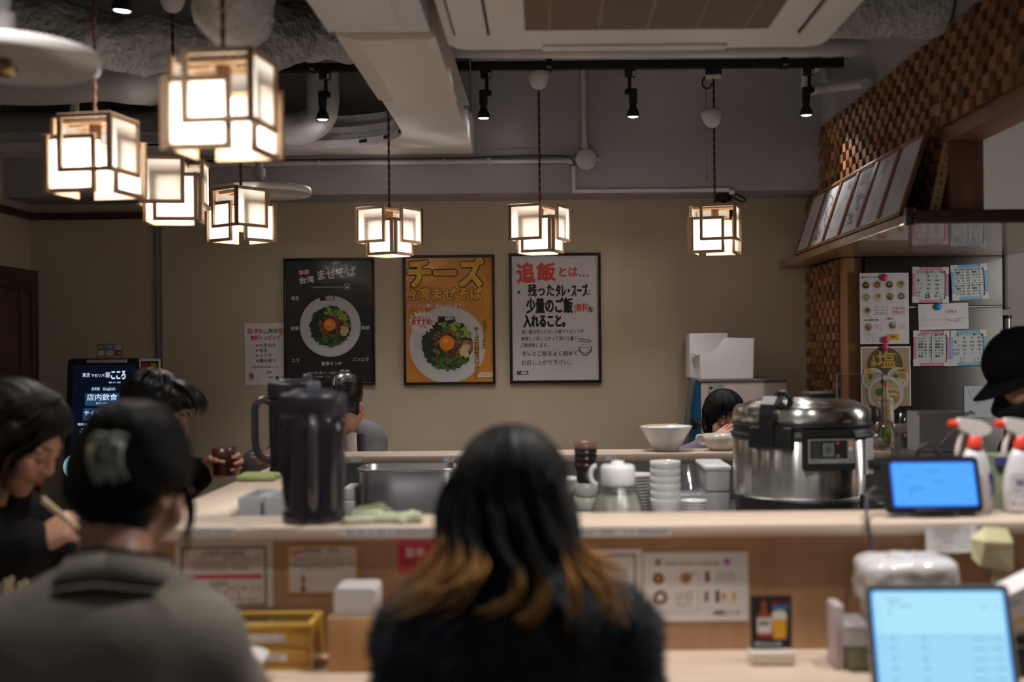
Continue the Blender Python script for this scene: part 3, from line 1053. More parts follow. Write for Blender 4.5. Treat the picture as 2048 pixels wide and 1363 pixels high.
mb = MB(); mb.lathe([(0.050, 0.0), (0.050, 0.036), (0.046, 0.040), (0.0, 0.040)], M_PVC, M=Mj, seg=36)
mb.cyl((c.x + .045, by - .02, c.z), (c.x + .062, by - .02, c.z), 0.012, M_PVC)
mb.build('lid', jb)
mb = MB()
for s in (-1, 1):
    mb.cyl((c.x + s * .034, by - .0435, c.z - s * .02), (c.x + s * .034, by - .041, c.z - s * .02), 0.004, M_STEELD, seg=10)
mb.build('screw', jb)
mb = MB()
p0, p1, p2 = P(1147, 331, by), P(1149, 383, by), P(1458, 380, by)
mb.box(p0.x - .008, p0.x + .008, by - .014, by - .001, p1.z - 0.008, p0.z, M_WPLAS)
mb.box(p0.x + .008, p2.x, by - .014, by - .001, p1.z - 0.008, p1.z + 0.008, M_WPLAS)
tag(mb.build('cable_raceway'), 'thin white cable raceway running right from the round junction box', 'raceway')
mb = MB()
mb.tube(spline([Q(380, 322, by - .040), Q(700, 318, by - .040), Q(900, 316, by - .039), Q(1050, 312, by - .039), Q(1130, 312, by - .040), Q(1147, 322, by - .036), Q(1147, 332, by - .018)], 6), 0.0035, M_BLACK, 8)
tag(mb.build('black_cable'), 'thin black cable lying along the conduit on the back beam', 'cable')
mb = MB()
rx = P(940, 160, 5.0)
mb.cyl((rx.x, 5.0, CEIL - 0.001), (rx.x, 5.0, PZ(940, 212, 5.0)), 0.004, M_STEELD, seg=8)
c = P(940, 216, 5.0)
mb.cyl(c + Vector((0, 0, .006)), c - Vector((0, 0, .002)), 0.024, M_STEELD, seg=18)
mb.cyl(c - Vector((0, 0, .002)), c - Vector((0, 0, .012)), 0.010, M_STEELD, seg=6)
mb.cyl(c - Vector((0, 0, .012)), c - Vector((0, 0, .022)), 0.005, M_STEELD, seg=8)
tag(mb.build('threaded_rod'), 'hanging threaded rod with a nut right of the white casing', 'rod')
mb = MB()
rx = P(1412, 200, 5.6)
mb.cyl((rx.x, 5.6, CEIL - .001), (rx.x, 5.6, PZ(1412, 356, 5.6)), 0.0018, M_STEELD, seg=6)
mb.cyl((rx.x, 5.6, PZ(1412, 352, 5.6)), (rx.x, 5.6, PZ(1412, 360, 5.6)), 0.006, M_STEELD, seg=8)
tag(mb.build('hanging_wire'), 'thin straight wire hanging left of the rightmost lantern cord', 'wire')

# small black camera on the soffit of the back beam
c = P(1447, 395, 5.82)
sc = thing('security_camera', 'small black camera under the beam behind the rightmost lantern', 'camera', (c.x, 5.82, BEAM_Z))
mb = MB(); mb.cyl((c.x, 5.82, BEAM_Z - 0.001), (c.x, 5.82, BEAM_Z - 0.035), 0.040, M_BLACK, seg=28); mb.build('mount', sc)
mb = MB(); mb.cyl((c.x, 5.82, BEAM_Z - 0.035), (c.x, 5.80, BEAM_Z - 0.065), 0.012, M_BLACK)
a = P(1444, 426, 5.8); mb.box(a.x - .048, a.x + .042, 5.74, 5.83, a.z - .045, BEAM_Z - .06, M_BLACK, 0.008); mb.build('camera_body', sc)
mb = MB(); mb.tube(spline([Q(1462, 388, 5.8), Q(1478, 390, 5.76), Q(1490, 399, 5.74), Q(1484, 403, 5.74), Q(1464, 394, 5.78)], 6), 0.004, M_BLACK, 8); mb.build('cable', sc)
mb = MB(); p = P(1463, 384, by); mb.box(p.x - .012, p.x + .012, by - .02, by - .001, p.z - .012, p.z + .008, M_WPLAS, 0.003)
tag(mb.build('cable_outlet'), 'small white outlet at the right end of the raceway', 'outlet')

# ---------------------------------------------------------------- lantern pendants
M_LW = wood('lantern_wood', (0.40, 0.25, 0.14), (0.50, 0.33, 0.20), rough=0.5, axis=2, scale=9)
M_WASHI = paper_mat('washi_paper', (0.93, 0.91, 0.87), 0.60)
M_BULB = glow('lit_bulb', (1.0, 0.92, 0.80), 14.0)
M_CORD = pm('brown_cloth_cord', (0.085, 0.028, 0.018), rough=0.8)
LS, LA, LT = 0.212, 0.158, 0.0125     # overall, one frame, stick
LH = 0.212
def square_frame(mb, u0, u1, z0, z1, face, depth):
    """a stick frame on one of the four sides; u along the side, depth outwards"""
    h = LS / 2
    def bx(a0, a1, b0, b1):
        d0, d1 = h - LT + depth, h + depth
        if face == 0: mb.box(a0, a1, -d1, -d0, b0, b1, M_LW, 0.001, 1)
        if face == 2: mb.box(-a1, -a0, d0, d1, b0, b1, M_LW, 0.001, 1)
        if face == 1: mb.box(d0, d1, a0, a1, b0, b1, M_LW, 0.001, 1)
        if face == 3: mb.box(-d1, -d0, -a1, -a0, b0, b1, M_LW, 0.001, 1)
    bx(u0, u1, z0, z0 + LT); bx(u0, u1, z1 - LT, z1)
    bx(u0, u0 + LT, z0 + LT, z1 - LT); bx(u1 - LT, u1, z0 + LT, z1 - LT)
def square_paper(mb, u0, u1, z0, z1, face, depth):
    d = LS / 2 - LT * .5 + depth
    q = [(u0, z0), (u1, z0), (u1, z1), (u0, z1)]
    if face == 0: v = [(a, -d, b) for a, b in q]
    if face == 1: v = [(d, a, b) for a, b in q]
    if face == 2: v = [(-a, d, b) for a, b in q]
    if face == 3: v = [(-d, -a, b) for a, b in q]
    mb.add(v, [(0, 1, 2, 3)], M_WASHI)
def make_lantern():
    root = thing('pendant_lantern', 'lantern', 'pendant lamp', (0, 0, 0), 'wooden lantern pendants')
    h = LS / 2; zt = LH / 2; zb = -LH / 2
    # upper frames meet at corner A (faces 0|1) and its opposite (2|3); lower ones at the other two corners
    for f in range(4):
        right = f in (0, 2)
        up = (h - LA, h) if right else (-h, -h + LA)
        lo = (-h, -h + LA) if right else (h - LA, h)
        mb = MB(); square_frame(mb, up[0], up[1], zt - LA, zt, f, 0.0); a = mb.build('upper_frame', root)
        if f != 0:
            mb = MB(); square_paper(mb, up[0] + .002, up[1] - .002, zt - LA + .002, zt - .002, f, 0.0); mb.build('paper_panel', a)
        mb = MB(); square_frame(mb, lo[0], lo[1], zb, zb + LA, f, -LT - 0.0005 if f in (0, 2) else -LT - 0.0005); a = mb.build('lower_frame', root)
        mb = MB(); square_paper(mb, lo[0] + .002, lo[1] - .002, zb + .002, zb + LA - .002, f, -LT - 0.0005); mb.build('paper_panel', a)
    mb = MB()
    hh = h - LT - .0005
    mb.box(-hh, hh, -0.035, -0.018, zt - 0.014, zt - 0.004, M_LW); mb.box(-hh, hh, 0.018, 0.035, zt - 0.014, zt - 0.004, M_LW)
    mb.box(-0.030, 0.030, -0.018, 0.018, zt - 0.016, zt - 0.004, M_LW)
    mb.build('top_bar', root)
    mb = MB(); mb.cyl((0, 0, zt - 0.016), (0, 0, zt - 0.058), 0.0165, pm('socket_wood', (0.18, 0.09, 0.04), rough=.5), seg=20); mb.build('socket', root)
    mb = MB(); mb.lathe([(0.011, zt - 0.058), (0.012, zt - 0.068), (0.0215, zt - 0.092), (0.0235, zt - 0.108), (0.019, zt - 0.122), (0.010, zt - 0.130), (0, zt - 0.132)], M_BULB, seg=24); mb.build('bulb', root)
    return root
def cord_mesh(root, z0, z1):
    mb = MB()
    n = max(12, int((z1 - z0) / 0.006))
    for ph in (0, PI):
        pts = [(0.0026 * math.cos(ph + i * .55), 0.0026 * math.sin(ph + i * .55), z0 + (z1 - z0) * i / n) for i in range(n + 1)]
        mb.tube(pts, 0.0032, M_CORD, 6)
    return mb.build('cord', root)
def canopy(root, z, tilt=0.0):
    mb = MB(Matrix.Translation((0, 0, z)) @ Matrix.Rotation(tilt, 4, 'Y'))
    mb.lathe([(0.0, 0.0), (0.010, 0.002), (0.027, 0.012), (0.039, 0.032), (0.0435, 0.058), (0.0445, 0.080), (0.042, 0.080), (0.040, 0.060)], M_WPLAS, seg=32)
    return mb.build('canopy', root)
proto = make_lantern()
LANT = [
    (447, 215, 2.65, -7, 'largest lit wooden lantern, nearest the camera', None, None),
    (191, 316, 3.34, -10, 'lit wooden lantern furthest left', None, None),
    (348, 383, 4.05, -83, 'lit wooden lantern half hidden below the largest one', 5, 0),
    (482, 432, 4.82, -38, 'lit wooden lantern beside the far sprinkler plate', None, None),
    (779, 464, 5.30, -120, 'lit wooden lantern hanging above the gap between black and yellow posters', None, None),
    (1080, 459, 5.30, -113, 'lit wooden lantern hanging just above the white poster', 1083, 186),
    (1430, 460, 5.30, -16, 'rightmost lit wooden lantern, before the small black camera', 1424, 255),
]
for i, (px, py, Y, rot, lab, cx_, cy_) in enumerate(LANT):
    rt = proto if i == 0 else dup(proto, label=lab)
    rt['label'] = lab
    rt.location = (0, 0, 0); rt.rotation_euler = (0, 0, 0)
    c = P(px, py, Y)
    lamps_c = c
    for ch in list(rt.children):
        if ch.name.startswith('cord') or ch.name.startswith('canopy'): bpy.data.objects.remove(ch)
    rt['_ctop'] = 0
    LANT[i] = (rt, c, rot, px, cx_, cy_, Y)
for i, (rt, c, rot, px, cx_, cy_, Y) in enumerate(LANT):
    del rt['_ctop']
    if i == 5:
        top = TZ - 0.018 - c.z; zc_ = top - 0.090
        cord_mesh(rt, LH / 2 - 0.016, zc_ + .002); canopy(rt, zc_)
        mb = MB(); mb.box(-0.03, 0.03, -0.016, 0.016, zc_ + .078, top - .001, M_BLACK); mb.build('track_adapter', rt)
    elif i == 6:
        top = TZ - 0.018 - c.z
        cord_mesh(rt, LH / 2 - 0.016, top - .045)
        canopy(rt, PZ(1424, 256, Y) - c.z, -0.20)
        mb = MB(); mb.box(-0.034, 0.034, -0.016, 0.016, top - .028, top - .001, M_BLACK); mb.build('track_adapter', rt)
        mb = MB(); mb.box(-0.034, 0.034, -0.014, 0.014, top - .046, top - .028, M_CREAMP, .003); mb.build('adapter_block', rt)
        mb = MB(); mb.tube([(-0.028 + 0.022 * math.cos(math.radians(a)) * 1.0, -0.004, top - 0.062 + 0.026 * math.sin(math.radians(a))) for a in range(70, 360, 15)], 0.0042, M_CORD, 8); mb.build('cord_loop', rt)
    elif i == 4:
        cord_mesh(rt, LH / 2 - 0.016, TZ - 0.018 - c.z - .09); canopy(rt, TZ - .018 - c.z - .090)
    elif i == 2:
        zz = PZ(348, 27, Y) - c.z
        cord_mesh(rt, LH / 2 - 0.016, zz + .002); canopy(rt, zz)
        mb = MB(); mb.cyl((0, 0, zz + .078), (0, 0, CEIL - c.z - .001), 0.012, M_BLACK); mb.build('drop_rod', rt)
    else:
        zz = CEIL - c.z - 0.085
        cord_mesh(rt, LH / 2 - 0.016, zz + .002); canopy(rt, zz)
    rt.location = c
    rt.rotation_euler = (0, 0, math.radians(rot))
    l = bpy.data.lights.new('lantern_glow', 'POINT')
    l.energy = 2.3
    l.color = (1.0, 0.96, 0.90)
    l.shadow_soft_size = 0.024
    lo = bpy.data.objects.new('lantern_glow', l)
    COL.objects.link(lo)
    lo.location = (c.x, c.y, c.z - 0.052)
# ---------------------------------------------------------------- counters
CT = ZC - 0.378          # top of the raised counter
DT = ZC - 0.655          # top of the dining counter
WT = ZC - 0.550          # kitchen work surface
NF, NB = 2.590, 2.790    # near counter, front and back edge
FF, FB = 4.360, 4.560    # far counter
LO, LI = -0.915, -0.740  # left counter, outer and inner edge
RXE = 1.55
rc = thing('raised_counter', 'pale wood raised counter running in a U round the kitchen', 'counter', (0, 3.5, 0))
th = 0.027
mb = MB()
mb.box(LO, RXE, NF, NB, CT - th, CT, M_ASH, 0.003)
mb.build('near_top', rc)
mb = MB()
mb.box(LO, 1.30, FF, FB, CT - th, CT, M_ASH, 0.003)
mb.build('far_top', rc)
mb = MB()
mb.box(LO, LI, NB + .0005, FF - .0005, CT - th, CT, M_ASHY, 0.002)
mb.build('left_top', rc)
mb = MB()
mb.box(LO + .03, RXE, NF + 0.024, NF + 0.045, 0.0, CT - th, M_PANEL)
mb.build('front_panel', rc)
mb = MB()
mb.box(LO + .03, LO + .05, NF + 0.046, FB - .03, 0.0, CT - th, M_PANEL)
mb.build('left_panel', rc)
mb = MB()
mb.box(LO + .051, 1.30, FB - .05, FB - .03, 0.0, CT - th, M_PANEL)
mb.build('back_panel', rc)
mb = MB()
M_KGREY = pm('kitchen_steel_panel', (0.30, 0.30, 0.31), rough=0.4, metal=0.6)
mb.box(LO + .051, 1.30, FF + .05, FB - .051, 0.0, CT - th - .0005, M_KGREY)
mb.box(LO + .051, LI - .012, NB + .1, FF + .049, 0.0, CT - th - .0005, M_KGREY)
mb.box(LO + .051, RXE, NF + .046, NB - .06, 0.0, CT - th - .0005, M_KGREY)
mb.build('kitchen_panel', rc)

dc = thing('dining_counter', 'pale wood dining counter below the raised counter', 'counter', (0, 2.4, 0))
mb = MB(); mb.box(LO - .45, 1.62, 2.135, NF + 0.0235, DT - .03, DT, M_ASH, 0.003); mb.build('near_top', dc)
mb = MB(); mb.box(LO - .43, LO + .0295, NF + .0245, FB + .38, DT - .03, DT, M_ASHY, 0.003); mb.build('left_top', dc)
mb = MB(); mb.box(LO + .03, 1.28, FB - .029, FB + .38, DT - .03, DT, M_ASH, 0.003); mb.build('far_top', dc)
mb = MB()
for x, y in ((-1.3, 2.2), (1.5, 2.2), (-1.3, FB + .3), (1.2, FB + .3), (0.1, 2.4)):
    mb = MB(); mb.box(x - .025, x + .025, y - .025, y + .025, 0, DT - .03, M_POST); mb.build('leg', dc)

wk = thing('kitchen_worktop', 'steel kitchen worktop behind the near counter', 'worktop', (0, 3.5, 0))
mb = MB(); mb.box(LI - .010, 1.15, NB - .055, 3.24, WT - .03, WT, M_STEELD, 0.003); mb.build('near_top', wk)
mb = MB(); mb.box(LI - .010, 1.24, 3.40, FF + .045, WT - .03, WT, M_STEELD, 0.003); mb.build('far_top', wk)
mb = MB(); mb.box(LI - .010, 1.13, NB - .055, 3.22, 0, WT - .03, M_KGREY); mb.build('near_cabinet', wk)
mb = MB(); mb.box(LI - .010, 1.22, 3.44, FF + .045, 0, WT - .03, M_KGREY); mb.build('far_cabinet', wk)

# seat number tags on the far counter edge
for px, py, s, lab in ((712, 917, '4', 'small grey tag numbered 4 on the far counter edge'), (897, 917, '3', 'small grey tag numbered 3 on the far counter edge'), (1222, 914, '2', 'small grey tag right of the stacked brown cups on the far counter edge')):
    m = MB(facing(px, py, FF - .0005))
    m.box(-.0195, .0195, -.010, .010, 0, .0012, pm('grey_tag', (0.70, 0.69, 0.70), rough=.5))
    m.text(s, 0.009, 0.0, .014, .0016, M_INKG)
    tag(m.build('seat_tag'), lab, 'tag', 'seat number tags')

def letters(m, x0, x1, y, h, z, mat, seed, dens=0.8):
    """row of small unreadable characters"""
    r = random.Random(seed); x = x0
    while x < x1 - h * .5:
        w_ = h * r.uniform(.55, .95)
        if r.random() < dens:
            for k in range(r.randint(2, 3)):
                yy = y - h / 2 + h * (k + .5) / 3
                m.rect(x, yy - h * .07, x + w_, yy + h * .07, z, mat)
            xx = x + w_ * r.uniform(.2, .8)
            m.rect(xx - h * .06, y - h / 2, xx + h * .06, y + h / 2, z + .0001, mat)
        x += w_ + h * .25

# label strips on the near counter edge
EK = NF / F
M_STRIP = pm('grey_label_strip', (0.58, 0.57, 0.58), rough=.5)
for (a, b, ink, lab) in ((386, 470, pm('blue_grey_ink', (0.18, 0.23, 0.32), rough=.6), 'short grey label strip at the left end of the near counter edge'), (680, 872, M_INKG, 'grey label strip with dark characters left of the long haired person'), (1120, 1342, M_INKG, 'long pale label strip on the counter edge right of the long haired person')):
    m = MB(facing(a, 1055, NF - .0005))
    m.box(0, (b - a) * EK, -.0185, 0.0, 0, .001, M_STRIP)
    letters(m, .006, (b - a) * EK - .006, -.0095, .008, .0013, ink, a)
    tag(m.build('label_strip'), lab, 'label')

# ---------------------------------------------------------------- signs on the near panel
PYF = NF + 0.024
PK = PYF / F
def panel_sheet(x0, y0, x1, y1):
    m = MB(facing(x0, y0, PYF - .0006))
    return m, (x1 - x0) * PK, (y1 - y0) * PK, (lambda px, py: ((px - x0) * PK, -(py - y0) * PK))
m, w_, h_, L = panel_sheet(350, 1083, 546, 1216)
m.box(0, w_, -h_, 0, 0, .0012, pm('cream_paper', (0.62, 0.53, 0.47), rough=.6))
a = L(362, 1093); b = L(533, 1212)
m.frame(a[0], b[1], b[0], a[1], .004, .0016, M_INK)
def row(m, L, x0, x1, y, h, mat, seed, d=.85):
    a = L(x0, y); b = L(x1, y); letters(m, a[0], b[0], a[1], h * PK, .0016, mat, seed, d)
row(m, L, 405, 490, 1106, 10, M_INK, 1); row(m, L, 386, 520, 1117, 7, M_INKG, 2); row(m, L, 386, 505, 1127, 7, M_INKG, 3); row(m, L, 386, 500, 1137, 7, M_INKG, 4)
for i, y in enumerate((1117, 1127, 1137)): p = L(377, y); m.text(str(i + 1), p[0], p[1], 8 * PK, .0016, M_CARM)
a = L(370, 1149); b = L(524, 1157); m.rect(a[0], b[1], b[0], a[1], .0016, M_CARM)
row(m, L, 420, 470, 1166, 10, M_INK, 5); row(m, L, 386, 520, 1176, 7, M_INKG, 6); row(m, L, 415, 480, 1185, 9, M_CARM, 7); row(m, L, 390, 515, 1198, 6, M_INKG, 8)
tag(m.build('notice_sheet'), 'framed paper notice with a red bar on the wood panel, lower left', 'notice')

m, w_, h_, L = panel_sheet(574, 1090, 716, 1186)
m.box(0, w_, -h_, 0, 0, .0012, pm('orange_border', (0.62, 0.30, 0.06), rough=.5))
a = L(579, 1093); b = L(711, 1184); m.poly(rrect(a[0], b[1], b[0], a[1], .008), .0015, pm('cream_paper', (0.62, 0.53, 0.47), rough=.6))
row(m, L, 610, 675, 1100, 11, M_INK, 11); row(m, L, 592, 630, 1117, 7, M_RED, 12); row(m, L, 636, 690, 1117, 7, pm('green_ink', (.05, .25, .05), rough=.6), 13)
row(m, L, 583, 705, 1128, 6, M_INKG, 14); row(m, L, 600, 695, 1136, 6, M_INKG, 15)
p = L(595, 1104); m.stroke([(p[0] - .012, p[1] - .004), (p[0], p[1] + .002), (p[0] + .012, p[1] + .003)], .006, .0018, M_RED)
p = L(606, 1166); m.rect(p[0] - .005, p[1] - .018, p[0] + .005, p[1] + .008, .0018, pm('bottle_red', (.2, .03, .03), rough=.5)); m.rect(p[0] - .0025, p[1] + .008, p[0] + .0025, p[1] + .018, .0018, M_INK); m.rect(p[0] - .005, p[1] - .006, p[0] + .005, p[1] + .002, .0019, M_YELLOW)
tag(m.build('notice_sheet'), 'orange bordered cream notice above the wooden napkin box', 'notice')

m, w_, h_, L = panel_sheet(796, 1078, 900, 1145)
m.box(0, w_, -h_, 0, 0, .0012, M_CARM)
p = L(830, 1105); m.text('旨辛', p[0], p[1], 20 * PK, .0016, M_PAPER, bold=.02)
row(m, L, 808, 880, 1126, 9, M_INK, 21); row(m, L, 850, 890, 1105, 9, M_INK, 23)
a = L(796, 1086); m.rect(0, a[1], w_, a[1] + .002, .0016, M_PINK)
tag(m.build('notice_sheet'), 'small red notice half hidden left of the long haired person', 'notice')

m, w_, h_, L = panel_sheet(1150, 1098, 1284, 1232)
m.box(0, w_, -h_, 0, 0, .0012, M_PAPER)
a = L(1160, 1109); b = L(1271, 1225); m.frame(a[0], b[1], b[0], a[1], .003, .0016, M_INK)
row(m, L, 1175, 1225, 1127, 10, M_INK, 31); row(m, L, 1170, 1255, 1140, 6, M_INKG, 32); row(m, L, 1170, 1255, 1152, 6, M_INKG, 33); row(m, L, 1175, 1250, 1166, 6, M_CARM, 34); row(m, L, 1175, 1250, 1180, 6, M_INKG, 35)
tag(m.build('notice_sheet'), 'white notice with black frame right of the long haired person', 'notice')

m, w_, h_, L = panel_sheet(1286, 1104, 1496, 1242)
m.box(0, w_, -h_, 0, 0, .0012, M_PAPER)
PUR = pm('purple_ink', (.45, .12, .42), rough=.5)
p = L(1316, 1124); m.rect(p[0] - .006, p[1] - .007, p[0] + .006, p[1] + .007, .0016, pm('slate_ink', (.2, .2, .28), rough=.5))
p = L(1454, 1124); m.rect(p[0] - .006, p[1] - .007, p[0] + .006, p[1] + .007, .0016, PUR)
p = L(1385, 1128); m.text('HOW TO EAT MAZESOBA', p[0], p[1], 10 * PK, .0016, M_INKG, fit=108 * PK, bold=.01)
for px, py, rr_, c1, c2 in ((1316, 1156, 11, M_GREEND, M_YOLK), (1371, 1156, 12, M_BROTH, M_MEATL), (1320, 1194, 14, M_MEAT, M_PAPER)):
    p = L(px, py); m.disc(p[0], p[1], rr_ * PK, .0016, c1); m.disc(p[0], p[1], rr_ * PK * .5, .0019, c2)
p = L(1371, 1156); m.stroke([p, (p[0] + .022, p[1] + .016)], .002, .0022, M_INKG)
p = L(1414, 1153); m.rect(p[0] - .005, p[1] - .012, p[0] + .005, p[1] + .012, .0016, M_MEAT)
for k, (px, c1) in enumerate(((1412, M_INKG), (1434, M_INK), (1447, M_ORANGE), (1467, M_YELLOW))):
    p = L(px, 1193); hh = (.011, .013, .008, .009)[k]; m.rect(p[0] - .004, p[1] - hh, p[0] + .004, p[1] + hh, .0016, c1)
for k in range(4): row(m, L, 1350, 1385, 1186 + k * 8, 4, M_INKG, 41 + k); row(m, L, 1430, 1470, 1143 + k * 6, 3.5, M_INKG, 51 + k)
a = L(1396, 1140); m.rect(a[0], L(0, 1222)[1], a[0] + .0006, a[1], .0016, M_INKG); a = L(1300, 1224); m.rect(a[0], a[1], L(1395, 0)[0], a[1] + .0006, .0016, M_INKG)
p = L(1450, 1226); m.text('麺屋こころ', p[0] + .004, p[1], 10 * PK, .0016, M_INK, bold=.02); row(m, L, 1422, 1436, 1226, 4, M_INKG, 61)
tag(m.build('menu_sheet'), 'white sheet with small food and drink pictures behind the beer card', 'menu')

# ---------------------------------------------------------------- things on the dining counter
c = P(1541, 1301, 2.50); z0 = DT
k = 2.50 / F
bs = thing('beer_card_stand', 'black beer picture card in a small pale stand on the counter', 'card stand', (c.x, 2.50, z0))
bx0, bx1 = PX(1499, 1300, 2.50), PX(1586, 1300, 2.50)
m = MB(); m.box(bx0, bx1, 2.475, 2.53, z0, z0 + .024, M_CREAMP, .003); m.box(bx0, bx1, 2.47, 2.478, z0 + .012, z0 + .030, M_CREAMP, .002); m.build('base', bs)
T0 = facing(1501, 1172, 2.506); T0 = Matrix.Translation((0, 0, z0 + .028 + 106 * k - T0.translation.z)) @ T0
m = MB(T0)
wd = 82 * k; hd = 106 * k
m.box(0, wd, -hd, 0, -.004, 0, M_INK)
def Lb(px, py): return ((px - 1501) * k, -(py - 1172) * k)
AMB = pm('beer_amber', (.75, .38, .02), rough=.4)
def b_rect(a, b_, c_, d, z, mt): p = Lb(a, b_); q = Lb(c_, d); m.rect(p[0], q[1], q[0], p[1], z, mt)
m.poly([Lb(1514, 1252), Lb(1542, 1252), Lb(1542, 1214), Lb(1533, 1203), Lb(1530, 1180), Lb(1524, 1180), Lb(1521, 1203), Lb(1513, 1214)], .0006, pm('bottle_brown', (.30, .07, .02), rough=.3))
b_rect(1514, 1216, 1542, 1246, .0009, M_PAPER); b_rect(1514, 1248, 1542, 1254, .0009, M_RED)
b_rect(1519, 1222, 1526, 1232, .0012, M_INK); b_rect(1529, 1222, 1536, 1232, .0012, M_INK)
m.poly([Lb(1546, 1258), Lb(1571, 1258), Lb(1573, 1218), Lb(1543, 1218)], .0006, AMB)
m.poly([Lb(1543, 1219), Lb(1573, 1219), Lb(1572, 1206), Lb(1566, 1201), Lb(1550, 1201), Lb(1544, 1206)], .0007, M_PAPER)
b_rect(1544, 1192, 1578, 1198, .0006, M_MAGB); p = Lb(1560, 1185); letters(m, p[0] - .016, p[0] + .016, p[1], .008, .0006, M_RED, 92)
p = Lb(1541, 1268); letters(m, p[0] - .034, p[0] + .034, p[1], .009, .0006, M_PAPER, 93)
m.build('card', bs)

# yellow cutlery drawer box
g = thing('cutlery_box', 'golden yellow cutlery box with two drawers and label strips', 'box', (PX(545, 1300, 2.50), 2.5, DT))
M_GOLD = wood('golden_bamboo', (0.42, 0.21, 0.025), (0.52, 0.28, 0.04), rough=.3, axis=0, scale=4, coat=.3)
M_GOLDL = pm('golden_edge', (0.60, 0.36, 0.06), rough=.3, coat=.3)
x0, x1 = PX(440, 1300, 2.48), PX(627, 1300, 2.48)
zt = DT + 0.088
m = MB(); m.box(x0, x1, 2.472, 2.590, DT, DT + .008, M_GOLDL); m.box(x0, x0 + .008, 2.472, 2.590, DT + .008, zt, M_GOLD); m.box(x1 - .008, x1, 2.472, 2.590, DT + .008, zt, M_GOLD)
m.box(x0 + .008, x1 - .008, 2.582, 2.590, DT + .008, zt + .002, M_GOLDL)
m.build('case', g)
m = MB()
m.box(x0, x1, 2.470, 2.480, zt, zt + .010, M_GOLDL, .002); m.box(x1 - .012, x1, 2.480, 2.590, zt, zt + .010, M_GOLDL, .002); m.box(x0, x1 - .012, 2.580, 2.590, zt + .002, zt + .010, M_GOLDL, .002)
m.build('rim', g)
m = MB(); m.box(x0 + .008, x1 - .013, 2.481, 2.579, zt - .004, zt + .002, clear_mat('smoky_lid', (.35, .32, .3), .2)); m.build('clear_lid', g)
for k_, (za, zb) in enumerate(((DT + .009, DT + .046), (DT + .048, zt - .001))):
    m = MB(); m.box(x0 + .009, x1 - .009, 2.474, 2.576, za, zb, M_GOLD, .002); d = m.build('drawer', g)
    m = MB(Matrix(((1, 0, 0, x0 + .055), (0, 0, -1, 2.4735), (0, 1, 0, (za + zb) / 2), (0, 0, 0, 1)))); m.box(0, .085 - .004 * k_, -.007, .007, 0, .0008, M_PAPER)
    letters(m, .004, .078, 0, .007, .0011, M_INKG, 70 + k_); m.build('label_strip', d)

# wooden napkin box
g = thing('napkin_box', 'light wooden napkin box standing beside the yellow cutlery box', 'box', (PX(710, 1300, 2.48), 2.5, DT))
x0, x1 = PX(657, 1300, 2.46), PX(762, 1300, 2.46); hz = DT + 0.112
M_BOX = wood('box_wood', (0.45, 0.22, 0.085), (0.52, 0.28, 0.12), rough=.5, axis=2, scale=4)
m = MB(); m.box(x0, x1, 2.45, 2.458, DT, hz, M_BOX, .001); m.box(x0, x1, 2.552, 2.56, DT, hz, M_BOX, .001); m.box(x0, x0 + .008, 2.458, 2.552, DT, hz, M_BOX); m.box(x1 - .008, x1, 2.458, 2.552, DT, hz, M_BOX); m.box(x0 + .008, x1 - .008, 2.458, 2.552, DT, DT + .008, M_BOX)
m.build('case', g)
m = MB()
for i in range(16):
    y = 2.463 + i * .0055; j = RND.uniform(-.0015, .0015)
    m.prism(rrect(x0 + .012 + j, DT + .012, x1 - .010 + j, DT + .172 + RND.uniform(-.002, .001), .010, 4), -y - .004, -y, M_PAPER, M=Matrix(((1, 0, 0, 0), (0, 0, -1, 0), (0, 1, 0, 0), (0, 0, 0, 1))))
tag(m.build('napkin_stack'), 'stack of white napkins standing in the wooden box', 'napkins', kind='stuff')

# tablet on the dining counter, bottom right
def tablet(name, label, px0, py0, px1, py1, Y, zb, tilt, case, scr, bez, rot=0.0, strength=1.0, items=None, border=None, lean=.012):
    k = Y / F
    W = (px1 - px0) * k; H = (py1 - py0) * k / math.cos(tilt) - .010
    cx = PX((px0 + px1) / 2, py1, Y)
    t = thing(name, label, 'tablet', (cx, Y, zb))
    T = Matrix.Translation((cx, Y, zb + .0115)) @ Matrix.Rotation(rot, 4, 'Z') @ Matrix.Rotation(PI / 2 - tilt, 4, 'X')
    m = MB(T); m.prism(rrect(-W / 2, 0, W / 2, H, .012, 5), -.009, 0, case); m.build('case', t)
    m = MB(T); m.prism(rrect(-W / 2 + .0055, .0055, W / 2 - .0055, H - .0055, .010, 5), 0, .0012, M_BLACK); m.build('bezel', t)
    m = MB(T); sx0, sy0, sx1, sy1 = -W / 2 + bez[0], bez[1], W / 2 - bez[2], H - bez[3]
    if border: m.prism(rrect(sx0, sy0, sx1, sy1, .006, 4), .0012, .0016, border); sx0 += .004; sx1 -= .004; sy0 += .003; sy1 -= .003
    m.prism(rrect(sx0, sy0, sx1, sy1, .005, 4), .0012, .0019, scr)
    if items: items(m, sx0, sy0, sx1 - sx0, sy1 - sy0)
    m.build('screen', t)
    m = MB(T)
    m.box(-W * .22, W * .22, 0.0, .006, -.03, 0.012, M_BLACK, .002)
    m.build('stand_foot', t)
    m = MB(); top = T @ Vector((0, H * .62, -.009)); m.tube([top, (top.x, top.y + .07, zb + .004)], .006, M_BLACK); m.build('stand_prop', t)
    return t
SCR1 = glow('screen_pale_blue', (0.42, 0.78, 0.96), 1.0)
SCR1B = glow('screen_edge_blue', (0.13, 0.42, 0.95), 1.0)
SCR1D = glow('screen_mark_blue', (0.25, 0.58, 0.85), 0.85)
SCR1L = glow('screen_band_blue', (0.36, 0.72, 0.95), 0.95)
SCR2 = glow('screen_sky_blue', (0.09, 0.40, 0.98), 1.0)
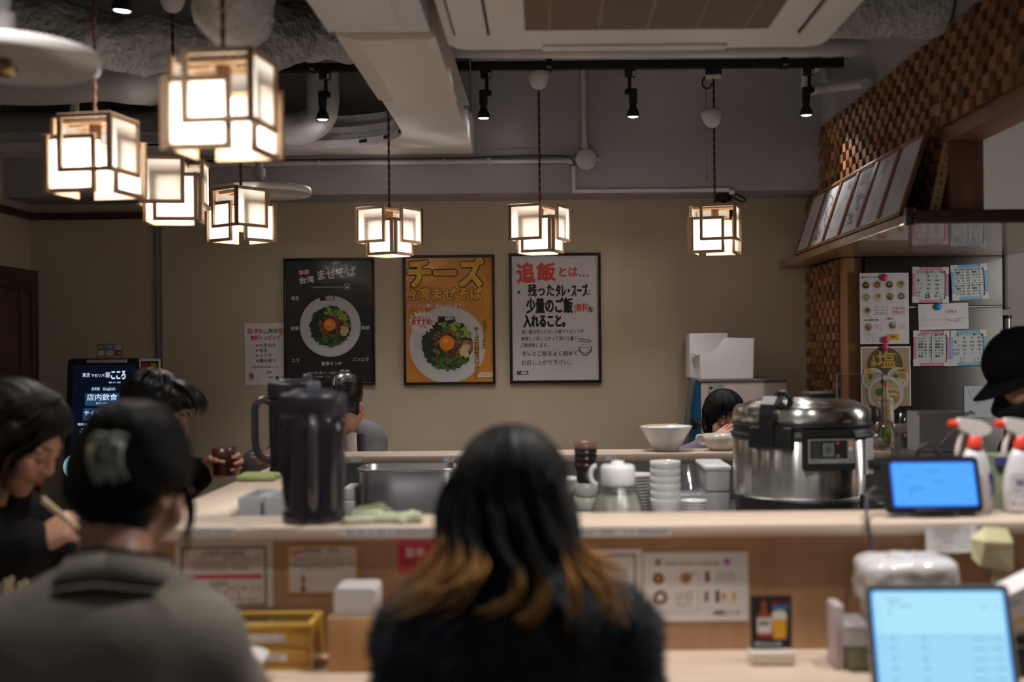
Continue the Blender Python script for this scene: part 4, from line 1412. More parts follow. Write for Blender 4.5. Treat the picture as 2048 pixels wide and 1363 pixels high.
SCR2B = glow('screen_deep_blue', (0.03, 0.16, 0.92), 1.0)
SCR2D = glow('screen_dim_blue', (0.05, 0.26, 0.75), 0.85)
def it1(m, x, y, W, H):
    z = .0022
    m.rect(x + W * .0, y + H * .02, x + W, y + H * .56, z - .0001, SCR1L)
    def bar(a, b, c, d, mt=SCR1D): m.rect(x + W * a, y + H * b, x + W * (a + c), y + H * (b + d), z, mt)
    bar(.10, .90, .11, .025); bar(.11, .845, .05, .02); bar(.19, .845, .10, .018); bar(.10, .77, .03, .02)
    for i in range(9): bar(.035, .86 - i * .06, .02, .015)
    for i in range(5):
        yy = .50 - i * .105
        bar(.10, yy, .05, .03); bar(.34, yy, .05, .03); bar(.72, yy, .11, .02); bar(.86, yy - .01, .006, .035); bar(.89, yy, .07, .025)
    bar(.83, .83, .04, .02); bar(.92, .83, .03, .02)
def it2(m, x, y, W, H):
    z = .0022
    def bar(a, b, c, d, mt=SCR2D): m.rect(x + W * a, y + H * b, x + W * (a + c), y + H * (b + d), z, mt)
    bar(0, .82, 1, .004); bar(.42, .79, .14, .03); bar(.13, .68, .12, .025); bar(.08, .55, .05, .02); bar(.50, .54, .13, .03); bar(.10, .38, .03, .02); bar(.18, .38, .20, .035); bar(.18, .30, .08, .02); bar(.18, .22, .04, .02); bar(.92, .38, .03, .03)
    bar(.07, .92, .06, .02); bar(.07, .08, .05, .02); bar(.9, .1, .05, .03)
tablet('tablet', 'large grey edged tablet with a pale blue screen at the lower right corner', 1748, 1190, 2042, 1410, 2.21, DT, .33, pm('grey_case', (.26, .25, .24), rough=.4), SCR1, (.0105, .0105, .0105, .0115), rot=-.03, items=it1, border=SCR1B)
tablet('tablet', 'smaller black tablet with a bright blue screen on the raised counter', 1772, 917, 1969, 1034, 2.655, CT, .30, M_BLACK, SCR2, (.018, .013, .010, .012), rot=.02, items=it2, border=SCR2B)
m = MB()
m.tube(spline([Q(1776, 980, 2.70), Q(1750, 976, 2.70), Q(1735, 990, 2.68), Q(1733, 1020, 2.60), Q(1735, 1046, 2.578), Q(1742, 1080, 2.575), Q(1752, 1108, 2.56), Q(1770, 1118, 2.55)], 6), .0042, pm('grey_cable', (.05, .045, .05), rough=.5), 8)
tag(m.build('power_cable'), 'dark cable hanging from the smaller tablet over the counter edge', 'cable')

# plastic wrapped pack on a carton, lower right
def blob_pack(name, x0, x1, y0, y1, z0, z1, mat, seed, amp=.008):
    F_ = Field((x0 - .03, y0 - .03, z0 - .03), (x1 + .03, y1 + .03, z1 + .03), .006)
    r_ = (z1 - z0) * .42
    F_.chain([(x0 + r_, y0 + r_, z0 + r_), (x1 - r_, y0 + r_, z0 + r_), (x1 - r_, y1 - r_, z0 + r_), (x0 + r_, y1 - r_, z0 + r_), (x0 + r_, y0 + r_, z0 + r_)], [r_] * 5, .03)
    F_.chain([(x0 + r_, y0 + r_, z1 - r_), (x1 - r_, y0 + r_, z1 - r_), (x1 - r_, y1 - r_, z1 - r_), (x0 + r_, y1 - r_, z1 - r_), (x0 + r_, y0 + r_, z1 - r_)], [r_] * 5, .03)
    F_.ell(((x0 + x1) / 2, (y0 + y1) / 2, (z0 + z1) / 2), ((x1 - x0) * .47, (y1 - y0) * .45, (z1 - z0) * .5), None, .03)
    V, Qd = F_.mesh()
    nn = vnoise(V, 55, seed) * amp
    c_ = np.array([(x0 + x1) / 2, (y0 + y1) / 2, (z0 + z1) / 2])
    d_ = V - c_
    V = V + d_ / (np.linalg.norm(d_, axis=1)[:, None]) * nn[:, None]
    V[:, 2] = np.maximum(V[:, 2], z0 + .0005)
    mb_ = MB(); add_np(mb_, V, Qd, mat)
    return mb_
Yp = 2.46
x0, x1 = PX(1724, 1200, Yp), PX(1908, 1200, Yp)
zs = DT + .118
m = MB(); m.box(x0 + .022, x1 - .012, 2.39, 2.56, DT, zs, pm('pale_carton', (.60, .55, .50), rough=.6), .003)
tag(m.build('carton'), 'pale carton under the plastic wrapped pack, mostly behind the large tablet', 'carton')
def superbox(c_, half, n_=5.0, res=36, mat=None, amp=.003, sc=60, seed=1):
    """soft cornered packet with creases"""
    a = np.linspace(-PI / 2, PI / 2, res); b = np.linspace(-PI, PI, res * 2, endpoint=False)
    A, B = np.meshgrid(a, b, indexing='ij')
    d = np.stack([np.cos(A) * np.cos(B), np.cos(A) * np.sin(B), np.sin(A)], -1).reshape(-1, 3)
    q = d / (np.abs(d) ** n_).sum(1)[:, None] ** (1 / n_)
    V = np.array(c_) + q * np.array(half)
    V += d * (vnoise(V, sc, seed) * amp + np.abs(vnoise(V, sc * 2.2, seed + 1)) * amp * .8)[:, None]
    V[:, 2] = np.maximum(V[:, 2], c_[2] - half[2])
    W2 = res * 2
    Qs = np.array([(i * W2 + k, i * W2 + (k + 1) % W2, (i + 1) * W2 + (k + 1) % W2, (i + 1) * W2 + k) for i in range(res - 1) for k in range(W2)])
    mb_ = MB(); add_np(mb_, V, Qs, mat)
    return mb_
zt = PZ(1820, 1112, Yp)
m = superbox(((x0 + x1) / 2, 2.475, (zs + zt) / 2), ((x1 - x0) / 2, .085, (zt - zs) / 2), 5, 40, pm('glossy_white_film', (.66, .63, .63), rough=.14, coat=.6), .0042, 62, 5)
tag(m.build('wrapped_pack'), 'white pack wrapped in shiny plastic film behind the large tablet', 'pack')
# clear lidded food boxes
cx0, cx1 = PX(1682, 1312, 2.48), PX(1738, 1312, 2.48)
g = thing('takeout_box', 'small clear lidded food boxes left of the large tablet', 'box', ((cx0 + cx1) / 2, 2.48, DT))
m = MB(); m.box(cx0 + .004, cx1 - .004, 2.43, 2.53, DT + .001, DT + .048, pm('green_brown_food', (.28, .26, .12), rough=.6, var=(60, .6), col2=(.10, .16, .04)), .006); m.build('filling', g)
m = MB(); m.prism(rrect(cx0, 2.425, cx1, 2.535, .012), DT, DT + .052, M_CLEAR); m.build('tray', g)
m = MB(); m.prism(rrect(cx0 - .006, 2.42, cx1 + .004, 2.54, .012), DT + .053, DT + .092, pm('milky_plastic', (.62, .60, .62), rough=.3, alpha=.55)); m.build('lid', g)
m = MB(facing(1669, 1210, 2.44)); hh = facing(1669, 1210, 2.44).translation.z - DT
m.box(0, .020, -hh, 0.0, -.07, 0.0, pm('milky_pink', (.62, .52, .54), rough=.3, alpha=.75), .003)
tag(m.build('plastic_sleeve'), 'upright milky plastic sleeve at the left of the clear food boxes', 'sleeve')

# notes taped to the counter edge on the right
def note(x0, y0, x1, y1, Y, mat, name, label, curl=.01, ink=None, seed=0, skew=0.0):
    k = Y / F; w_ = (x1 - x0) * k; h_ = (y1 - y0) * k
    T = facing(x0, y0, Y); m = MB(T); n_ = 10
    vs = []; fs = []
    for j in range(n_ + 1):
        for i in range(n_ + 1):
            u, v = i / n_, j / n_
            zz = .002 + curl * v * v + .004 * math.sin(u * 5 + seed) * v
            vs.append((u * w_ + skew * v, -v * h_ + .003 * math.sin(u * 4 + seed), zz))
    for j in range(n_):
        for i in range(n_):
            a = j * (n_ + 1) + i
            fs.append((a, a + n_ + 1, a + n_ + 2, a + 1))
    m.add(vs, fs, mat, True)
    vs2 = [(a, b, c - .0008) for a, b, c in vs]; m.add(vs2, [f[::-1] for f in fs], mat, True)
    if ink:
        for q in range(4): letters(m, w_ * .15, w_ * .85, -h_ * (.2 + .2 * q), h_ * .1, .004 + curl * (.2 + .2 * q) ** 2 + .004, ink, seed + q, .7)
    return tag(m.build(name), label, 'note')
note(1850, 1050, 1952, 1102, NF - .002, M_PAPER, 'paper_note', 'white paper note taped under the edge below the smaller tablet', .006, M_INKG, 3)
M_YG = pm('yellow_green_paper', (.56, .52, .30), rough=.6)
F_ = MB()
T = facing(1936, 1048, NF - .003)
k = NF / F
def Ln(px, py, z): return ((px - 1936) * k, -(py - 1048) * k, z)
m = MB(T)
pts = [Ln(1938, 1075, .004), Ln(1968, 1052, .003), Ln(2012, 1056, .004), Ln(2024, 1078, .006), Ln(2018, 1140, .022), Ln(1952, 1128, .024), Ln(1938, 1112, .016), Ln(1960, 1078, .030), Ln(2016, 1082, .024)]
m.add(pts, [(0, 7, 1), (1, 7, 8, 2), (2, 8, 3), (8, 4, 3), (7, 5, 4, 8), (0, 6, 5, 7), (0, 1, 2, 3, 4, 5, 6)], M_YG)
p = Ln(1990, 1092, .027); letters(m, p[0] - .026, p[0] + .026, p[1], .007, .031, M_RED, 91)
tag(m.build('paper_wrapper'), 'crumpled yellow green paper stuck on the counter edge at far right', 'paper')
note(1980, 1135, 2075, 1192, PYF - .001, pm('olive_paper', (.42, .36, .20), rough=.7), 'paper_note', 'dull yellow note on the panel below the crumpled paper', .004, None, 9)
# leaning carton at the right edge
m = MB(Matrix.Translation(P(2030, 1200, 2.42)) @ Matrix.Rotation(-.45, 4, 'Y') @ Matrix.Rotation(.2, 4, 'X'))
m.box(-.045, .09, -.03, .03, -.055, .035, M_PAPER, .002)
m.box(-.0452, .0902, -.0306, -.0302, -.030, -.022, M_YELLOW)
m.box(-.03, .0, -.0306, -.0302, .008, .016, M_SKYB); m.box(.01, .04, -.0306, -.0302, -.012, .006, M_INKG)
ob = tag(m.build('carton'), 'tilted white carton with a yellow stripe at the right edge', 'carton')
m = MB(); p = P(2036, 1260, 2.42); m.box(p.x - .05, p.x + .12, 2.37, 2.5, DT, p.z - .02, M_BLACK, .004)
tag(m.build('card_reader'), 'black box under the tilted carton at the right edge', 'box')

# bowl by the left guest
c = PH(505, 1310, -.655)
m = MB(); m.lathe([(0.0, .004), (.030, .004), (.032, 0.0), (.034, .004), (.060, .028), (.074, .052), (.072, .052), (.055, .026), (.0, .012)], M_PORC, c=(PX(462, 1300, 2.40), 2.40, DT), seg=40)
tag(m.build('bowl'), 'white bowl on the dining counter before the guest in the grey jacket', 'bowl')

# ---------------------------------------------------------------- pitchers on the raised counter
M_SMOKE = pm('smoky_plastic', (0.016, 0.014, 0.020), rough=0.13, coat=.5)
M_SMOKEL = pm('smoky_lid_plastic', (0.022, 0.021, 0.028), rough=0.38, coat=.15, coat_rough=.2)
def pitcher(px, Y, label, rot, x=None):
    x = PX(px, 900, Y) if x is None else x
    t = thing('water_pitcher', label, 'pitcher', (0, 0, 0), 'dark water pitchers')
    m = MB()
    m.lathe([(0.0, 0.0), (.066, 0.0), (.071, .006), (.0715, .016), (.069, .024), (.0685, .03), (.0705, .10), (.0715, .20), (.072, .252), (.069, .252), (.066, .03), (0, .028)], M_SMOKE, seg=56)
    m.build('jug_body', t)
    m = MB(); m.lathe([(.0725, .236), (.0748, .242), (.0748, .276), (.0735, .283), (.070, .286), (.050, .2875), (.046, .293), (.030, .296), (0, .297)], M_SMOKEL, seg=56); m.build('lid', t)
    m = MB(); m.box(.035, .060, -.016, .016, .280, .312, pm('grey_spout', (.10, .10, .13), rough=.25), .006); m.build('spout_flap', t)
    m = MB(); m.tube(spline([(-.066, 0, .225), (-.092, 0, .232), (-.113, 0, .214), (-.115, 0, .16), (-.114, 0, .10), (-.105, 0, .066), (-.085, 0, .048), (-.066, 0, .035)], 6), .0095, pm('smoky_handle', (0.05, .042, .055), rough=.16, coat=.4), 14, flat=1.2); m.build('handle', t)
    t.location = (x, Y, CT)
    t.rotation_euler = (0, 0, rot)
    return t
pitcher(627, 2.69, 'dark smoky plastic water pitcher nearest the camera', 1.75)
pitcher(590, 3.72, 'dark water pitcher with its handle showing, behind the nearest pitcher', 0.05, -.785)

# folded cloths
def towel(x0, x1, y0, y1, z, h, mat, seed, label, lumps):
    r = np.random.RandomState(seed)
    F_ = Field((x0 - .03, y0 - .03, z - .03), (x1 + .03, y1 + .03, z + h + .03), .005)
    for (a, b, rr_) in lumps:
        F_.cap((x0 + a[0] * (x1 - x0), y0 + a[1] * (y1 - y0), z + a[2] * h), (x0 + b[0] * (x1 - x0), y0 + b[1] * (y1 - y0), z + b[2] * h), rr_ * h, None, .012)
    V, Qd = F_.mesh()
    V[:, 2] += vnoise(V, 60, seed) * .003 + vnoise(V, 130, seed + 3) * .001
    V[:, 2] = np.maximum(V[:, 2], z + .0008)
    m = MB(); add_np(m, V, Qd, mat)
    return tag(m.build('cloth'), label, 'cloth')
M_CLOTHG = pm('pale_green_cloth', (.40, .42, .29), rough=.9, bump=(300, .3, .002))
M_CLOTHD = pm('olive_cloth', (.24, .24, .13), rough=.9, bump=(300, .3, .002))
M_CLOTHB = pm('green_cloth', (.36, .42, .17), rough=.9, bump=(300, .3, .002))
x0, x1 = PX(683, 1040, 2.66), PX(846, 1040, 2.66)
towel(x0, x1, 2.61, 2.72, CT, .034, M_CLOTHG, 4, 'crumpled pale green cloth beside the nearest pitcher',
      [((.05, .4, .15), (.95, .35, .15), .28), ((.08, .2, .2), (.3, .3, .2), .35), ((.5, .4, .2), (.93, .3, .45), .36), ((.3, .8, .2), (.9, .8, .25), .3), ((.75, .2, .2), (.86, .6, .5), .3), ((.15, .7, .3), (.45, .6, .45), .45)])
towel(PX(696, 1025, 2.70), PX(780, 1025, 2.70), 2.722, 2.78, CT, .03, M_CLOTHD, 6, 'dull olive cloth fold behind the pale green cloth', [((.1, .4, .2), (.9, .5, .2), .35), ((.2, .5, .4), (.7, .5, .6), .4)])
Yc = 3.95
x0, x1 = LO + .004, LI - .02
towel(x0, LO + .118, 3.50, 3.63, CT, .03, M_CLOTHB, 8, 'folded green cloth on the far left of the raised counter', [((.08, .2, .35), (.92, .25, .3), .36), ((.08, .8, .35), (.92, .8, .3), .36), ((.1, .5, .35), (.9, .5, .35), .4)])

# ---------------------------------------------------------------- things on the kitchen worktop
# steel container
Y = 4.08
x0, x1 = PX(716, 1000, Y), PX(916, 1000, Y); zt = PZ(800, 931, Y + .06)
def steel_pan(name, label, x0, x1, y0, y1, z0, z1):
    m = MB()
    vs = []; fs = []
    def lp(ins, z, r_): return [(p[0], p[1], z) for p in rrect(x0 + ins, y0 + ins, x1 - ins, y1 - ins, r_, 6)]
    loops = [lp(.016, z0, .03), lp(.012, z0 + .02, .035), lp(.008, z1 - .012, .04), lp(0, z1 - .010, .045), lp(-.002, z1 - .004, .045), lp(0, z1, .045), lp(.010, z1, .04), lp(.014, z0 + .025, .035), lp(.03, z0 + .004, .03)]
    n_ = len(loops[0])
    for l in loops: vs += l
    for i in range(len(loops) - 1):
        for k_ in range(n_):
            fs.append((i * n_ + k_, i * n_ + (k_ + 1) % n_, (i + 1) * n_ + (k_ + 1) % n_, (i + 1) * n_ + k_))
    fs.append(tuple(range(n_))[::-1]); fs.append(tuple((len(loops) - 1) * n_ + k_ for k_ in range(n_)))
    m.add(vs, fs, M_STEEL2, True)
    return tag(m.build(name), label, 'container')
M_STEEL2 = pm('satin_steel', (0.42, 0.40, 0.42), rough=0.3, metal=1.0)
steel_pan('steel_container', 'rectangular stainless steel container left of the long haired person', x0, x1, 4.02, 4.24, WT, zt)
m = MB(); c0, c1 = PX(696, 1000, 4.12), PX(722, 1000, 4.12)
z1 = PZ(705, 968, 4.15)
m.box(c0 - .01, x0 - .006, 4.05, 4.2, WT, WT + (z1 - WT) * .52, M_WPLAS, .006)
tag(m.build('white_box'), 'white plastic box between the nearest pitcher and the steel container, lower one', 'box', 'white boxes by the steel container')
m = MB(); m.box(c0 - .006, x0 - .008, 4.055, 4.195, WT + (z1 - WT) * .52 + .001, z1, M_WPLAS, .006)
tag(m.build('white_box'), 'white plastic box between the nearest pitcher and the steel container, upper one', 'box', 'white boxes by the steel container')
# bins at the left inner corner
BW = pm('grey_white_plastic', (.48, .48, .50), rough=.4)
for xa, xb_, ya_, yb2_, zz, lab in ((-.735, -.682, 2.86, 3.04, PZ(505, 985, 2.95), 'grey white plastic bin inside the left counter corner'), (-.672, -.60, 2.86, 3.10, PZ(545, 985, 2.95), 'pale plastic bin behind the base of the nearest pitcher')):
    m = MB()
    m.box(xa, xb_, ya_, yb2_, WT, WT + .006, BW); m.box(xa, xa + .006, ya_, yb2_, WT + .006, zz, BW); m.box(xb_ - .006, xb_, ya_, yb2_, WT + .006, zz, BW); m.box(xa + .006, xb_ - .006, ya_, ya_ + .006, WT + .006, zz, BW); m.box(xa + .006, xb_ - .006, yb2_ - .006, yb2_, WT + .006, zz, BW)
    tag(m.build('utensil_bin'), lab, 'bin')

# stacked bowls and cups
def bowl_prof(r_, h_, b_, t_=.003):
    return [(0, .003), (b_ * .8, .003), (b_ * .9, 0), (b_, 0), (b_ * 1.02, .006), (r_ * .8, h_ * .45), (r_ * .96, h_ * .8), (r_, h_), (r_ - t_, h_), (r_ * .93 - t_, h_ * .78), (r_ * .77 - t_, h_ * .45), (b_ * .9, .010), (0, .008)]
Y = 3.80
cx_ = PX(1172, 1000, Y)
M_CEL = pm('pale_celadon', (.50, .50, .44), rough=.25)
zb = WT; step = .045
for i in range(3):
    m = MB(); m.lathe([(r_, z_) for r_, z_ in [(0, .003), (.028, .003), (.030, 0), (.034, .001), (.037, .02), (.0385, .044), (.036, .044), (.032, .012), (0, .009)]], M_CEL, c=(cx_, Y, zb + i * .0425), seg=36)
    tag(m.build('small_bowl'), ('pale green bowl at the bottom of the stack under the brown cups', 'middle pale green bowl of the stack under the brown cups', 'top pale green bowl holding the brown cups')[i], 'bowl', 'pale bowls under the cups')
zc0 = zb + 3 * .0425 + .002
M_CUPD = pm('dark_brown_plastic', (.030, .018, .017), rough=.25)
M_CUPB = pm('brown_translucent_plastic', (.30, .17, .14), rough=.25, trans=.0, alpha=.60)
ztop = PZ(1172, 883, Y)
hc = .068; n_ = 4; st = (ztop - hc - zc0) / (n_ - 1)
for i in range(n_):
    top = i == n_ - 1
    m = MB(); m.lathe([(0, .002), (.026, .002), (.027, 0), (.028, .002), (.0315, hc * .45), (.0325, hc * .46), (.0362, hc), (.0345, hc), (.0300, hc * .45), (.0262, .008), (0, .007)], M_CUPB if top else M_CUPD, c=(cx_, Y, zc0 + i * st), seg=36)
    tag(m.build('water_cup'), ('dark brown cup at the bottom of the cup stack', 'second dark brown cup from the bottom of the cup stack', 'third dark brown cup, just under the see-through one', 'see-through brown cup on top of the cup stack')[i], 'cup', 'stacked brown cups')
# celadon bowl to the left, half hidden
m = MB(); m.lathe(bowl_prof(.07, .06, .032), M_PORC, c=(PX(1120, 1000, 3.95), 3.97, PZ(1140, 956, 3.95) - .06), seg=40)
tag(m.build('bowl'), 'white bowl peeking out between the long haired person and the brown cups', 'bowl')
m = MB(); xq = PX(1120, 1000, 3.95); m.box(xq - .07, xq + .035, 3.90, 4.05, WT, PZ(1140, 956, 3.95) - .0605, M_STEELD, .004)
tag(m.build('steel_box'), 'low steel box under the half hidden white bowl', 'box')
# jar with a white screw cap
Y = 3.12
cx_ = PX(1236, 1000, Y)
g = thing('dispenser_jar', 'clear plastic jar with a white screw cap beside the cup stack', 'jar', (cx_, Y, WT))
z1 = PZ(1236, 966, Y) - WT
m = MB(); m.lathe([(0, 0), (.122, 0), (.128, .006), (.126, .02), (.098, z1 * .55), (.060, z1 * .97), (.050, z1), (.046, z1), (.056, z1 * .95), (.094, z1 * .53), (.120, .02), (0, .006)], clear_mat('cloudy_plastic', (.88, .88, .87), .07, .3), c=(cx_, Y, WT), seg=48, sx=.82); m.build('jar_body', g)
m = MB(); m.lathe([(0, .004), (.114, .008), (.112, .02), (.086, z1 * .55), (.058, z1 * .86), (0, z1 * .87)], pm('cloudy_contents', (.36, .35, .30), rough=.5, var=(30, .4)), c=(cx_, Y, WT), seg=40, sx=.82); m.build('contents', g)
m = MB(); m.lathe([(.051, z1 - .004), (.052, z1), (.052, z1 + .040), (.047, z1 + .048), (.020, z1 + .050), (.018, z1 + .058), (0, z1 + .060)], M_WPLAS, c=(cx_, Y, WT), seg=40, sx=.86); m.build('cap', g)
m = MB(); m.tube([(cx_ - .055 - .016 * math.cos(math.radians(a)), Y, WT + z1 + .022 + .024 * math.sin(math.radians(a))) for a in range(-90, 91, 18)], .006, M_WPLAS, 10); m.build('cap_loop', g)
# stack of plates
Y = 4.06
cx_ = PX(1268, 1000, Y)
zt = PZ(1268, 950, Y); n_ = 12; st = (zt - WT) / n_
for i in range(n_):
    m = MB(); z_ = WT + i * st
    m.lathe([(0, .003), (.038, .003), (.040, 0), (.043, .002), (.066, .008), (.074, .0135), (.074, .0155), (.064, .0105), (.040, .0055), (0, .0055)], M_PORC, c=(cx_, Y, z_), seg=40)
    o = tag(m.build('plate'), 'white plate in the tall plate stack behind the white capped jar', 'plate', 'white plates in the tall stack')
    if i == n_ - 1: o['label'] = 'topmost white plate of the tall stack behind the white capped jar'
    if i == 0: o['label'] = 'lowest white plate of the tall stack behind the white capped jar'
# stack of deep bowls
Y = 3.86
cx_ = PX(1331, 1000, Y)
zt = PZ(1331, 921, Y); n_ = 6; hb = .062; st = .0235
zb0 = zt - hb - st * (n_ - 1)
nm = ['lowest', 'second lowest', 'third lowest', 'third from top', 'second from top', 'topmost']
for i in range(n_):
    m = MB(); m.lathe([(0, .004), (.026, .004), (.028, 0), (.031, 0), (.033, .005), (.044, hb * .4), (.0485, hb * .75), (.050, hb), (.0478, hb), (.0455, hb * .75), (.040, hb * .4), (.028, .012), (0, .010)], M_PORC, c=(cx_, Y, zb0 + i * st), seg=44)
    tag(m.build('deep_bowl'), nm[i] + ' white deep bowl in the stack left of the rice cooker', 'bowl', 'stacked white deep bowls')
if zb0 > WT + .004:
    m = MB(); m.box(cx_ - .06, cx_ + .05, Y - .06, Y + .05, WT, zb0 - .0005, M_STEELD, .003)
    tag(m.build('steel_tray'), 'upturned steel tray under the white deep bowls', 'tray')
# small plates
Y = 3.90
cx_ = PX(1387, 1000, Y)
zt = PZ(1387, 1000, Y); n_ = 6; st = .0095
zb1 = zt - .012 - st * (n_ - 1)
for i in range(n_):
    m = MB(); m.lathe([(0, .003), (.024, .003), (.026, 0), (.029, .001), (.040, .007), (.0445, .0115), (.0445, .0135), (.038, .0095), (.025, .0055), (0, .0055)], M_PORC, c=(cx_, Y, zb1 + i * st), seg=40)
    tag(m.build('small_plate'), nm[i] + ' small white plate beside the deep bowl stack', 'plate', 'small white plates')
m = MB(); m.box(cx_ - .035, cx_ + .045, Y - .05, Y + .05, WT, zb1 - .0005, M_STEELD, .003)
tag(m.build('steel_tray'), 'low steel tray under the small white plates', 'tray')
# clear measuring jug with film behind them
Y = 4.12
cx_ = PX(1376, 960, Y); zt = PZ(1390, 930, Y); zb2 = PZ(1390, 985, Y)
m = MB(); m.box(cx_ - .05, cx_ + .045, Y - .045, Y + .07, WT, zb2, pm('grey_white_plastic', (.48, .48, .50), rough=.4), .004)
tag(m.build('plastic_tub'), 'pale tub under the clear jug behind the small plates', 'tub')
m = MB(); m.lathe([(0, .0), (.036, .0), (.040, .004), (.046, zt - zb2), (.044, zt - zb2), (.037, .006), (0, .004)], M_CLEAR, c=(cx_, Y, zb2 + .001), seg=36)
tag(m.build('clear_jug'), 'clear plastic jug behind the stack of small white plates', 'jug')
# white boxes next to cooker
Y = 4.0
x0, x1 = PX(1408, 1000, Y), PX(1464, 1000, Y)
zt = PZ(1430, 928, Y)
zm = WT + (zt - WT) * .47
m = MB(); m.box(x0 + .004, x1 - .012, 3.96, 4.2, WT, zm, pm('grey_white_plastic', (.48, .48, .50), rough=.4), .008)
tag(m.build('white_tub'), 'lower pale plastic tub tucked left of the rice cooker', 'tub', 'plastic tubs by the cooker')
m = MB(); m.box(x0 + .002, x1 - .012, 3.955, 4.2, zm + .001, zt - .016, pm('grey_white_plastic', (.48, .48, .50), rough=.4), .008); m.box(x0 - .004, x1 - .008, 3.95, 4.205, zt - .016, zt, M_WPLAS, .006)
tag(m.build('white_tub'), 'upper pale plastic tub with lid left of the rice cooker', 'tub', 'plastic tubs by the cooker')

# ---------------------------------------------------------------- rice cooker
Y = 3.86
K = F / Y
cx_ = PX(1603, 900, Y)
R0 = 0.218
zl = lambda py: ZC - (py - 700 + (1603 - 1090) * RHO) * (Y - R0 * .7) / F - WT
g = thing('rice_cooker', 'big stainless steel commercial rice cooker with black handles', 'rice cooker', (cx_, Y, WT))
c = (cx_, Y, WT)
zk = lambda py: PZ(1603, py, Y - R0) - WT
z_bb = zk(1003); z_st = zk(884); z_bt = zk(852); z_lt = zk(826)
M_COOK = pm('cooker_steel', (0.62, 0.60, 0.56), rough=0.27, metal=1.0)
nt = M_COOK.node_tree; tg = nt.nodes.new('ShaderNodeTangent'); tg.direction_type = 'RADIAL'; tg.axis = 'Z'
bs_ = nt.nodes['Principled BSDF']; nt.links.new(tg.outputs[0], bs_.inputs['Tangent']); bs_.inputs['Anisotropic'].default_value = .85; bs_.inputs['Anisotropic Rotation'].default_value = .25
m = MB(); m.lathe([(0, 0), (R0 * .90, 0), (R0 * .96, .006), (R0 * .97, z_bb - .012), (R0 * .985, z_bb)], M_BLACK, c=c, seg=72); m.build('base_ring', g)
m = MB(); m.lathe([(R0 * .985, z_bb), (R0, z_bb + .01), (R0, z_st), (R0 * .99, z_st + .002)], M_COOK, c=c, seg=240)
for i_, v_ in enumerate(m.v):      # faint vertical waves of the drawn steel
    a_ = math.atan2(v_[1] - Y, v_[0] - cx_); q_ = 1 + .0011 * (math.sin(a_ * 23 + 1) + .8 * math.sin(a_ * 37 + 2) + .6 * math.sin(a_ * 61))
    m.v[i_] = (cx_ + (v_[0] - cx_) * q_, Y + (v_[1] - Y) * q_, v_[2])
m.build('outer_body', g)
m = MB(); m.lathe([(R0 * .99, z_st + .001), (R0 * 1.025, z_st + .004), (R0 * 1.03, z_st + .018), (R0 * 1.0, z_st + .021), (R0 * 1.0, z_bt - .006), (R0 * 1.02, z_bt - .004), (R0 * 1.02, z_bt), (R0 * .9, z_bt + .002)], pm('black_rubber', (.022, .022, .022), rough=.45), c=c, seg=96); m.build('rim_band', g)
m = MB(); m.lathe([(R0 * 1.0, z_bt + .001), (R0 * 1.0, z_lt - .006), (R0 * .975, z_lt + .008), (R0 * .93, z_lt + .016), (R0 * .88, z_lt + .017), (R0 * .84, z_lt + .022), (R0 * .76, z_lt + .030), (R0 * .6, z_lt + .034), (0, z_lt + .036)], M_COOK, c=c, seg=96); m.build('lid', g)
# front lock handle: a black arch with a grip loop
M_HAND = pm('handle_black', (.016, .017, .018), rough=.38)
hx = PX(1546, 840, Y - R0) - cx_
hy = -math.sqrt(max(0, R0 ** 2 - hx ** 2))
Th = Matrix.Translation((cx_ + hx, Y + hy, WT)) @ Matrix.Rotation(math.atan2(hx, -hy), 4, 'Z')
m = MB(Th)
def arch(x0, x1, pts):
    m.prism(pts, x0, x1, M_HAND, M=Matrix(((0, 0, 1, 0), (1, 0, 0, 0), (0, 1, 0, 0), (0, 0, 0, 1))))
zt_ = zk(790)
arch(-.026, .020, [(-.022, z_st - .012), (-.010, z_st - .016), (-.008, z_bt), (.0, z_lt + .004), (.025, z_lt + .022), (.045, z_lt + .028), (.055, zt_ - .008), (.035, zt_), (.008, zt_ - .004), (-.014, zt_ - .028), (-.022, z_lt - .004), (-.026, z_bt)])
m.build('latch_arm', g)
m = MB(Th); m.tube([(.034 + .026 * math.cos(a), .018, zt_ - .017 + .024 * math.sin(a)) for a in [math.radians(t) for t in range(0, 361, 20)]], .0095, M_HAND, 12); m.build('grip_loop', g)
m = MB(Matrix.Translation((cx_ + hx, Y + hy, WT)) @ Matrix.Rotation(math.atan2(hx, -hy), 4, 'Z')); m.box(-.068, .075, -.014, .022, z_st - .022, z_bt - .004, M_HAND, .005); m.build('front_bracket', g)
m = MB(); m.box(cx_ + .04, cx_ + .13, Y + .05, Y + .20, WT + z_lt + .022, WT + z_lt + .052, M_HAND, .008); m.build('hinge_cover', g)
# control panel
ax = PX(1657, 900, Y - R0) - cx_
ay = -math.sqrt(R0 ** 2 - ax ** 2)
Tp = Matrix.Translation((cx_ + ax, Y + ay, 0)) @ Matrix.Rotation(math.atan2(ax, -ay) * .55, 4, 'Z') @ Matrix(((1, 0, 0, 0), (0, 0, -1, 0), (0, 1, 0, 0), (0, 0, 0, 1)))
zc_ = PZ(1657, 902, Y - R0)
kk = (Y - R0) / F
W2 = 53 * kk; H2 = 38 * kk
m = MB(Tp); m.prism(rrect(-W2, zc_ - H2, W2, zc_ + H2, .008), -.04, .012, M_HAND)
m.prism(rrect(-W2 + .004, zc_ + H2 - .012, W2 - .004, zc_ + H2 + .004, .003), -.03, .016, M_HAND); m.build('panel_housing', g)
m = MB(Tp)
a0, a1, b0, b1 = -W2 + .014, W2 - .003, zc_ - H2 + .022, zc_ + H2 - .020
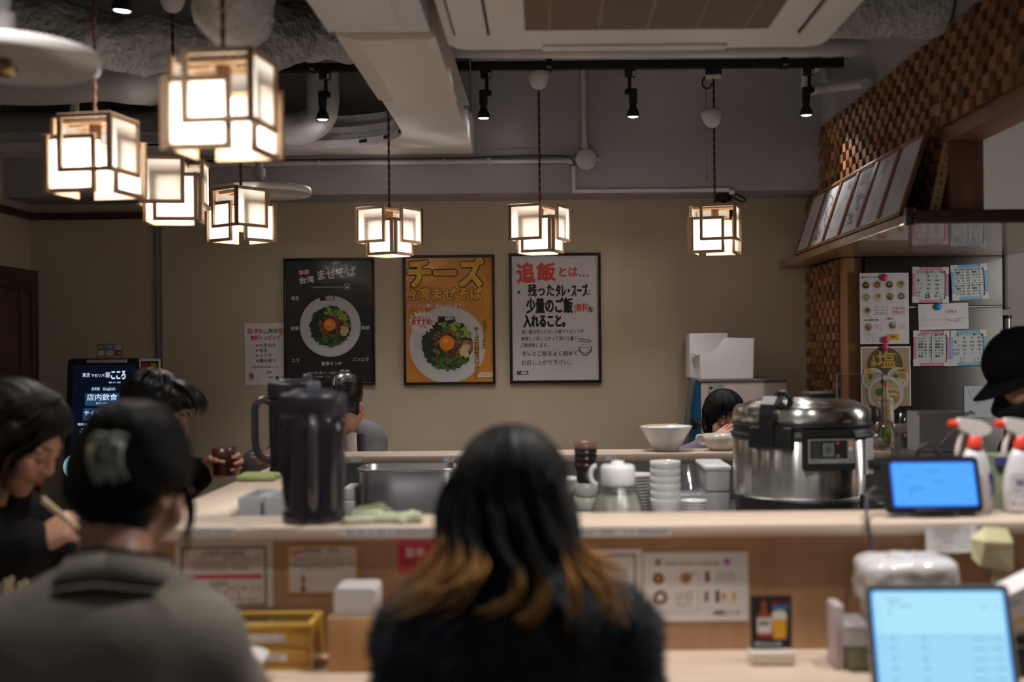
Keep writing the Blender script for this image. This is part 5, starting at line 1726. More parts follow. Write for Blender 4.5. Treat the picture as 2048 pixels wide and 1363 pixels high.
m.prism(rrect(a0, b0, a1, b1, .003), .012, .0135, pm('panel_silver', (.34, .34, .34), rough=.35, metal=.3))
m.rect(a0 + .005, b0 + .014, a1 - .022, b1 - .004, .0138, M_INK)
m.rect(a0 + .045, b0 + .020, a0 + .080, b1 - .012, .0141, pm('lcd_grey', (.17, .18, .17), rough=.2))
for i in range(3):
    for j in range(2): m.frame(a0 + .009 + j * .015, b0 + .018 + i * .017, a0 + .021 + j * .015, b0 + .029 + i * .017, .0012, .0141, M_INKG)
m.rect(a0 + .053, b0 + .030, a0 + .072, b1 - .022, .0143, pm('lcd_mark', (.09, .10, .09), rough=.3))
m.disc(a0 + .092, b1 - .012, .005, .0141, M_RED); m.disc(a0 + .092, b0 + .022, .006, .0141, M_INKG)
m.rect(a1 - .019, b1 - .020, a1 - .006, b1 - .006, .0138, M_ORANGE); m.disc(a1 - .0125, b1 - .030, .006, .0138, M_PAPER); m.rect(a1 - .016, b0 + .004, a1 - .009, b0 + .011, .0138, M_INKG)
m.text('Panasonic', a0 + .022, b0 + .007, .008, .0138, M_INK, bold=.02)
m.build('control_panel', g)
sx = PX(1731, 900, Y - .1) - cx_
sx = min(sx, R0 * .96)
sy = -math.sqrt(R0 ** 2 - sx ** 2)
Ts = Matrix.Translation((cx_ + sx, Y + sy - .004, 0)) @ Matrix.Rotation(.75, 4, 'Z') @ Matrix(((1, 0, 0, 0), (0, 0, -1, 0), (0, 1, 0, 0), (0, 0, 0, 1)))
m = MB(Ts); za, zb_ = PZ(1731, 945, Y - .1), PZ(1731, 874, Y - .1); m.prism(rrect(-.022, za, .022, zb_, .004), .004, .005, pm('pale_sticker', (.52, .54, .56), rough=.4))
for i in range(9): letters(m, -.018, .018, zb_ - .012 - i * .0115, .006, .0054, M_INKG, 300 + i, .8)
m.build('sticker', g)

# ---------------------------------------------------------------- things on the far counter
Y = 4.47
cx_ = PX(1332, 900, Y)
m = MB(); rb = 53 * Y / F; hb = .092
m.lathe([(0, .004), (.040, .004), (.042, 0), (.046, 0), (.049, .008), (.058, .024), (rb * .985, hb - .004), (rb, hb), (rb - .005, hb), (.054, .026), (.04, .014), (0, .012)], M_PORC, c=(cx_, Y, CT), seg=64)
tag(m.build('ramen_bowl'), 'white conical bowl with chopsticks across it on the far counter', 'bowl')
m = MB()
p0 = P(1292, 844, Y - .02); p1 = P(1358, 849, Y + .02)
zr = CT + hb + .003
for d in (0, .008):
    m.tube([(p0.x, Y - .03 + d, zr + .001), (cx_ + .045, Y + .02 + d, zr + .001)], [.0035, .0026], pm('chopstick_wood', (.66, .50, .32), rough=.6), 8)
tag(m.build('chopstick_pair'), 'pale chopsticks lying across the conical bowl', 'chopsticks')
# soup cup with handle
cx_ = PX(1441, 890, Y)
g = thing('soup_cup', 'pale round soup cup with a loop handle before the short haired child', 'cup', (cx_, Y, CT))
M_CREAMC = pm('cream_glaze', (.62, .57, .50), rough=.2)
m = MB(); m.lathe([(0, .003), (.034, .003), (.036, 0), (.040, .002), (.058, .022), (.066, .040), (.0685, .060), (.066, .060), (.063, .042), (.05, .02), (0, .010)], M_CREAMC, c=(cx_, Y, CT), seg=48); m.build('cup_body', g)
m = MB(); m.tube(spline([(cx_ - .063, Y - .01, CT + .054), (cx_ - .084, Y - .014, CT + .056), (cx_ - .090, Y - .014, CT + .040), (cx_ - .074, Y - .01, CT + .026), (cx_ - .058, Y - .01, CT + .026)], 6), .0055, M_CREAMC, 10); m.build('handle', g)

# clear sneeze guard and bottles at the right end of the far counter
Y = 4.46
Y = 4.40
x0, x1 = PX(1674, 800, Y), PX(1766, 800, Y)
zt = PZ(1700, 748, Y)
m = MB(); m.box(x0, x1, Y, Y + .004, CT, zt, M_CLEAR)
m.box(x0 - .001, x0 + .0015, Y - .001, Y + .005, CT, zt, pm('clear_edge', (.25, .24, .23), rough=.2)); m.box(x0, x1, Y - .001, Y + .005, zt, zt + .0025, pm('clear_edge', (.25, .24, .23), rough=.2)); m.box(x1 - .003, x1, Y - .001, Y + .005, CT, zt, pm('dark_edge', (.05, .05, .05), rough=.3))
tag(m.build('clear_screen'), 'clear acrylic screen standing behind the rice cooker', 'screen')
Y = 4.515
cx_ = PX(1772, 850, Y)
g = thing('squeeze_bottle', 'cream sauce squeeze bottle with a pointed nozzle right of the acrylic screen', 'bottle', (cx_, Y, CT))
zsh = PZ(1772, 802, Y) - CT; ztp = PZ(1772, 764, Y) - CT
m = MB(); m.lathe([(0, 0), (.028, 0), (.030, .004), (.030, zsh * .72), (.028, zsh * .8), (.029, zsh), (0, zsh)], pm('cream_sauce', (.55, .42, .28), rough=.35), c=(cx_, Y, CT), seg=32); m.build('bottle_body', g)
m = MB(); m.lathe([(.027, zsh), (.027, zsh + .012), (.012, zsh + .016), (.005, ztp - .012)], pm('cream_cap', (.62, .52, .40), rough=.4), c=(cx_, Y, CT), seg=28); m.cyl((cx_, Y, CT + ztp - .013), (cx_, Y, CT + ztp), .009, M_YOLK, seg=16); m.build('nozzle', g)
Y = 4.46
cx_ = PX(1745, 850, Y + .05)
m = MB(); zq = PZ(1745, 812, Y) - CT; m.lathe([(0, 0), (.024, 0), (.025, zq * .6), (.024, zq * .62)], pm('brown_tea', (.22, .13, .10), rough=.3), c=(cx_, Y + .05, CT), seg=28); m.lathe([(.026, zq * .62), (.027, zq * .8), (.022, zq * .95), (.01, zq), (0, zq)], pm('dark_brown_cap', (.06, .045, .04), rough=.25), c=(cx_, Y + .05, CT), seg=28)
tag(m.build('seasoning_jar'), 'seasoning jar with a dark domed cap behind the acrylic screen', 'jar')
# film wrapped greens
def crinkle(name, c_, r_, mat, seed, label, amp=.012, sc=70, cat='bag'):
    F_ = Field(np.array(c_) - np.array(r_) - .03, np.array(c_) + np.array(r_) + .03, .005)
    F_.ell(c_, r_)
    V, Qd = F_.mesh()
    d_ = V - np.array(c_)
    nn = np.abs(vnoise(V, sc, seed)) * amp + vnoise(V, sc * .5, seed + 2) * amp
    V = V + d_ / np.linalg.norm(d_, axis=1)[:, None] * nn[:, None]
    V[:, 2] = np.maximum(V[:, 2], c_[2] - r_[2])
    m_ = MB(); add_np(m_, V, Qd, mat, True)
    return tag(m_.build(name), label, cat)
Yw = 4.28
a = P(1789, 868, Yw)
c0 = (a.x, Yw + .10, CT + .050)
crinkle('vegetable', (a.x + .005, 4.42, CT + .042), (.022, .022, .040), pm('leafy_green', (.20, .36, .06), rough=.5, var=(50, .5)), 4, 'bunch of green leaves inside a clear bag', .008, 90, 'vegetable')
crinkle('plastic_bag', (a.x, 4.42, CT + .054), (.045, .045, .053), M_FILM, 6, 'crinkled clear plastic bag of greens at the right end of the far counter', .008)
crinkle('plastic_bag', (P(1812, 812, 4.6).x, 4.53, CT + .135), (.055, .04, .045), M_FILM, 8, 'crumpled clear film bundle above the bag of greens', .012)
m = MB(); g0 = P(1812, 830, 4.52); m.box(g0.x - .035, g0.x + .035, 4.50, 4.555, CT, CT + .088, pm('grey_white_plastic', (.48, .48, .50), rough=.4), .004)
tag(m.build('plastic_tub'), 'small pale tub under the crumpled film bundle', 'tub')
cx_ = PX(1815, 860, 4.38)
g = thing('iced_drink', 'clear tumbler of dark iced drink beside the translucent tub', 'glass', (cx_, 4.38, CT))
m = MB(); m.lathe([(0, .003), (.023, .003), (.025, .066), (0, .066)], pm('cola', (.09, .03, .012), rough=.2, var=(40, .5)), c=(cx_, 4.38, CT), seg=28); m.build('drink', g)
m = MB(); m.lathe([(0, 0), (.025, 0), (.026, .004), (.030, PZ(1815, 824, 4.38) - CT), (.0285, PZ(1815, 824, 4.38) - CT), (.0245, .004)], M_CLEAR, c=(cx_, 4.38, CT), seg=32); m.build('tumbler', g)
# translucent tub with a spoon, stands on the worktop shelf right of the far counter
Y = 4.2
x0, x1 = PX(1824, 870, Y), PX(1918, 870, Y); zt = PZ(1870, 822, Y); zb3 = PZ(1870, 900, Y)
m = MB(); m.box(x0 - .035, 1.9, 4.05, 4.34, 0.0, zb3 - .0005, M_STEELD, .003)
tag(m.build('prep_table'), 'steel prep table at the right end behind the spray bottles', 'table')
g = thing('storage_tub', 'translucent storage tub with food behind the spray bottles', 'tub', ((x0 + x1) / 2, Y, zb3))
TB = pm('translucent_tub', (.62, .60, .60), rough=.35, alpha=.62)
m = MB(); m.box(x0 + .008, x1 - .006, 4.13, 4.27, zb3, zb3 + .004, TB); m.box(x0 + .004, x0 + .008, 4.13, 4.27, zb3, zt, TB); m.box(x1 - .006, x1 - .002, 4.13, 4.27, zb3, zt, TB); m.box(x0 + .008, x1 - .006, 4.13, 4.134, zb3, zt, TB); m.box(x0 + .008, x1 - .006, 4.266, 4.27, zb3, zt, TB)
m.box(x0 - .004, x1 + .03, 4.126, 4.132, zt - .008, zt, TB); m.build('tub_body', g)
m = MB(); m.box(x0 + .06, x1 - .01, 4.14, 4.26, zb3 + .005, zb3 + .055, pm('orange_food', (.42, .24, .12), rough=.5, var=(50, .5)), .01); m.build('filling', g)
m = MB(); m.tube([(x1 + .012, 4.11, zt + .006), (x0 + .07, 4.11, zb3 + .03)], .006, pm('grey_utensil', (.36, .36, .37), rough=.4), 10, flat=.5)
tag(m.build('spatula'), 'grey spatula leaning on the translucent tub', 'utensil')
# pot with lid on the near worktop
Y = 3.05
cx_ = PX(1856, 915, Y)
g = thing('cooking_pot', 'steel pot with a black looped lid handle behind the smaller tablet', 'pot', (cx_, Y, WT))
zt = PZ(1856, 921, Y) - WT
rp = .098
m = MB(); m.lathe([(0, 0), (rp - .006, 0), (rp, .006), (rp, zt - .03), (rp + .004, zt - .028), (rp + .004, zt - .024), (rp - .003, zt - .024)], M_STEEL, c=(cx_, Y, WT), seg=48); m.build('pot_body', g)
m = MB(); m.lathe([(rp + .002, zt - .023), (rp - .004, zt - .016), (rp * .7, zt - .004), (rp * .3, zt + .002), (0, zt + .003)], M_STEEL, c=(cx_, Y, WT), seg=48); m.build('lid', g)
m = MB(); rl = 23 * Y / F
m.tube([(cx_ + rl * math.cos(math.radians(a)), Y, WT + zt + .002 + 1.35 * rl * math.sin(math.radians(a))) for a in range(0, 181, 12)], .006, M_BLACK, 10); m.build('lid_handle', g)
m = MB(); m.tube([(cx_ - rp + .002, Y - .01, WT + zt - .012), (cx_ - rp - .012, Y - .01, WT + zt - .008), (cx_ - rp - .055, Y - .02, WT + zt - .006)], [.009, .013, .014], M_BLACK, 12); m.build('side_handle', g)
m = MB(); m.tube(spline([(cx_ + rp - .03, Y - .03, WT + zt - .006), (cx_ + rp - .015, Y - .03, WT + zt + .022), (cx_ + rp + .012, Y - .03, WT + zt + .026)], 5), .006, M_BLACK, 10); m.build('lid_hook', g)
# ladle resting
m = MB(); m.tube(spline([Q(1781, 842, 3.9), Q(1790, 868, 3.75), Q(1797, 905, 3.5), Q(1800, 960, 3.3)], 6), .004, M_BLACKM, 8)
tag(m.build('ladle_handle'), 'thin dark utensil handle rising left of the steel pot', 'utensil')
m = MB(); a = P(1748, 925, 3.45); m.box(a.x - .0, 1.09, 3.42, 3.62, WT, WT + .11, M_BLACK, .008)
tag(m.build('induction_heater'), 'black induction heater beside the rice cooker', 'heater')

# spray bottles on the raised counter
M_SPR = pm('frosted_bottle', (.62, .60, .62), rough=.35)
M_SPRT = pm('spray_white', (.72, .66, .64), rough=.35)
M_COLL = pm('red_collar', (.72, .06, .035), rough=.35)
def spray(px, Y, label, h_, back=None):
    x = PX(px, 950, Y)
    t = thing('spray_bottle', label, 'spray bottle', (x, Y, CT), 'red collared spray bottles')
    zsh = PZ(px, 894, Y) - CT; zc1 = PZ(px, 872, Y) - CT; zh = PZ(px, 836, Y) - CT
    m = MB(); m.lathe([(0, 0), (.036, 0), (.040, .006), (.041, zsh * .35), (.038, zsh * .58), (.028, zsh * .85), (.017, zsh), (0, zsh)], M_SPR, c=(x, Y, CT), seg=40, sy=.72); m.build('bottle_body', t)
    m = MB(); m.lathe([(.018, zsh - .002), (.0185, zsh), (.0165, zc1), (.012, zc1 + .002)], M_COLL, c=(x, Y, CT), seg=28); m.build('collar', t)
    T = Matrix.Translation((x, Y, CT)) @ Matrix(((1, 0, 0, 0), (0, 0, -1, 0), (0, 1, 0, 0), (0, 0, 0, 1)))
    m = MB(T)
    out = spline([(-.040, zh - .010), (-.034, zh), (0, zh - .002), (.020, zh - .008), (.036, zh - .022), (.030, zh - .034), (.014, zh - .040), (.010, zc1), (-.012, zc1), (-.016, zh - .032), (-.034, zh - .026)], 4)
    m.prism([(p[0], p[1]) for p in out], -.012, .012, M_SPRT); m.build('trigger_head', t)
    m = MB(T); m.tube([(-.038, zh - .013, 0), (-.058, zh - .011, 0)], [.0095, .0085], M_COLL, 14); m.build('nozzle', t)
    m = MB(T); m.tube(spline([(-.024, zh - .03, 0), (-.034, zh - .055, 0), (-.040, zh - .085, 0)], 4), [.006] * 8 + [.004], M_SPRT, 10); m.build('trigger', t)
    m = MB(T)
    NAV = pm('navy_ink', (.06, .05, .22), rough=.5)
    return t, x, zsh, T, NAV
t, x, zsh, T, NAV = spray(1949, 2.735, 'red collared spray bottle right behind the smaller tablet', .22)
m = MB(T); m.poly([(.026, .03), (.034, .05), (.034, .085), (.028, .10), (.022, .085), (.030, .06)], .0255, NAV); m.build('label_print', t)
t, x, zsh, T, NAV = spray(2042, 2.735, 'red collared spray bottle at the right edge of the counter', .22)
m = MB(T); m.prism(rrect(-.036, .008, .036, .092, .006), .027, .0295, pm('pale_label', (.66, .64, .66), rough=.5)); m.text('除菌', -.004, .068, .020, .0298, NAV, bold=.02); letters(m, -.03, .03, .052, .006, .0298, M_INKG, 5); letters(m, -.03, .03, .040, .006, .0298, M_INKG, 6); m.rect(-.032, .020, -.026, .026, .0298, NAV); letters(m, -.02, .03, .022, .006, .0298, M_INKG, 7); m.build('label_print', t)
m = MB(); c = P(2004, 930, 2.98); m.box(c.x - .03, c.x + .05, 2.94, 3.02, WT, c.z + .03, pm('green_packet', (.22, .26, .16), rough=.4, var=(25, .5)), .006); m.box(c.x - .034, c.x + .0, 2.93, 2.94, c.z + .005, c.z + .025, NAV)
tag(m.build('seasoning_packet'), 'green packet between the two spray bottles', 'packet')
# ---------------------------------------------------------------- posters on the back wall
WK = YB / F
M_FRAME = pm('black_frame', (.008, .008, .009), rough=.35)
M_PBLACK = pm('glossy_black_print', (.014, .013, .013), rough=.5, coat=.25, coat_rough=.06, coat_bump=(9, .35, .01))
M_PORANGE = pm('glossy_orange_print', (.62, .27, .035), rough=.5, coat=.5, coat_rough=.06, coat_bump=(9, .35, .01), var=(6, .25), col2=(.50, .17, .02))
M_PWHITE = pm('glossy_white_print', (.64, .60, .61), rough=.5, coat=.25, coat_rough=.12, coat_bump=(3, .05, .01))
M_PLATE = pm('print_plate_white', (.60, .58, .60), rough=.5)
M_PLATED = pm('print_plate_grey', (.44, .43, .46), rough=.5)
M_FILMP = clear_mat('poster_film', (.98, .98, .98), 0.028, 0.04)

def film(m, x0, y0, x1, y1, z, amp, seed, n=26):
    """wavy clear sheet in front of a poster"""
    r = np.random.RandomState(seed)
    vs = []; fs = []
    pts = np.array([[x0 + (x1 - x0) * i / n, y0 + (y1 - y0) * j / n, 0] for j in range(n + 1) for i in range(n + 1)])
    zz = (vnoise(pts, 9, seed) + .6 * vnoise(pts, 22, seed + 1)) * amp
    for p, q in zip(pts, zz): vs.append((p[0], p[1], z + amp * 1.5 + q))
    for j in range(n):
        for i in range(n):
            a = j * (n + 1) + i
            fs.append((a, a + 1, a + n + 2, a + n + 1))
    m.add(vs, fs, M_FILMP, True)

def poster(name, label, px0, py0, px1, py1, base, fw=6.0):
    T = facing(px0, py0, YB - .001)
    w_, h_ = (px1 - px0) * WK, (py1 - py0) * WK
    t = thing(name, label, 'poster', T.translation + Vector((w_ / 2, 0, -h_)))
    f = fw * WK
    m = MB(T)
    m.box(0, w_, -h_, -h_ + f, 0, .016, M_FRAME, .002); m.box(0, w_, -f, 0, 0, .016, M_FRAME, .002)
    m.box(0, f, -h_ + f, -f, 0, .016, M_FRAME, .002); m.box(w_ - f, w_, -h_ + f, -f, 0, .016, M_FRAME, .002)
    m.build('frame', t)
    m = MB(T); m.box(f, w_ - f, -h_ + f, -f, 0, .006, base)
    return t, m, T, (lambda px, py: ((px - px0) * WK, -(py - py0) * WK)), f, w_, h_

def noodle_bowl(m, L, cx, cy, R, z, seed, kk=WK, egg=True, rim=True):
    r = random.Random(seed)
    c = L(cx, cy); R *= kk
    m.disc(c[0], c[1], R, z, M_PLATED, seg=56); m.disc(c[0] - R * .01, c[1] + R * .01, R * .985, z + .0001, M_PLATE, seg=56)
    m.ring(c[0], c[1], R * .70, R * .72, z + .0002, M_PLATED, 48)
    lay = z + .0004
    m.disc(c[0], c[1], R * .66, lay, M_GREEND, seg=40, jit=.05, rnd=r)
    def blobs(n, a0, a1, d0, d1, s0, s1, mats, zz):
        for _ in range(n):
            a = math.radians(r.uniform(a0, a1)); d = R * r.uniform(d0, d1)
            s_ = R * r.uniform(s0, s1)
            m.disc(c[0] + d * math.cos(a), c[1] + d * math.sin(a), s_, zz + r.uniform(0, .0002), r.choice(mats), ry=s_ * r.uniform(.5, 1), seg=7, a0=r.uniform(0, 3), jit=.25, rnd=r)
    blobs(60, 120, 230, .35, .66, .03, .08, [M_GREEND, pm('nori_black', (.018, .022, .018), rough=.6)], lay + .0002)
    blobs(80, 225, 330, .35, .66, .03, .065, [M_GREEN, M_GREEN, M_GREEND], lay + .0004)
    blobs(55, 20, 110, .34, .62, .04, .08, [M_GREENL, M_GREENL, M_GREEN], lay + .0004)
    blobs(120, 0, 360, 0, .40, .03, .07, [M_MEAT, M_MEATL, M_MEAT], lay + .0008)
    blobs(26, -18, 12, .42, .60, .05, .09, [M_MEATL, pm('fish_powder', (.40, .20, .07), rough=.7)], lay + .0010)
    blobs(20, -30, -2, .40, .58, .05, .09, [M_GARLIC], lay + .0012)
    if egg:
        m.disc(c[0] - R * .02, c[1] + R * .05, R * .195, lay + .0018, M_YOLK, seg=32)
        m.disc(c[0] - R * .05, c[1] + R * .10, R * .06, lay + .0020, pm('egg_yolk_light', (.9, .42, .06), rough=.3), seg=20)

# black poster
t, m, T, L, f, w_, h_ = poster('framed_poster', 'black framed poster of a noodle bowl, leftmost of the three', 568, 517, 749, 770, M_PBLACK, 5)
z = .0065
p = L(608, 545); m.poly([(p[0] - .030, p[1] - .014), (p[0] + .030, p[1] - .008), (p[0] + .031, p[1] + .013), (p[0] - .026, p[1] + .012)], z, M_CARM)
m.text('本家', p[0], p[1] - .001, .027, z + .0004, M_PAPER, bold=.02, rot=.1)
p = L(613, 561); m.text('台湾', p[0], p[1], .036, z, M_PAPER, bold=.04, rot=.10, fit=.072)
p = L(672, 549); m.text('まぜそば', p[0], p[1], .056, z, M_PAPER, bold=.035, rot=.10, fit=.19)
p = L(654, 575); m.text('HONKE TAIWAN MAZESOBA', p[0], p[1], .011, z, M_PAPER, fit=.155)
p = L(694, 574); m.ring(p[0], p[1], .014, .0165, z, M_PAPER, 28); m.disc(p[0], p[1] - .002, .008, z, M_PAPER, ry=.005)
noodle_bowl(m, L, 660, 653, 61, z, 5)
p = L(655, 598); m.text('麺屋こころ', p[0], p[1], .026, z + .003, M_INK, bold=.04, fit=.075)
for px, py, s in ((590, 597, '海苔'), (589, 657, '卵黄'), (730, 657, '魚粉'), (590, 721, 'ニラ'), (720, 720, 'ニンニク'), (662, 728, '旨辛ミンチ')):
    p = L(px, py); m.text(s, p[0], p[1], .021, z, M_PAPER, bold=.02)
p = L(649, 746); m.text('食べに来て頂いた、お客様に', p[0] - .012, p[1], .0125, z, M_PAPER, fit=.15); p = L(690, 745); m.text('感謝。', p[0] + .006, p[1], .025, z, M_PAPER, bold=.02)
p = L(660, 753.5); m.text('麺屋こころの味、こゆっくりお楽しみ下さい。', p[0], p[1], .0115, z, M_PAPER, fit=.235)
m.build('printed_sheet', t)
m = MB(T); film(m, f, -h_ + f, w_ - f, -f, .009, .0022, 21); m.build('clear_cover', t)

# orange poster
t, m, T, L, f, w_, h_ = poster('framed_poster', 'orange yellow framed cheese noodle poster, middle of the three', 806, 511, 989, 769, M_PORANGE, 5)
M_YEL1 = pm('print_yellow', (.66, .38, .05), rough=.5, var=(8, .25), col2=(.60, .27, .03))
M_BROWNK = pm('print_dark_brown', (.035, .022, .018), rough=.5)
r_ = random.Random(3)
for i in range(16):
    p = L(812 + 170 * r_.random(), 640 + 60 * r_.random()); l_ = r_.uniform(.03, .10); m.stroke([p, (p[0] + l_ * .45, p[1] + l_)], .003, z, pm('print_gold', (.70, .42, .05), rough=.5))
p = L(890, 552)
m.text('チーズ', p[0], p[1] + .002, .155, z + .0002, M_BROWNK, bold=.105, fit=.372)
m.text('チーズ', p[0], p[1] + .002, .155, z + .0006, M_YEL1, bold=.062, fit=.37)
p = L(886, 590)
m.text('台湾まぜそば', p[0], p[1], .066, z + .0004, M_BROWNK, bold=.11, fit=.385); m.text('台湾まぜそば', p[0], p[1], .066, z + .0008, M_YEL1, bold=.055, fit=.385)
p = L(874, 612); m.text('チーズは麺に絡んでいます。', p[0], p[1], .020, z + .0004, M_CARM, bold=.06, fit=.285); m.text('チーズは麺に絡んでいます。', p[0], p[1], .020, z + .0008, M_PAPER, bold=.02, fit=.283)
noodle_bowl(m, L, 894, 690, 77, z + .0006, 9)
p = L(893, 640); m.text('麺屋こころ', p[0], p[1], .034, z + .0034, M_INK, bold=.04, fit=.085)
c = L(843, 644)
m.poly([(c[0] + (.066 if k % 2 else .050) * math.cos(2 * PI * k / 32) * 1.05, c[1] + (.062 if k % 2 else .046) * math.sin(2 * PI * k / 32)) for k in range(32)], z + .0036, M_PAPER)
m.text('迷ったらコレ!', c[0], c[1] + .022, .020, z + .0040, M_CARM, bold=.03, fit=.088); m.text('おすすめ!', c[0], c[1] - .002, .034, z + .0040, M_CARM, bold=.05, fit=.102); m.text('です。', c[0] + .014, c[1] - .026, .020, z + .0040, M_CARM, bold=.03)
def vert(m, L, s, px, py, size, mt, mt2, z):
    x, y = L(px, py)
    for i, ch in enumerate(s):
        rr_ = -PI / 2 if ch == 'ー' else 0
        if mt2: m.text(ch, x, y - i * size * .92, size * 1.0, z, mt2, bold=.10, rot=rr_)
        m.text(ch, x, y - i * size * .92, size * 1.0, z + .0004, mt, bold=.02, rot=rr_)
vert(m, L, '台湾ミンチと', 968, 645, .0265, M_BROWNK, M_YELLOW, z + .0036)
vert(m, L, 'チーズの相性バツグン!', 952, 660, .0265, M_BROWNK, M_YELLOW, z + .0036)
p = L(968, 750); m.poly([(p[0] - .036, p[1] - .012), (p[0] + .036, p[1] - .012), (p[0] + .039, p[1] + .010), (p[0] - .039, p[1] + .010)], z + .0032, M_PAPER); m.text('CHEESE', p[0], p[1] - .001, .018, z + .0036, M_ORANGE, bold=.04, fit=.062)
m.text('HOT', p[0], p[1] + .018, .012, z + .0036, M_ORANGE, fit=.03)
m.build('printed_sheet', t)
m = MB(T); film(m, f, -h_ + f, w_ - f, -f, .0115, .0022, 33); m.build('clear_cover', t)

# white poster
t, m, T, L, f, w_, h_ = poster('framed_poster', 'white framed poster with brush lettering, rightmost of the three', 1018, 507, 1201, 766, M_PWHITE, 5.5)
def tx(s, px, py, size, mt=M_INK, fit=None, bold=.03, **k): 
    p = L(px, py); m.text(s, p[0], p[1], size * WK, z, mt, bold=bold, fit=fit * WK if fit else None, **k)
M_REDB = pm('vermilion_ink', (.60, .07, .04), rough=.5)
tx('追', 1051, 549, 42, M_REDB, 34, .05, rot=.06); tx('飯', 1092, 547, 38, M_REDB, 36, .05); tx('とは', 1135, 546, 22, M_REDB, 36, .045); tx('…', 1167, 547, 22, M_REDB, 18, .05)
tx('※', 1037, 585, 11); tx('残った', 1082, 583, 26, fit=52, bold=.04); tx('タレ・スープ', 1142, 584, 27, fit=62, bold=.05); tx('に', 1176, 587, 12)
tx('少量のご飯', 1098, 614, 32, fit=92, bold=.045); tx('(無料)', 1163, 617, 18, M_REDB, 30, .03); tx('を', 1181, 621, 13)
tx('入れること。', 1092, 644, 27, fit=82, bold=.06)
tx('追い飯は残ったタレの量でスタッフが', 1104, 664, 9, fit=124, bold=.012); tx('美味しく召し上がって頂ける量で', 1097, 678, 9, fit=112, bold=.012); tx('ご提供致します。', 1069, 691, 9, fit=56, bold=.012)
tx('タレとご飯をよく絡めて', 1098, 708, 11, fit=112, bold=.015); tx('お召し上がり下さい。', 1093, 726, 11, fit=98, bold=.015)
tx('麺屋', 1036, 746, 9, fit=8, bold=.03); tx('こころ', 1047, 746, 10, fit=15, bold=.05)
def st(pts, wd, mt=M_INK): m.stroke([L(*p) for p in pts], wd * WK, z, mt)
st(arc(1169, 694, 13, 180, 0, 12), 1.4); st([(1156, 694), (1157, 702), (1161, 708), (1166, 711)], 1.4); st([(1182, 694), (1181, 702), (1177, 708), (1172, 711)], 1.4); st([(1164, 711), (1174, 711)], 2)
st([(1156, 694), (1163, 696.5), (1175, 696.5), (1182, 694)], 1.2); st([(1155, 678), (1181, 682)], 1.6); st([(1155, 683), (1181, 685.5)], 1.4); st([(1172, 703), (1177, 699)], .9)
for k in range(6): st([(1161 + k * 3, 691 - (k % 2)), (1163 + k * 3, 690.4)], .8)
m.build('printed_sheet', t)
m = MB(T); film(m, f, -h_ + f, w_ - f, -f, .0075, .0008, 41, 16); m.build('clear_cover', t)

# student offer paper
T = facing(489, 646, YB - .001); L = lambda px, py: ((px - 489) * WK, -(py - 646) * WK)
m = MB(T); m.box(0, 78 * WK, -124 * WK, 0, 0, .0015, M_PAPER); z = .0020
tx('学生', 517, 663, 10, M_CARM, 17, .03); tx('さん', 532, 665, 7, M_INK, 11); tx('限定', 546, 663, 10, M_INK, 17, .02)
tx('無料トッピング', 531, 676, 10.5, M_CARM, 60, .03)
for i, s in enumerate(('九条ねぎ', '味玉', 'メンマ', '麺大盛り')):
    tx('★', 514, 691 + i * 10.2, 8, M_REDB); tx(s, 518, 691 + i * 10.2, 8.5, align='LEFT', bold=.015)
tx('※学生証の提示をお願いします。', 531, 734, 4.2, M_INKG, 54)
def flower(px, py):
    for k in range(5):
        a = 2 * PI * k / 5; p = L(px + 3.6 * math.cos(a), py + 3.6 * math.sin(a)); m.ring(p[0], p[1], 1.2 * WK, 2.4 * WK, z, M_CARM, 12)
flower(500, 662); flower(561, 662)
p = L(502, 752)
for k in (-1, 0, 1): m.poly([(p[0] + k * .008 - .004, p[1] - .004), (p[0] + k * .008 + .004, p[1] - .004), (p[0] + k * .008 + .003, p[1] + .018 - abs(k) * .006), (p[0] + k * .008 - .002, p[1] + .023 - abs(k) * .006)], z, M_GREEN)
m.poly([(p[0] - .013, p[1] - .003), (p[0] + .013, p[1] - .003), (p[0] + .009, p[1] - .018), (p[0] - .009, p[1] - .018)], z + .0002, M_ORANGE)
tx('迎春', 537, 745, 6, M_INKG, 10); tx('麺屋こころ', 558, 756, 7, M_INK, 15, .03); tx('東京', 541, 755, 4, M_INK, 8)
tag(m.build('offer_sheet'), 'white student offer paper on the wall, left of the black poster', 'notice')

# ---------------------------------------------------------------- ordering kiosk
Y = 5.45; k = Y / F
x0, x1 = PX(136, 720, Y), PX(282, 720, Y)
zt = PZ(210, 716, Y)
tilt = .11
kk_ = thing('ordering_kiosk', 'black self ordering kiosk with a lit dark touch screen', 'kiosk', ((x0 + x1) / 2, Y, 0))
Tk = Matrix.Translation((x0, Y, zt)) @ Matrix.Rotation(PI / 2 - tilt, 4, 'X')
W = x1 - x0; H = .62
m = MB(Tk); m.prism(rrect(0, -H, W, 0, .02), -.05, 0, M_BLACK); m.build('display_housing', kk_)
KS = glow('kiosk_screen_dark', (.0015, .004, .010), 1.0); KT = glow('kiosk_text', (.62, .78, 1.0), 1.0); KB = glow('kiosk_button', (.018, .055, .115), 1.0); KBL = glow('kiosk_plate', (.45, .85, .95), .9)
def Lk(px, py): return ((px - 136) * k, -(py - 716) * k)
z = .0006
m = MB(Tk); m.rect(.026, -H + .02, W - .02, -.030, .0004, KS)
def kt(s, px, py, size, fit=None, mt=KT, bold=.008, zz=.0016): 
    p = Lk(px, py); m.text(s, p[0], p[1], size * k, zz, mt, bold=bold, fit=fit * k if fit else None)
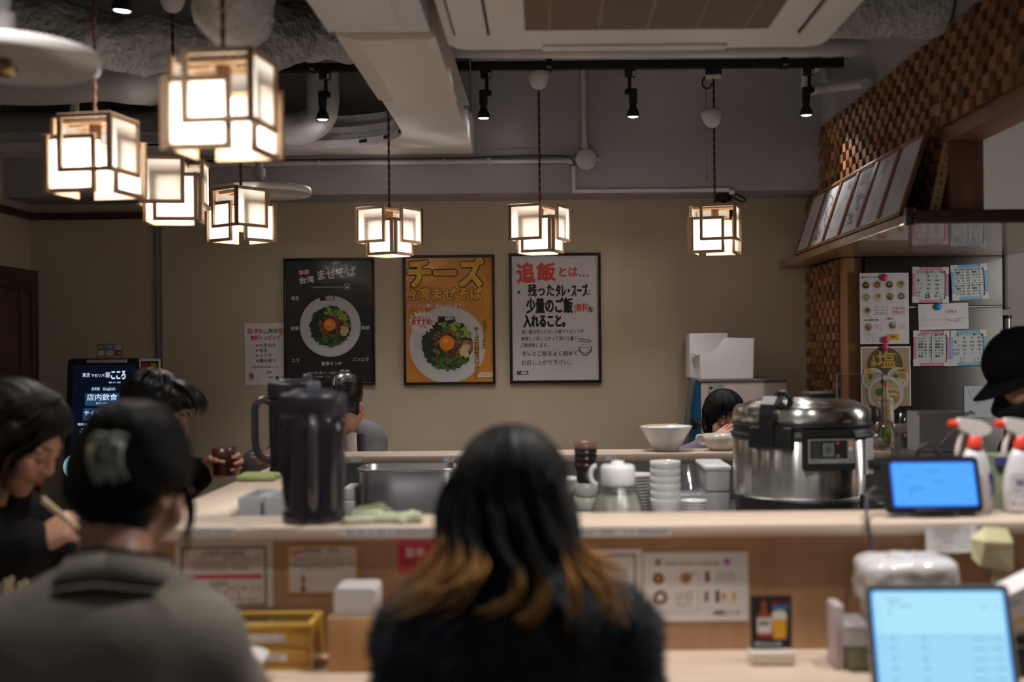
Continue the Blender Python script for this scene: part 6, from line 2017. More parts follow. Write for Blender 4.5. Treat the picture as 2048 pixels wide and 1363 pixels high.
kt('東京', 174, 750, 9, 15); kt('マゼソバ', 197, 751, 7.5, 26, bold=.015); kt('麺屋', 217, 750, 12, 9, bold=.006); kt('こころ', 238, 751, 20, 28, bold=.045); kt('東京 かくれ家', 231, 765, 3.6, 24)
kb = lambda a, b, c_, d: m.poly(rrect(Lk(a, d)[0], Lk(a, d)[1], Lk(c_, b)[0], Lk(c_, b)[1], .006, 3), .0010, KB)
kb(184, 773, 203, 782); kb(207, 773, 234, 782); kt('日本語', 193.5, 777.5, 5.5, 15); kt('English', 220.5, 777.8, 5.5, 23)
kb(173, 786, 243, 811); kt('店内飲食', 207, 795, 14, 60, bold=.018); kt('EAT IN', 206, 806, 5, 21)
kb(170, 816, 243, 841); kt('テイクアウト', 205, 826, 11, 64, bold=.018); kt('TAKE OUT', 205, 837, 5, 32)
kt('麺類全て大盛り無料', 190, 848, 5.5, 60); kt('お一人様一杯ご注文', 190, 857, 4, 46); kt('One order per person', 190, 863, 4, 52)
c = Lk(160, 931); m.disc(c[0], c[1], 26 * k, .0010, KBL, seg=40); m.disc(c[0], c[1], 19 * k, .0014, glow('kiosk_green', (.05, .30, .06), .7), seg=30); m.disc(c[0] - .01, c[1] - .012, 10 * k, .0018, glow('kiosk_red', (.40, .07, .05), .7), seg=20)
m.build('touch_screen', kk_)
m = MB(Tk); a = Lk(174, 719); b = Lk(255, 725); m.rect(a[0], b[1], b[0], a[1], .0008, M_STRIP); letters(m, a[0] + .004, b[0] - .004, (a[1] + b[1]) / 2, .007, .0012, M_INK, 77); m.build('label_strip', kk_)
m = MB(); zlow = (Tk @ Vector((0, -H, 0))).z
yl = (Tk @ Vector((0, -H, 0))).y
m.box(x0 + .02, x1 - .02, yl + .012, yl + .20, 0, zlow + .10, M_BLACK, .01); m.box(x0 - .03, x1 + .03, yl - .04, yl + .26, 0, .03, M_BLACK, .005)
m.build('pedestal', kk_)
T = facing(188, 688, Y - .03); T = Matrix.Translation((0, .03, 0)) @ T; k2 = Y / F
T = Matrix.Translation((0, 0, zt + .001 + 29 * k2 - T.translation.z)) @ T
cs = MB(T)
cs.box(0, 53 * k2, -29 * k2, 0, -.004, 0, pm('card_holder_acrylic', (.30, .27, .23), rough=.2, coat=.4))
def cc(x, y, col, s, tc, col2=None):
    a = (x * k2, -y * k2); cs.poly(rrect(a[0] - 5.6 * k2, a[1] - 4 * k2, a[0] + 5.6 * k2, a[1] + 4 * k2, .003, 3), .0004, col)
    if s: cs.text(s, a[0], a[1], 5.5 * k2, .0012, tc, bold=.03, fit=9 * k2)
NAVY = pm('navy_print', (.02, .03, .20), rough=.5)
cc(9, 7, NAVY, None, M_PAPER); cs.rect(5 * k2 + 4 * k2 * .9, -10.5 * k2, 5 * k2 + 5.7 * k2, -3.5 * k2, .0006, M_RED); cs.rect(11 * k2, -10.5 * k2, 13.8 * k2, -3.5 * k2, .0006, M_GREEN); cs.text('JCB', 9 * k2, -7 * k2, 5 * k2, .0012, M_PAPER, bold=.03, fit=9 * k2)
cc(27, 7, pm('card_blue', (.03, .22, .55), rough=.5), 'AMEX', M_PAPER); cc(44, 7, M_PAPER, 'Diners', NAVY)
cc(9, 19, M_PAPER, 'DISCOVER', M_ORANGE); cc(27, 19, M_PAPER, 'VISA', NAVY); cc(44, 19, M_INK, None, None)
cs.disc(42 * k2, -19 * k2, 2.8 * k2, .0008, M_RED, seg=20); cs.disc(46 * k2, -19 * k2, 2.8 * k2, .0010, M_ORANGE, seg=20)
tag(cs.build('card_sign'), 'small clear sign of six payment card marks on top of the kiosk', 'sign')
T = facing(279, 717, Y - .002); m = MB(T); k = Y / F
L2 = lambda px, py: ((px - 279) * k, -(py - 717) * k)
m.box(0, 42 * k, -64 * k, 0, 0, .003, M_PAPER); a = L2(282, 722); b = L2(317, 776); m.rect(a[0], b[1], b[0], a[1], .0034, pm('dark_red_print', (.22, .015, .02), rough=.5)); a = L2(282, 722); b = L2(317, 750); m.rect(a[0], b[1], b[0], a[1], .0036, M_INK)
p = L2(290, 733); m.text('辣', p[0], p[1], 15 * k, .0042, M_CARM, bold=.03); p = L2(307, 733); m.text('油', p[0], p[1], 15 * k, .0042, M_YELLOW, bold=.03)
p = L2(298, 745); m.text('トッピング', p[0], p[1], 8 * k, .0042, M_PAPER, fit=31 * k, bold=.03)
for i in range(3): a = L2(283, 753 + i * 4); m.rect(a[0], a[1] - 2.5 * k, a[0] + 18 * k, a[1], .0042, M_PINK)
tag(m.build('topping_sign'), 'red and black chilli oil sign at the right side of the kiosk', 'sign')

# ---------------------------------------------------------------- blue and white machine with bins on it, back right
Y = 5.55
x0, x1 = PX(1402, 800, Y), PX(1574, 800, Y); zt = PZ(1480, 757, Y)
g = thing('ice_machine', 'beige cabinet machine with a curved blue front, back right corner', 'machine', ((x0 + x1) / 2, 5.75, 0))
m = MB(); m.box(x0, x1, Y, 5.93, 0.02, zt - .016, pm('machine_beige', (.50, .43, .40), rough=.5), .003); m.box(x0 + .02, x1 - .02, Y + .02, 5.9, 0, .02, M_BLACK); m.build('cabinet', g)
m = MB(); m.box(x0 - .012, x1 + .002, Y - .003, 5.935, zt - .016, zt, pm('machine_top_grey', (.17, .16, .155), rough=.5), .003); m.build('top_panel', g)
Myz = Matrix(((1, 0, 0, 0), (0, 0, 1, 0), (0, 1, 0, 0), (0, 0, 0, 1)))
bl = [(x0 - .001, .30), (x0 - .001, zt - .004), (x0 - .020, zt - .004)] + [(x0 - .022 - .030 * math.sin(u / 10 * PI / 2) ** .8, zt - .01 - u / 10 * .30) for u in range(11)] + [(x0 - .050, .6), (x0 - .04, .30)]
m = MB(); m.prism(bl, Y + .002, 5.72, pm('machine_blue', (.012, .105, .24), rough=.35), M=Myz); m.build('front_panel', g)
bl2 = [(p[0] - .012 * (p[0] < x0 - .02), p[1]) for p in bl[2:]]
gr = bl[2:] + [(p[0] - .009, p[1]) for p in bl[2:]][::-1]
m = MB(); m.prism(gr, Y - .002, 5.725, pm('machine_grey_edge', (.085, .10, .11), rough=.4), M=Myz); m.build('front_edge', g)
T = facing(1415, 769, Y - .0005); k = Y / F
m = MB(T); m.box(0, 33 * k, -15 * k, 0, 0, .001, pm('sticker_grey', (.44, .42, .42), rough=.5)); m.disc(6.5 * k, -6.5 * k, 3.2 * k, .0014, M_INK); m.text('!', 6.5 * k, -6.5 * k, 5 * k, .0018, M_PAPER, bold=.03); m.text('ご注意', 22 * k, -3.4 * k, 4 * k, .0014, M_INK)
for i in range(2): letters(m, 14 * k, 32 * k, -(7.5 + i * 3.4) * k, 2 * k, .0014, M_INKG, 90 + i)
m.box(0, 14 * k, -28 * k, -22 * k, 0, .001, M_INK); m.build('warning_sticker', g)
m = MB(); c = P(1391, 847, Y); m.box(c.x - .016, c.x + .012, Y - .006, Y + .03, c.z - .022, c.z + .022, M_BLACKM, .002); m.build('socket_outlet', g)
m = MB(); m.tube(spline([Q(1390, 841, Y - .01), Q(1402, 848, Y - .06), Q(1413, 860, Y - .08), Q(1424, 884, Y - .06), Q(1428, 930, Y - .04)], 6), .006, pm('dark_red_hose', (.10, .012, .015), rough=.4), 10); m.build('hose', g)
# bins on top
k = (Y + .03) / F
T = facing(1393, 756, Y + .03); T = Matrix.Translation((0, 0, zt + .001 - T.translation.z)) @ T
B = lambda px, py: ((px - 1393) * k, (756 - py) * k)
m = MB(T)
side = [B(1402, 756), B(1505, 756), B(1508, 676), B(1452, 674), B(1444, 680), B(1436, 694), B(1424, 702), B(1400, 706)]
m.prism(side, 0, .004, M_WPLAS); m.prism(side, -.19, -.186, M_WPLAS)
m.box(B(1402, 0)[0], B(1505, 0)[0], 0, .004, -.186, 0, M_WPLAS); m.prism([B(1505, 756), B(1507, 756), B(1510, 676), B(1507, 676)], -.186, 0, M_WPLAS); m.prism([B(1399, 706), B(1403, 706), B(1404, 756), B(1401, 756)], -.186, 0, M_WPLAS); m.box(B(1392, 0)[0], B(1401, 0)[0], B(0, 709)[1], B(0, 706)[1], -.186, 0, M_WPLAS)
tag(m.build('storage_bin'), 'open white scoop fronted bin on the beige machine, the nearer one', 'bin')
T2 = Matrix.Translation((0, .195, 0)) @ T
m = MB(T2)
m.box(B(1390, 0)[0], B(1466, 0)[0] + .006, 0, .004, -.17, 0, M_WPLAS); xa, xb_, hh = B(1390, 0)[0], B(1466, 0)[0] + .006, B(0, 664)[1]
m.box(xa, xb_, .004, hh, -.004, 0, M_WPLAS); m.box(xa, xb_, .004, hh, -.17, -.166, M_WPLAS); m.box(xa, xa + .004, .004, hh, -.166, -.004, M_WPLAS); m.box(xb_ - .004, xb_, .004, hh, -.166, -.004, M_WPLAS)
tag(m.build('storage_bin'), 'taller white bin behind the scoop fronted one', 'bin')

# ---------------------------------------------------------------- shelf over the opening with framed autograph boards
SX0 = 1.175
g = thing('wall_shelf', 'long brown wall shelf carrying the framed autograph boards', 'shelf', (1.3, 4.9, SH_Z0))
shp = [(SX0, 3.90), (2.05, 3.90), (2.05, 5.285), (XR - .004, 5.285), (XR - .004, 5.32), (XR - .0245, 5.33), (XR - .0245, YB - .003), (SX0, YB - .003)]
m = MB(); m.prism(shp, SH_Z0 + .003, SH_Z1, M_SHELFM); m.prism(shp, SH_Z0, SH_Z0 + .003, M_SHELF); m.build('board', g)
m = MB(); m.box(SX0 + .012, 2.05, 3.872, 3.8995, SH_Z0 + .004, SH_Z1 + .012, M_DWOOD, .002); m.box(SX0 - .006, SX0 + .024, 3.868, 3.90, SH_Z0 - .006, SH_Z1 + .020, M_DWOOD, .004); m.build('end_board', g)
M_FRM = wood('autograph_frame', (.17, .065, .028), (.24, .10, .045), axis=2, scale=6)
M_SHIK = pm('autograph_card', (.60, .59, .63), rough=.45, coat=.3)
def squiggle(m, x0, y0, x1, y1, seed, n, wd, mt):
    r = random.Random(seed)
    for _ in range(n):
        x = r.uniform(x0, x1); y = r.uniform(y0, y1); pts = [(x, y)]
        a = r.uniform(0, 6); 
        for _i in range(r.randint(5, 12)):
            a += r.uniform(-1.3, 1.3); s_ = r.uniform(.008, .026)
            x = min(max(x + s_ * math.cos(a), x0), x1); y = min(max(y + s_ * math.sin(a), y0), y1); pts.append((x, y))
        sp = spline([(p[0], p[1], 0) for p in pts], 4)
        m.stroke([(p.x, p.y) for p in sp], wd, .0125, mt)
pxs = [(1632, 1675), (1663, 1701), (1694, 1741), (1727, 1783), (1768, 1834), (1808, 1884)]
edges = [5.66, 5.385, 5.11, 4.835, 4.555, 4.27, 3.985]
texts = [None, None, None, 'こころ', None, None]
desc = ['with fine lines of pale writing, furthest from the camera', 'filled with dark scribbled signatures, second from the far end', 'with sparse small handwriting, third from the far end', 'with bold black characters, fourth from the far end', 'with a faint grey signature, second nearest the camera', 'with one pale looping signature, nearest the camera']
for i in range(6):
    ya, yb2 = edges[i], edges[i + 1]
    Wb = ya - yb2 - .004; Hb = .298
    g = thing('autograph_board', 'framed white autograph board ' + desc[i], 'framed board', (SX0 + .06, (ya + yb2) / 2, SH_Z1), 'autograph boards on the shelf')
    lean = math.asin(.095 / Hb)
    # local x runs along the wall towards the camera, local y up the board, z towards the room
    bx = Vector((0, -1, 0)); bys = Vector((math.sin(lean), 0, math.cos(lean))); bz = bx.cross(bys)
    o = Vector((SX0 + .016, ya - .002, SH_Z1 + .004))
    T = Matrix(((bx.x, bys.x, bz.x, o.x), (bx.y, bys.y, bz.y, o.y), (bx.z, bys.z, bz.z, o.z), (0, 0, 0, 1)))
    m = MB(T); fw = .016
    m.box(0, Wb, 0, fw, -.002, .014, M_FRM, .002); m.box(0, Wb, Hb - fw, Hb, -.002, .014, M_FRM, .002); m.box(0, fw, fw, Hb - fw, -.002, .014, M_FRM, .002); m.box(Wb - fw, Wb, fw, Hb - fw, -.002, .014, M_FRM, .002)
    m.build('frame', g)
    m = MB(T); m.box(fw, Wb - fw, fw, Hb - fw, 0, .008, M_SHIK)
    ink = M_INK if i in (1, 3) else pm('faint_ink', (.24, .24, .27), rough=.6)
    if i == 0:
        for q in range(7): m.stroke([(Wb * .35 + q * .012, Hb * .15), (Wb * .38 + q * .012, Hb * .6)], .0025, .0125, ink)
    elif i == 1: squiggle(m, fw + .02, .04, Wb - fw - .02, Hb - .06, 11, 16, .0035, ink)
    elif i == 2:
        for q in range(3): m.stroke([(Wb * .55, Hb * (.85 - q * .03)), (Wb * .8, Hb * (.84 - q * .04))], .003, .0125, M_INK)
        squiggle(m, fw + .03, .06, Wb - fw - .03, Hb - .1, 12, 5, .0025, ink)
    elif i == 3:
        m.text('麺屋', Wb * .5, Hb * .82, .075, .0125, M_INK, fit=Wb * .55); m.text('こころさん', Wb * .52, Hb * .66, .05, .0125, M_INK, fit=Wb * .6); squiggle(m, fw + .04, .05, Wb - fw - .03, Hb * .55, 17, 12, .004, ink)
    elif i == 4:
        m.text('麺', Wb * .45, Hb * .78, .06, .0125, ink); squiggle(m, Wb * .3, Hb * .15, Wb * .75, Hb * .6, 19, 5, .003, ink)
    else: squiggle(m, Wb * .3, Hb * .2, Wb * .75, Hb * .8, 23, 5, .003, ink)
    m.build('card', g)
# wooden name plaque leaning at the near end
m = MB(); bys = Vector((.13, 0, .99)).normalized()
o = Vector((SX0 + .125, 3.962, SH_Z1 + .001)); bx = Vector((1, 0, 0))
pl = Matrix(((1, bys.x, 0, 0), (0, 0, -1, 0), (0, bys.z, 0, 0), (0, 0, 0, 1)))
p0 = P(1862, 430, 3.935); p1 = P(1897, 275, 3.935)
M_PLQ = wood('plaque_wood', (.44, .29, .13), (.54, .37, .18), axis=2, scale=5)
wq = .028; zq1 = SH_Z1 + .0005; zq2 = p1.z
xq0, xq1 = PX(1858, 432, 3.935), PX(1890, 275, 3.935)
vs = [(xq0, 3.925, zq1), (xq0 + wq, 3.925, zq1), (xq1 + wq, 3.925, zq2), (xq1, 3.925, zq2 - .006), (xq0, 3.945, zq1), (xq0 + wq, 3.945, zq1), (xq1 + wq, 3.945, zq2), (xq1, 3.945, zq2 - .006)]
m.add(vs, [(0, 1, 2, 3), (7, 6, 5, 4), (0, 4, 5, 1), (1, 5, 6, 2), (2, 6, 7, 3), (3, 7, 4, 0)], M_PLQ)
for i, ch in enumerate('おいしい麺をどうぞ'):
    u = 1 - (i + .7) / 9.6
    m.add(*[(lambda vf: ([(xq0 + (xq1 - xq0) * u + wq * .5 + v[0] * .020, 3.9245, zq1 + (zq2 - zq1) * u + v[1] * .020) for v in vf[0]], [f[:] for f in vf[1]]))(text_geo(ch, .02))][0], M_INK)
tag(m.build('name_plaque'), 'narrow light wood plaque with written characters leaning by the timber post', 'plaque')

# ---------------------------------------------------------------- fridge with notes
FY = 5.30; k = FY / F
x0, x1 = PX(1716, 700, FY) , PX(2008, 700, FY); zt = PZ(2000, 482, FY)
M_FRDG = pm('fridge_steel', (0.075, 0.072, 0.067), rough=0.36, metal=1.0, bump=(80, .05, .001), stretch=(14, 1, 1))
g = thing('fridge', 'tall dark stainless steel fridge covered with notes', 'fridge', ((x0 + x1) / 2, 5.6, 0))
zs = PZ(1900, 613, FY)
x0 = max(x0, XR + .088)
m = MB(); m.box(x0, x1, FY + .03, 5.97, .05, zt, M_FRDG, .003); m.box(x0 + .02, x1 - .02, FY + .06, 5.95, 0, .05, M_BLACK); m.build('cabinet', g)
m = MB(); m.box(x0 + .002, x1 - .002, FY, FY + .028, zs + .003, zt - .01, M_FRDG, .003); m.build('upper_door', g)
m = MB(); m.box(x0 + .002, x1 - .002, FY, FY + .028, .10, zs - .004, M_FRDG, .003); m.build('lower_door', g)
m = MB(); m.box(x0 + .002, x1 - .002, FY + .006, FY + .02, zs - .0035, zs + .0025, pm('door_gasket', (.55, .55, .55), rough=.5)); m.build('door_gasket', g)
m = MB(); zq = PZ(2010, 630, FY)
m.box(x1 + .0005, x1 + .038, FY - .005, 5.9, PZ(2010, 618, FY), zt + .004, pm('fridge_side_grey', (.22, .21, .20), rough=.5), .012); m.build('side_trim', g)
m = MB(); m.cyl((x1 + .022, FY + .02, zq), (x1 + .022, FY + .02, .7), .018, M_STEELD); m.cyl((x1 + .022, FY + .02, zq), (x1 + .022, FY + .02, zq - .015), .020, M_BLACK); m.build('door_handle', g)
m = MB(); m.tube([(x1 - .10, FY + .1, zt + .004), (x1 + .04, FY + .1, zt + .010)], .012, pm('clear_hose', (.42, .48, .52), rough=.2), 12); m.build('top_hose', g)

FYS = FY - .0012
def fsheet(px0, py0, px1, py1, base, th_=.001, rot=0.0, y=None):
    T = facing(px0, py0, y or FYS) @ Matrix.Rotation(rot, 4, 'Z')
    m = MB(T); w_, h_ = (px1 - px0) * k, (py1 - py0) * k
    m.box(0, w_, -h_, 0, 0, th_, base)
    return m, (lambda px, py: ((px - px0) * k, -(py - py0) * k)), w_, h_
def put(m, L, s, px, py, size, mt=M_INK, fit=None, z=.0014, bold=.02, **q):
    p = L(px, py); m.text(s, p[0], p[1], size * k, z, mt, bold=bold, fit=fit * k if fit else None, **q)
# menu sheet
m, L, w_, h_ = fsheet(1719, 546, 1817, 688, M_PAPER)
put(m, L, 'マゼソバ', 1733, 555, 6, M_INK, 18); put(m, L, '東京マゼソバ一覧', 1757, 555, 4, M_INK, 22); p = L(1722, 555); m.rect(p[0], p[1] - .003, p[0] + .006, p[1] + .003, .0014, M_CARM)
def mini(px, py, R, c1, c2, c3):
    p = L(px, py); m.disc(p[0], p[1], R * k, .0014, M_PLATED, seg=24); m.disc(p[0], p[1], R * k * .9, .0016, M_PLATE, seg=24); m.disc(p[0], p[1], R * k * .72, .0018, c1, seg=18, jit=.1, rnd=RND)
    m.disc(p[0] + R * k * .15, p[1] + R * k * .2, R * k * .42, .0020, c2, seg=10, jit=.2, rnd=RND); m.disc(p[0], p[1], R * k * .22, .0022, c3, seg=10)
    letters(m, p[0] - R * k, p[0] + R * k, p[1] - R * k * 1.25, .0035, .0014, M_INKG, int(px + py))
cols = [(M_GREEND, M_MEAT, M_YOLK), (M_MEATL, M_GREEN, M_YOLK), (M_GREEND, M_MEATL, M_YOLK), (M_GREENL, M_MEAT, M_YOLK), (M_GREENL, M_BROTH, M_GARLIC), (M_GARLIC, M_MEATL, M_YOLK), (M_GREEN, M_GREENL, M_RED), (M_GREEN, M_RED, M_PAPER)]
for i, px in enumerate((1731, 1754, 1778, 1801)):
    mini(px, 570 - i * .4, 9.3, *cols[i]); mini(px + .5, 594 - i * .4, 9, *cols[i + 4])
mini(1733, 621, 9, M_BROTH, M_GREEN, M_GREEND); mini(1735, 654, 9, M_MEATL, M_BROTH, M_RED); mini(1783, 651, 9, M_GREEN, M_GARLIC, M_MEAT)
a = L(1749, 612); b = L(1774, 629); m.frame(a[0], b[1], b[0], a[1], .0012, .0014, M_INKG)
for i in range(3): letters(m, a[0] + .004, b[0] - .004, a[1] - .007 - i * .011, .0045, .0015, M_INKG, 400 + i)
a = L(1784, 613); b = L(1808, 629); m.frame(a[0], b[1], b[0], a[1], .0012, .0014, M_RED); put(m, L, '大盛150円', 1796, 617.5, 5, M_RED, 21); put(m, L, '特盛250円', 1796, 624.5, 5, M_RED, 21)
put(m, L, '日本流豚骨中華', 1741, 640, 4.5, M_INK, 28); put(m, L, 'ご飯もの', 1778, 638, 4.5, M_INK, 16); put(m, L, 'トッピング', 1739, 669, 4.2, M_INK, 20)
for i in range(3):
    for j in range(3): letters(m, L(1730 + j * 11, 0)[0], L(1739 + j * 11, 0)[0], L(0, 674.5 + i * 3.8)[1], .0035, .0014, M_INKG, 420 + i * 3 + j)
    letters(m, L(1747, 0)[0], L(1762, 0)[0], L(0, 650 + i * 4)[1], .0035, .0014, M_INKG, 440 + i); letters(m, L(1795, 0)[0], L(1808, 0)[0], L(0, 648 + i * 4)[1], .0035, .0014, M_INKG, 450 + i)
a = L(1771, 668); b = L(1796, 680); m.rect(a[0], b[1], b[0], a[1], .0014, M_YELLOW); put(m, L, '無料', 1785, 674, 6, M_RED, z=.0018)
tag(m.build('menu_sheet'), 'white menu sheet with rows of small bowls on the fridge', 'menu')
# salt ramen poster
m, L, w_, h_ = fsheet(1721, 693, 1821, 812, M_PAPER)
a = L(1724, 696); b = L(1818, 812); m.rect(a[0], b[1], b[0], a[1], .0013, pm('print_tan', (.46, .33, .22), rough=.5))
BRN = pm('print_brown', (.12, .085, .045), rough=.5); GLD = pm('print_gold_letters', (.60, .38, .06), rough=.5)
p = L(1769, 730); m.disc(p[0], p[1], 36 * k, .0016, BRN, seg=48)
put(m, L, '塩', 1772, 722, 37, GLD, 37, .0020, .02); put(m, L, '3', 1746, 716, 13, GLD, z=.0020); put(m, L, '種', 1746, 727.5, 11, GLD, z=.0020); vert(m, L, 'ラーメン', 1792, 712, 6 * k, GLD, None, .0020)
for px, py, R, c1, c2, c3 in ((1745, 758, 23, M_BROTH, M_GREENL, M_BROTH), (1795, 757, 23, M_BROTH, M_GARLIC, M_YOLK), (1770, 787, 37, M_BROTH, M_GARLIC, M_BROTH)):
    p = L(px, py); zz = .0024 if R < 30 else .0034
    m.disc(p[0], p[1], R * k, zz, M_PLATED, seg=36); m.disc(p[0], p[1], R * k * .95, zz + .0002, M_PLATE, seg=36); m.disc(p[0], p[1], R * k * .80, zz + .0004, pm('pale_broth', (.50, .40, .24), rough=.4), seg=30)
    if R > 30:
        for q in range(4): m.disc(p[0] + .030, p[1] + .012 - q * .012, .030, zz + .0006 + q * .0002, (M_GARLIC, pm('pork_slice', (.42, .24, .13), rough=.5))[q % 2], ry=.016, seg=20)
        m.disc(p[0] - .028, p[1] + .006, .020, zz + .0006, M_GREEN, seg=9, jit=.25, rnd=RND)
        put(m, L, '麺屋こころ', px + 1, py - 23, 7, M_INK, 22, zz + .0012)
    else:
        m.disc(p[0] + .01, p[1] - .012, .014, zz + .0006, M_GARLIC, seg=16); m.disc(p[0] - .012, p[1] + .010, .012, zz + .0006, M_GREEN, seg=9, jit=.25, rnd=RND)
        if px > 1780: m.disc(p[0] + .022, p[1] - .018, .012, zz + .0008, M_PAPER, ry=.009, seg=16); m.disc(p[0] + .022, p[1] - .018, .006, zz + .001, M_YOLK, seg=12); m.disc(p[0] + .018, p[1] + .012, .014, zz + .0008, pm('pork_slice', (.42, .24, .13), rough=.5), seg=14)
for a_, b_, c_ in ((1736, 741, 'しお'), (1805, 741, '豚塩玉')):
    p = L(a_, b_); m.rect(p[0] - .020, p[1] - .007, p[0] + .020, p[1] + .007, .0040, M_YELLOW); put(m, L, c_, a_, b_, 5, M_INK, z=.0044)
tag(m.build('salt_ramen_poster'), 'brown and tan salt noodle poster on the fridge below the menu sheet', 'poster')
# four small whiteboards with taped edges
def wboard(px0, py0, px1, py1, tape, label, rot, content):
    T = facing(px0, py0, FYS) @ Matrix.Rotation(rot, 4, 'Z')
    w_, h_ = (px1 - px0) * k, (py1 - py0) * k; b_ = 6 * k
    g = thing('small_whiteboard', label, 'whiteboard', T.translation + Vector((w_ / 2, 0, -h_)), 'small whiteboards on the fridge')
    m = MB(T); m.box(b_ * .6, w_ - b_ * .6, -h_ + b_ * .6, -b_ * .6, 0, .005, pm('whiteboard_face', (.62, .66, .68), rough=.3))
    content(m, lambda u, v: (w_ * u, -h_ * v), w_, h_)
    m.build('board', g)
    m = MB(T)
    m.box(0, w_, -b_, 0, 0, .008, tape); m.box(0, w_, -h_, -h_ + b_, 0, .008, tape); m.box(0, b_, -h_ + b_, -b_, 0, .008, tape); m.box(w_ - b_, w_, -h_ + b_, -b_, 0, .008, tape); m.build('edge_tape', g)
    for x_, y_ in ((0, 0), (1, 0), (0, 1), (1, 1)):
        m = MB(T)
        cx_, cy_ = x_ * w_, -y_ * h_; s_ = 13 * k
        xi = b_ + .002
        def lx(a): return cx_ + a if x_ == 0 else cx_ - a
        def ly(a): return cy_ - a if y_ == 0 else cy_ + a
        out = [(-.001, -.001), (s_, -.001), (s_, xi), (xi, xi), (xi, s_), (-.001, s_)]
        pts = [(lx(a), ly(b2)) for a, b2 in out]
        if (x_ == 0) == (y_ == 0): pts = pts[::-1]
        m.prism(pts, 0, .0095, M_WPLAS)
        m.build('corner_guard', g)
def grid_text(rows, x0, y0, dx, dy, size):
    def f(m, L, w_, h_):
        for j, row in enumerate(rows):
            for i, s in enumerate(row):
                if s: p = L(x0 + dx[i], y0 + dy * j); m.text(s, p[0], p[1], size * k, .0056, M_INK, bold=.0)
    return f
def c1(m, L, w_, h_):
    p = L(.27, .15); m.text('担々麺', p[0], p[1], 9 * k, .0056, M_INKG); p = L(.70, .14); m.text('豆乳スープ 温めて', p[0], p[1], 4 * k, .0056, M_INK, bold=.02)
    grid_text([('', '並', '大'), ('麺', '140', '200'), ('スープ', '120', '180'), ('ミンチ', '80', '100'), ('ねぎ', '30', '40')], .16, .26, (0, .28, .52), .115, 6)(m, L, w_, h_)
    p = L(.42, .82); m.text('25', p[0], p[1], 11 * k, .0056, M_INK, bold=.03); p = L(.16, .82); m.text('のり', p[0], p[1], 5 * k, .0056, M_INK); p = L(.66, .82); m.text('80', p[0], p[1], 6 * k, .0056, M_INK)
    p = L(.84, .83); m.ring(p[0], p[1], .011, .0125, .0056, M_INKG, 18)
def c2(m, L, w_, h_):
    p = L(.5, .06); q = L(.5, .95); m.rect(p[0] - .0006, q[1], p[0] + .0006, p[1], .0056, M_INK); p = L(.06, .53); q = L(.94, .53); m.rect(p[0], p[1] - .0006, q[0], p[1] + .0006, .0056, M_INK)
    for bx in (.10, .55):
        for by in (.12, .58):
            for j in range(5 if by < .3 else 4): 
                for i, s in enumerate((['温つけ', '麺類', 'つけ汁', 'スープ', '油'][j], ['100', '15', '20', '18', '15'][j], ['150', '20', '25', '20', '18'][j])):
                    p = L(bx + .09 + i * .13, by + .02 + j * .08); m.text(s, p[0], p[1], 4.6 * k, .0056, M_INK, bold=.012)
def c3(m, L, w_, h_):
    p = L(.5, .08); q = L(.5, .95); m.rect(p[0] - .0008, q[1], p[0] + .0008, p[1], .0056, M_INK)
    for bx in (.12, .58):
        p = L(bx + .12, .12); m.text('冷マゼ' if bx < .3 else '塩マゼ', p[0], p[1], 6 * k, .0056, M_INK, bold=.02)
        for j in range(7):
            for i, s in enumerate((['ミンチ', 'ネギ', '卵黄', '魚粉', 'スープ', 'ニラ', '海苔'][j], ['1', '3', '20', '40', '18', '12', '1'][j], ['1.5', '4', '25', '60', '20', '15', '2'][j])):
                p = L(bx + .08 + i * .13, .22 + j * .085); m.text(s, p[0], p[1], 5 * k, .0056, M_INK, bold=.03)
def c4(m, L, w_, h_):
    p = L(.40, .13); m.text('塩ラーメン', p[0], p[1], 6.5 * k, .0056, M_INK); p = L(.78, .13); m.text('豚と一緒', p[0], p[1], 5 * k, .0056, M_INK, bold=.02)
    grid_text([('', '並', '大', '特'), ('麺', '140', '200', '280'), ('スープ', '260', '360', '380'), ('油だれ', '30', '50', '50'), ('玉ねぎ', '5', '7', '7')], .15, .22, (0, .25, .46, .66), .11, 6)(m, L, w_, h_)
    for u in (.34, .72):
        p = L(u, .84); m.ring(p[0], p[1], .010, .0115, .0056, M_INKG, 18); m.disc(p[0] - .004, p[1] + .002, .0012, .0056, M_INK, seg=8); m.disc(p[0] + .004, p[1] + .002, .0012, .0056, M_INK, seg=8)
wboard(1824, 534, 1896, 605, M_PINK, 'pink edged whiteboard with handwriting, upper left of the four on the fridge', -.012, c1)
wboard(1900, 531, 1972, 601, M_SKYB, 'blue edged whiteboard crowded with small numbers, upper right of the four on the fridge', .05, c2)
wboard(1826, 661, 1899, 731, M_PINK, 'pink edged whiteboard split by a vertical line, lower left of the four on the fridge', -.01, c3)
wboard(1898, 661, 1971, 731, M_SKYB, 'blue edged whiteboard with little drawings, lower right of the four on the fridge', .015, c4)
T = facing(1836, 604, FYS); 
m, L, w_, h_ = fsheet(1836, 608, 1936, 660, M_PAPER, .0008, .02)
for i in range(9): p = L(1840, 613 + i * 5); q = L(1934, 613 + i * 5); m.rect(p[0], p[1], q[0], p[1] + .0006, .0011, pm('rule_grey', (.5, .48, .5), rough=.7)); letters(m, L(1840, 0)[0], L(1850, 0)[0], p[1] + .004, .0035, .0012, pm('rule_grey', (.5, .48, .5), rough=.7), 500 + i)
for i in range(7): letters(m, L(1887, 0)[0], L(1892, 0)[0], L(0, 618 + i * 5)[1], .0035, .0012, M_INKG, 520 + i)
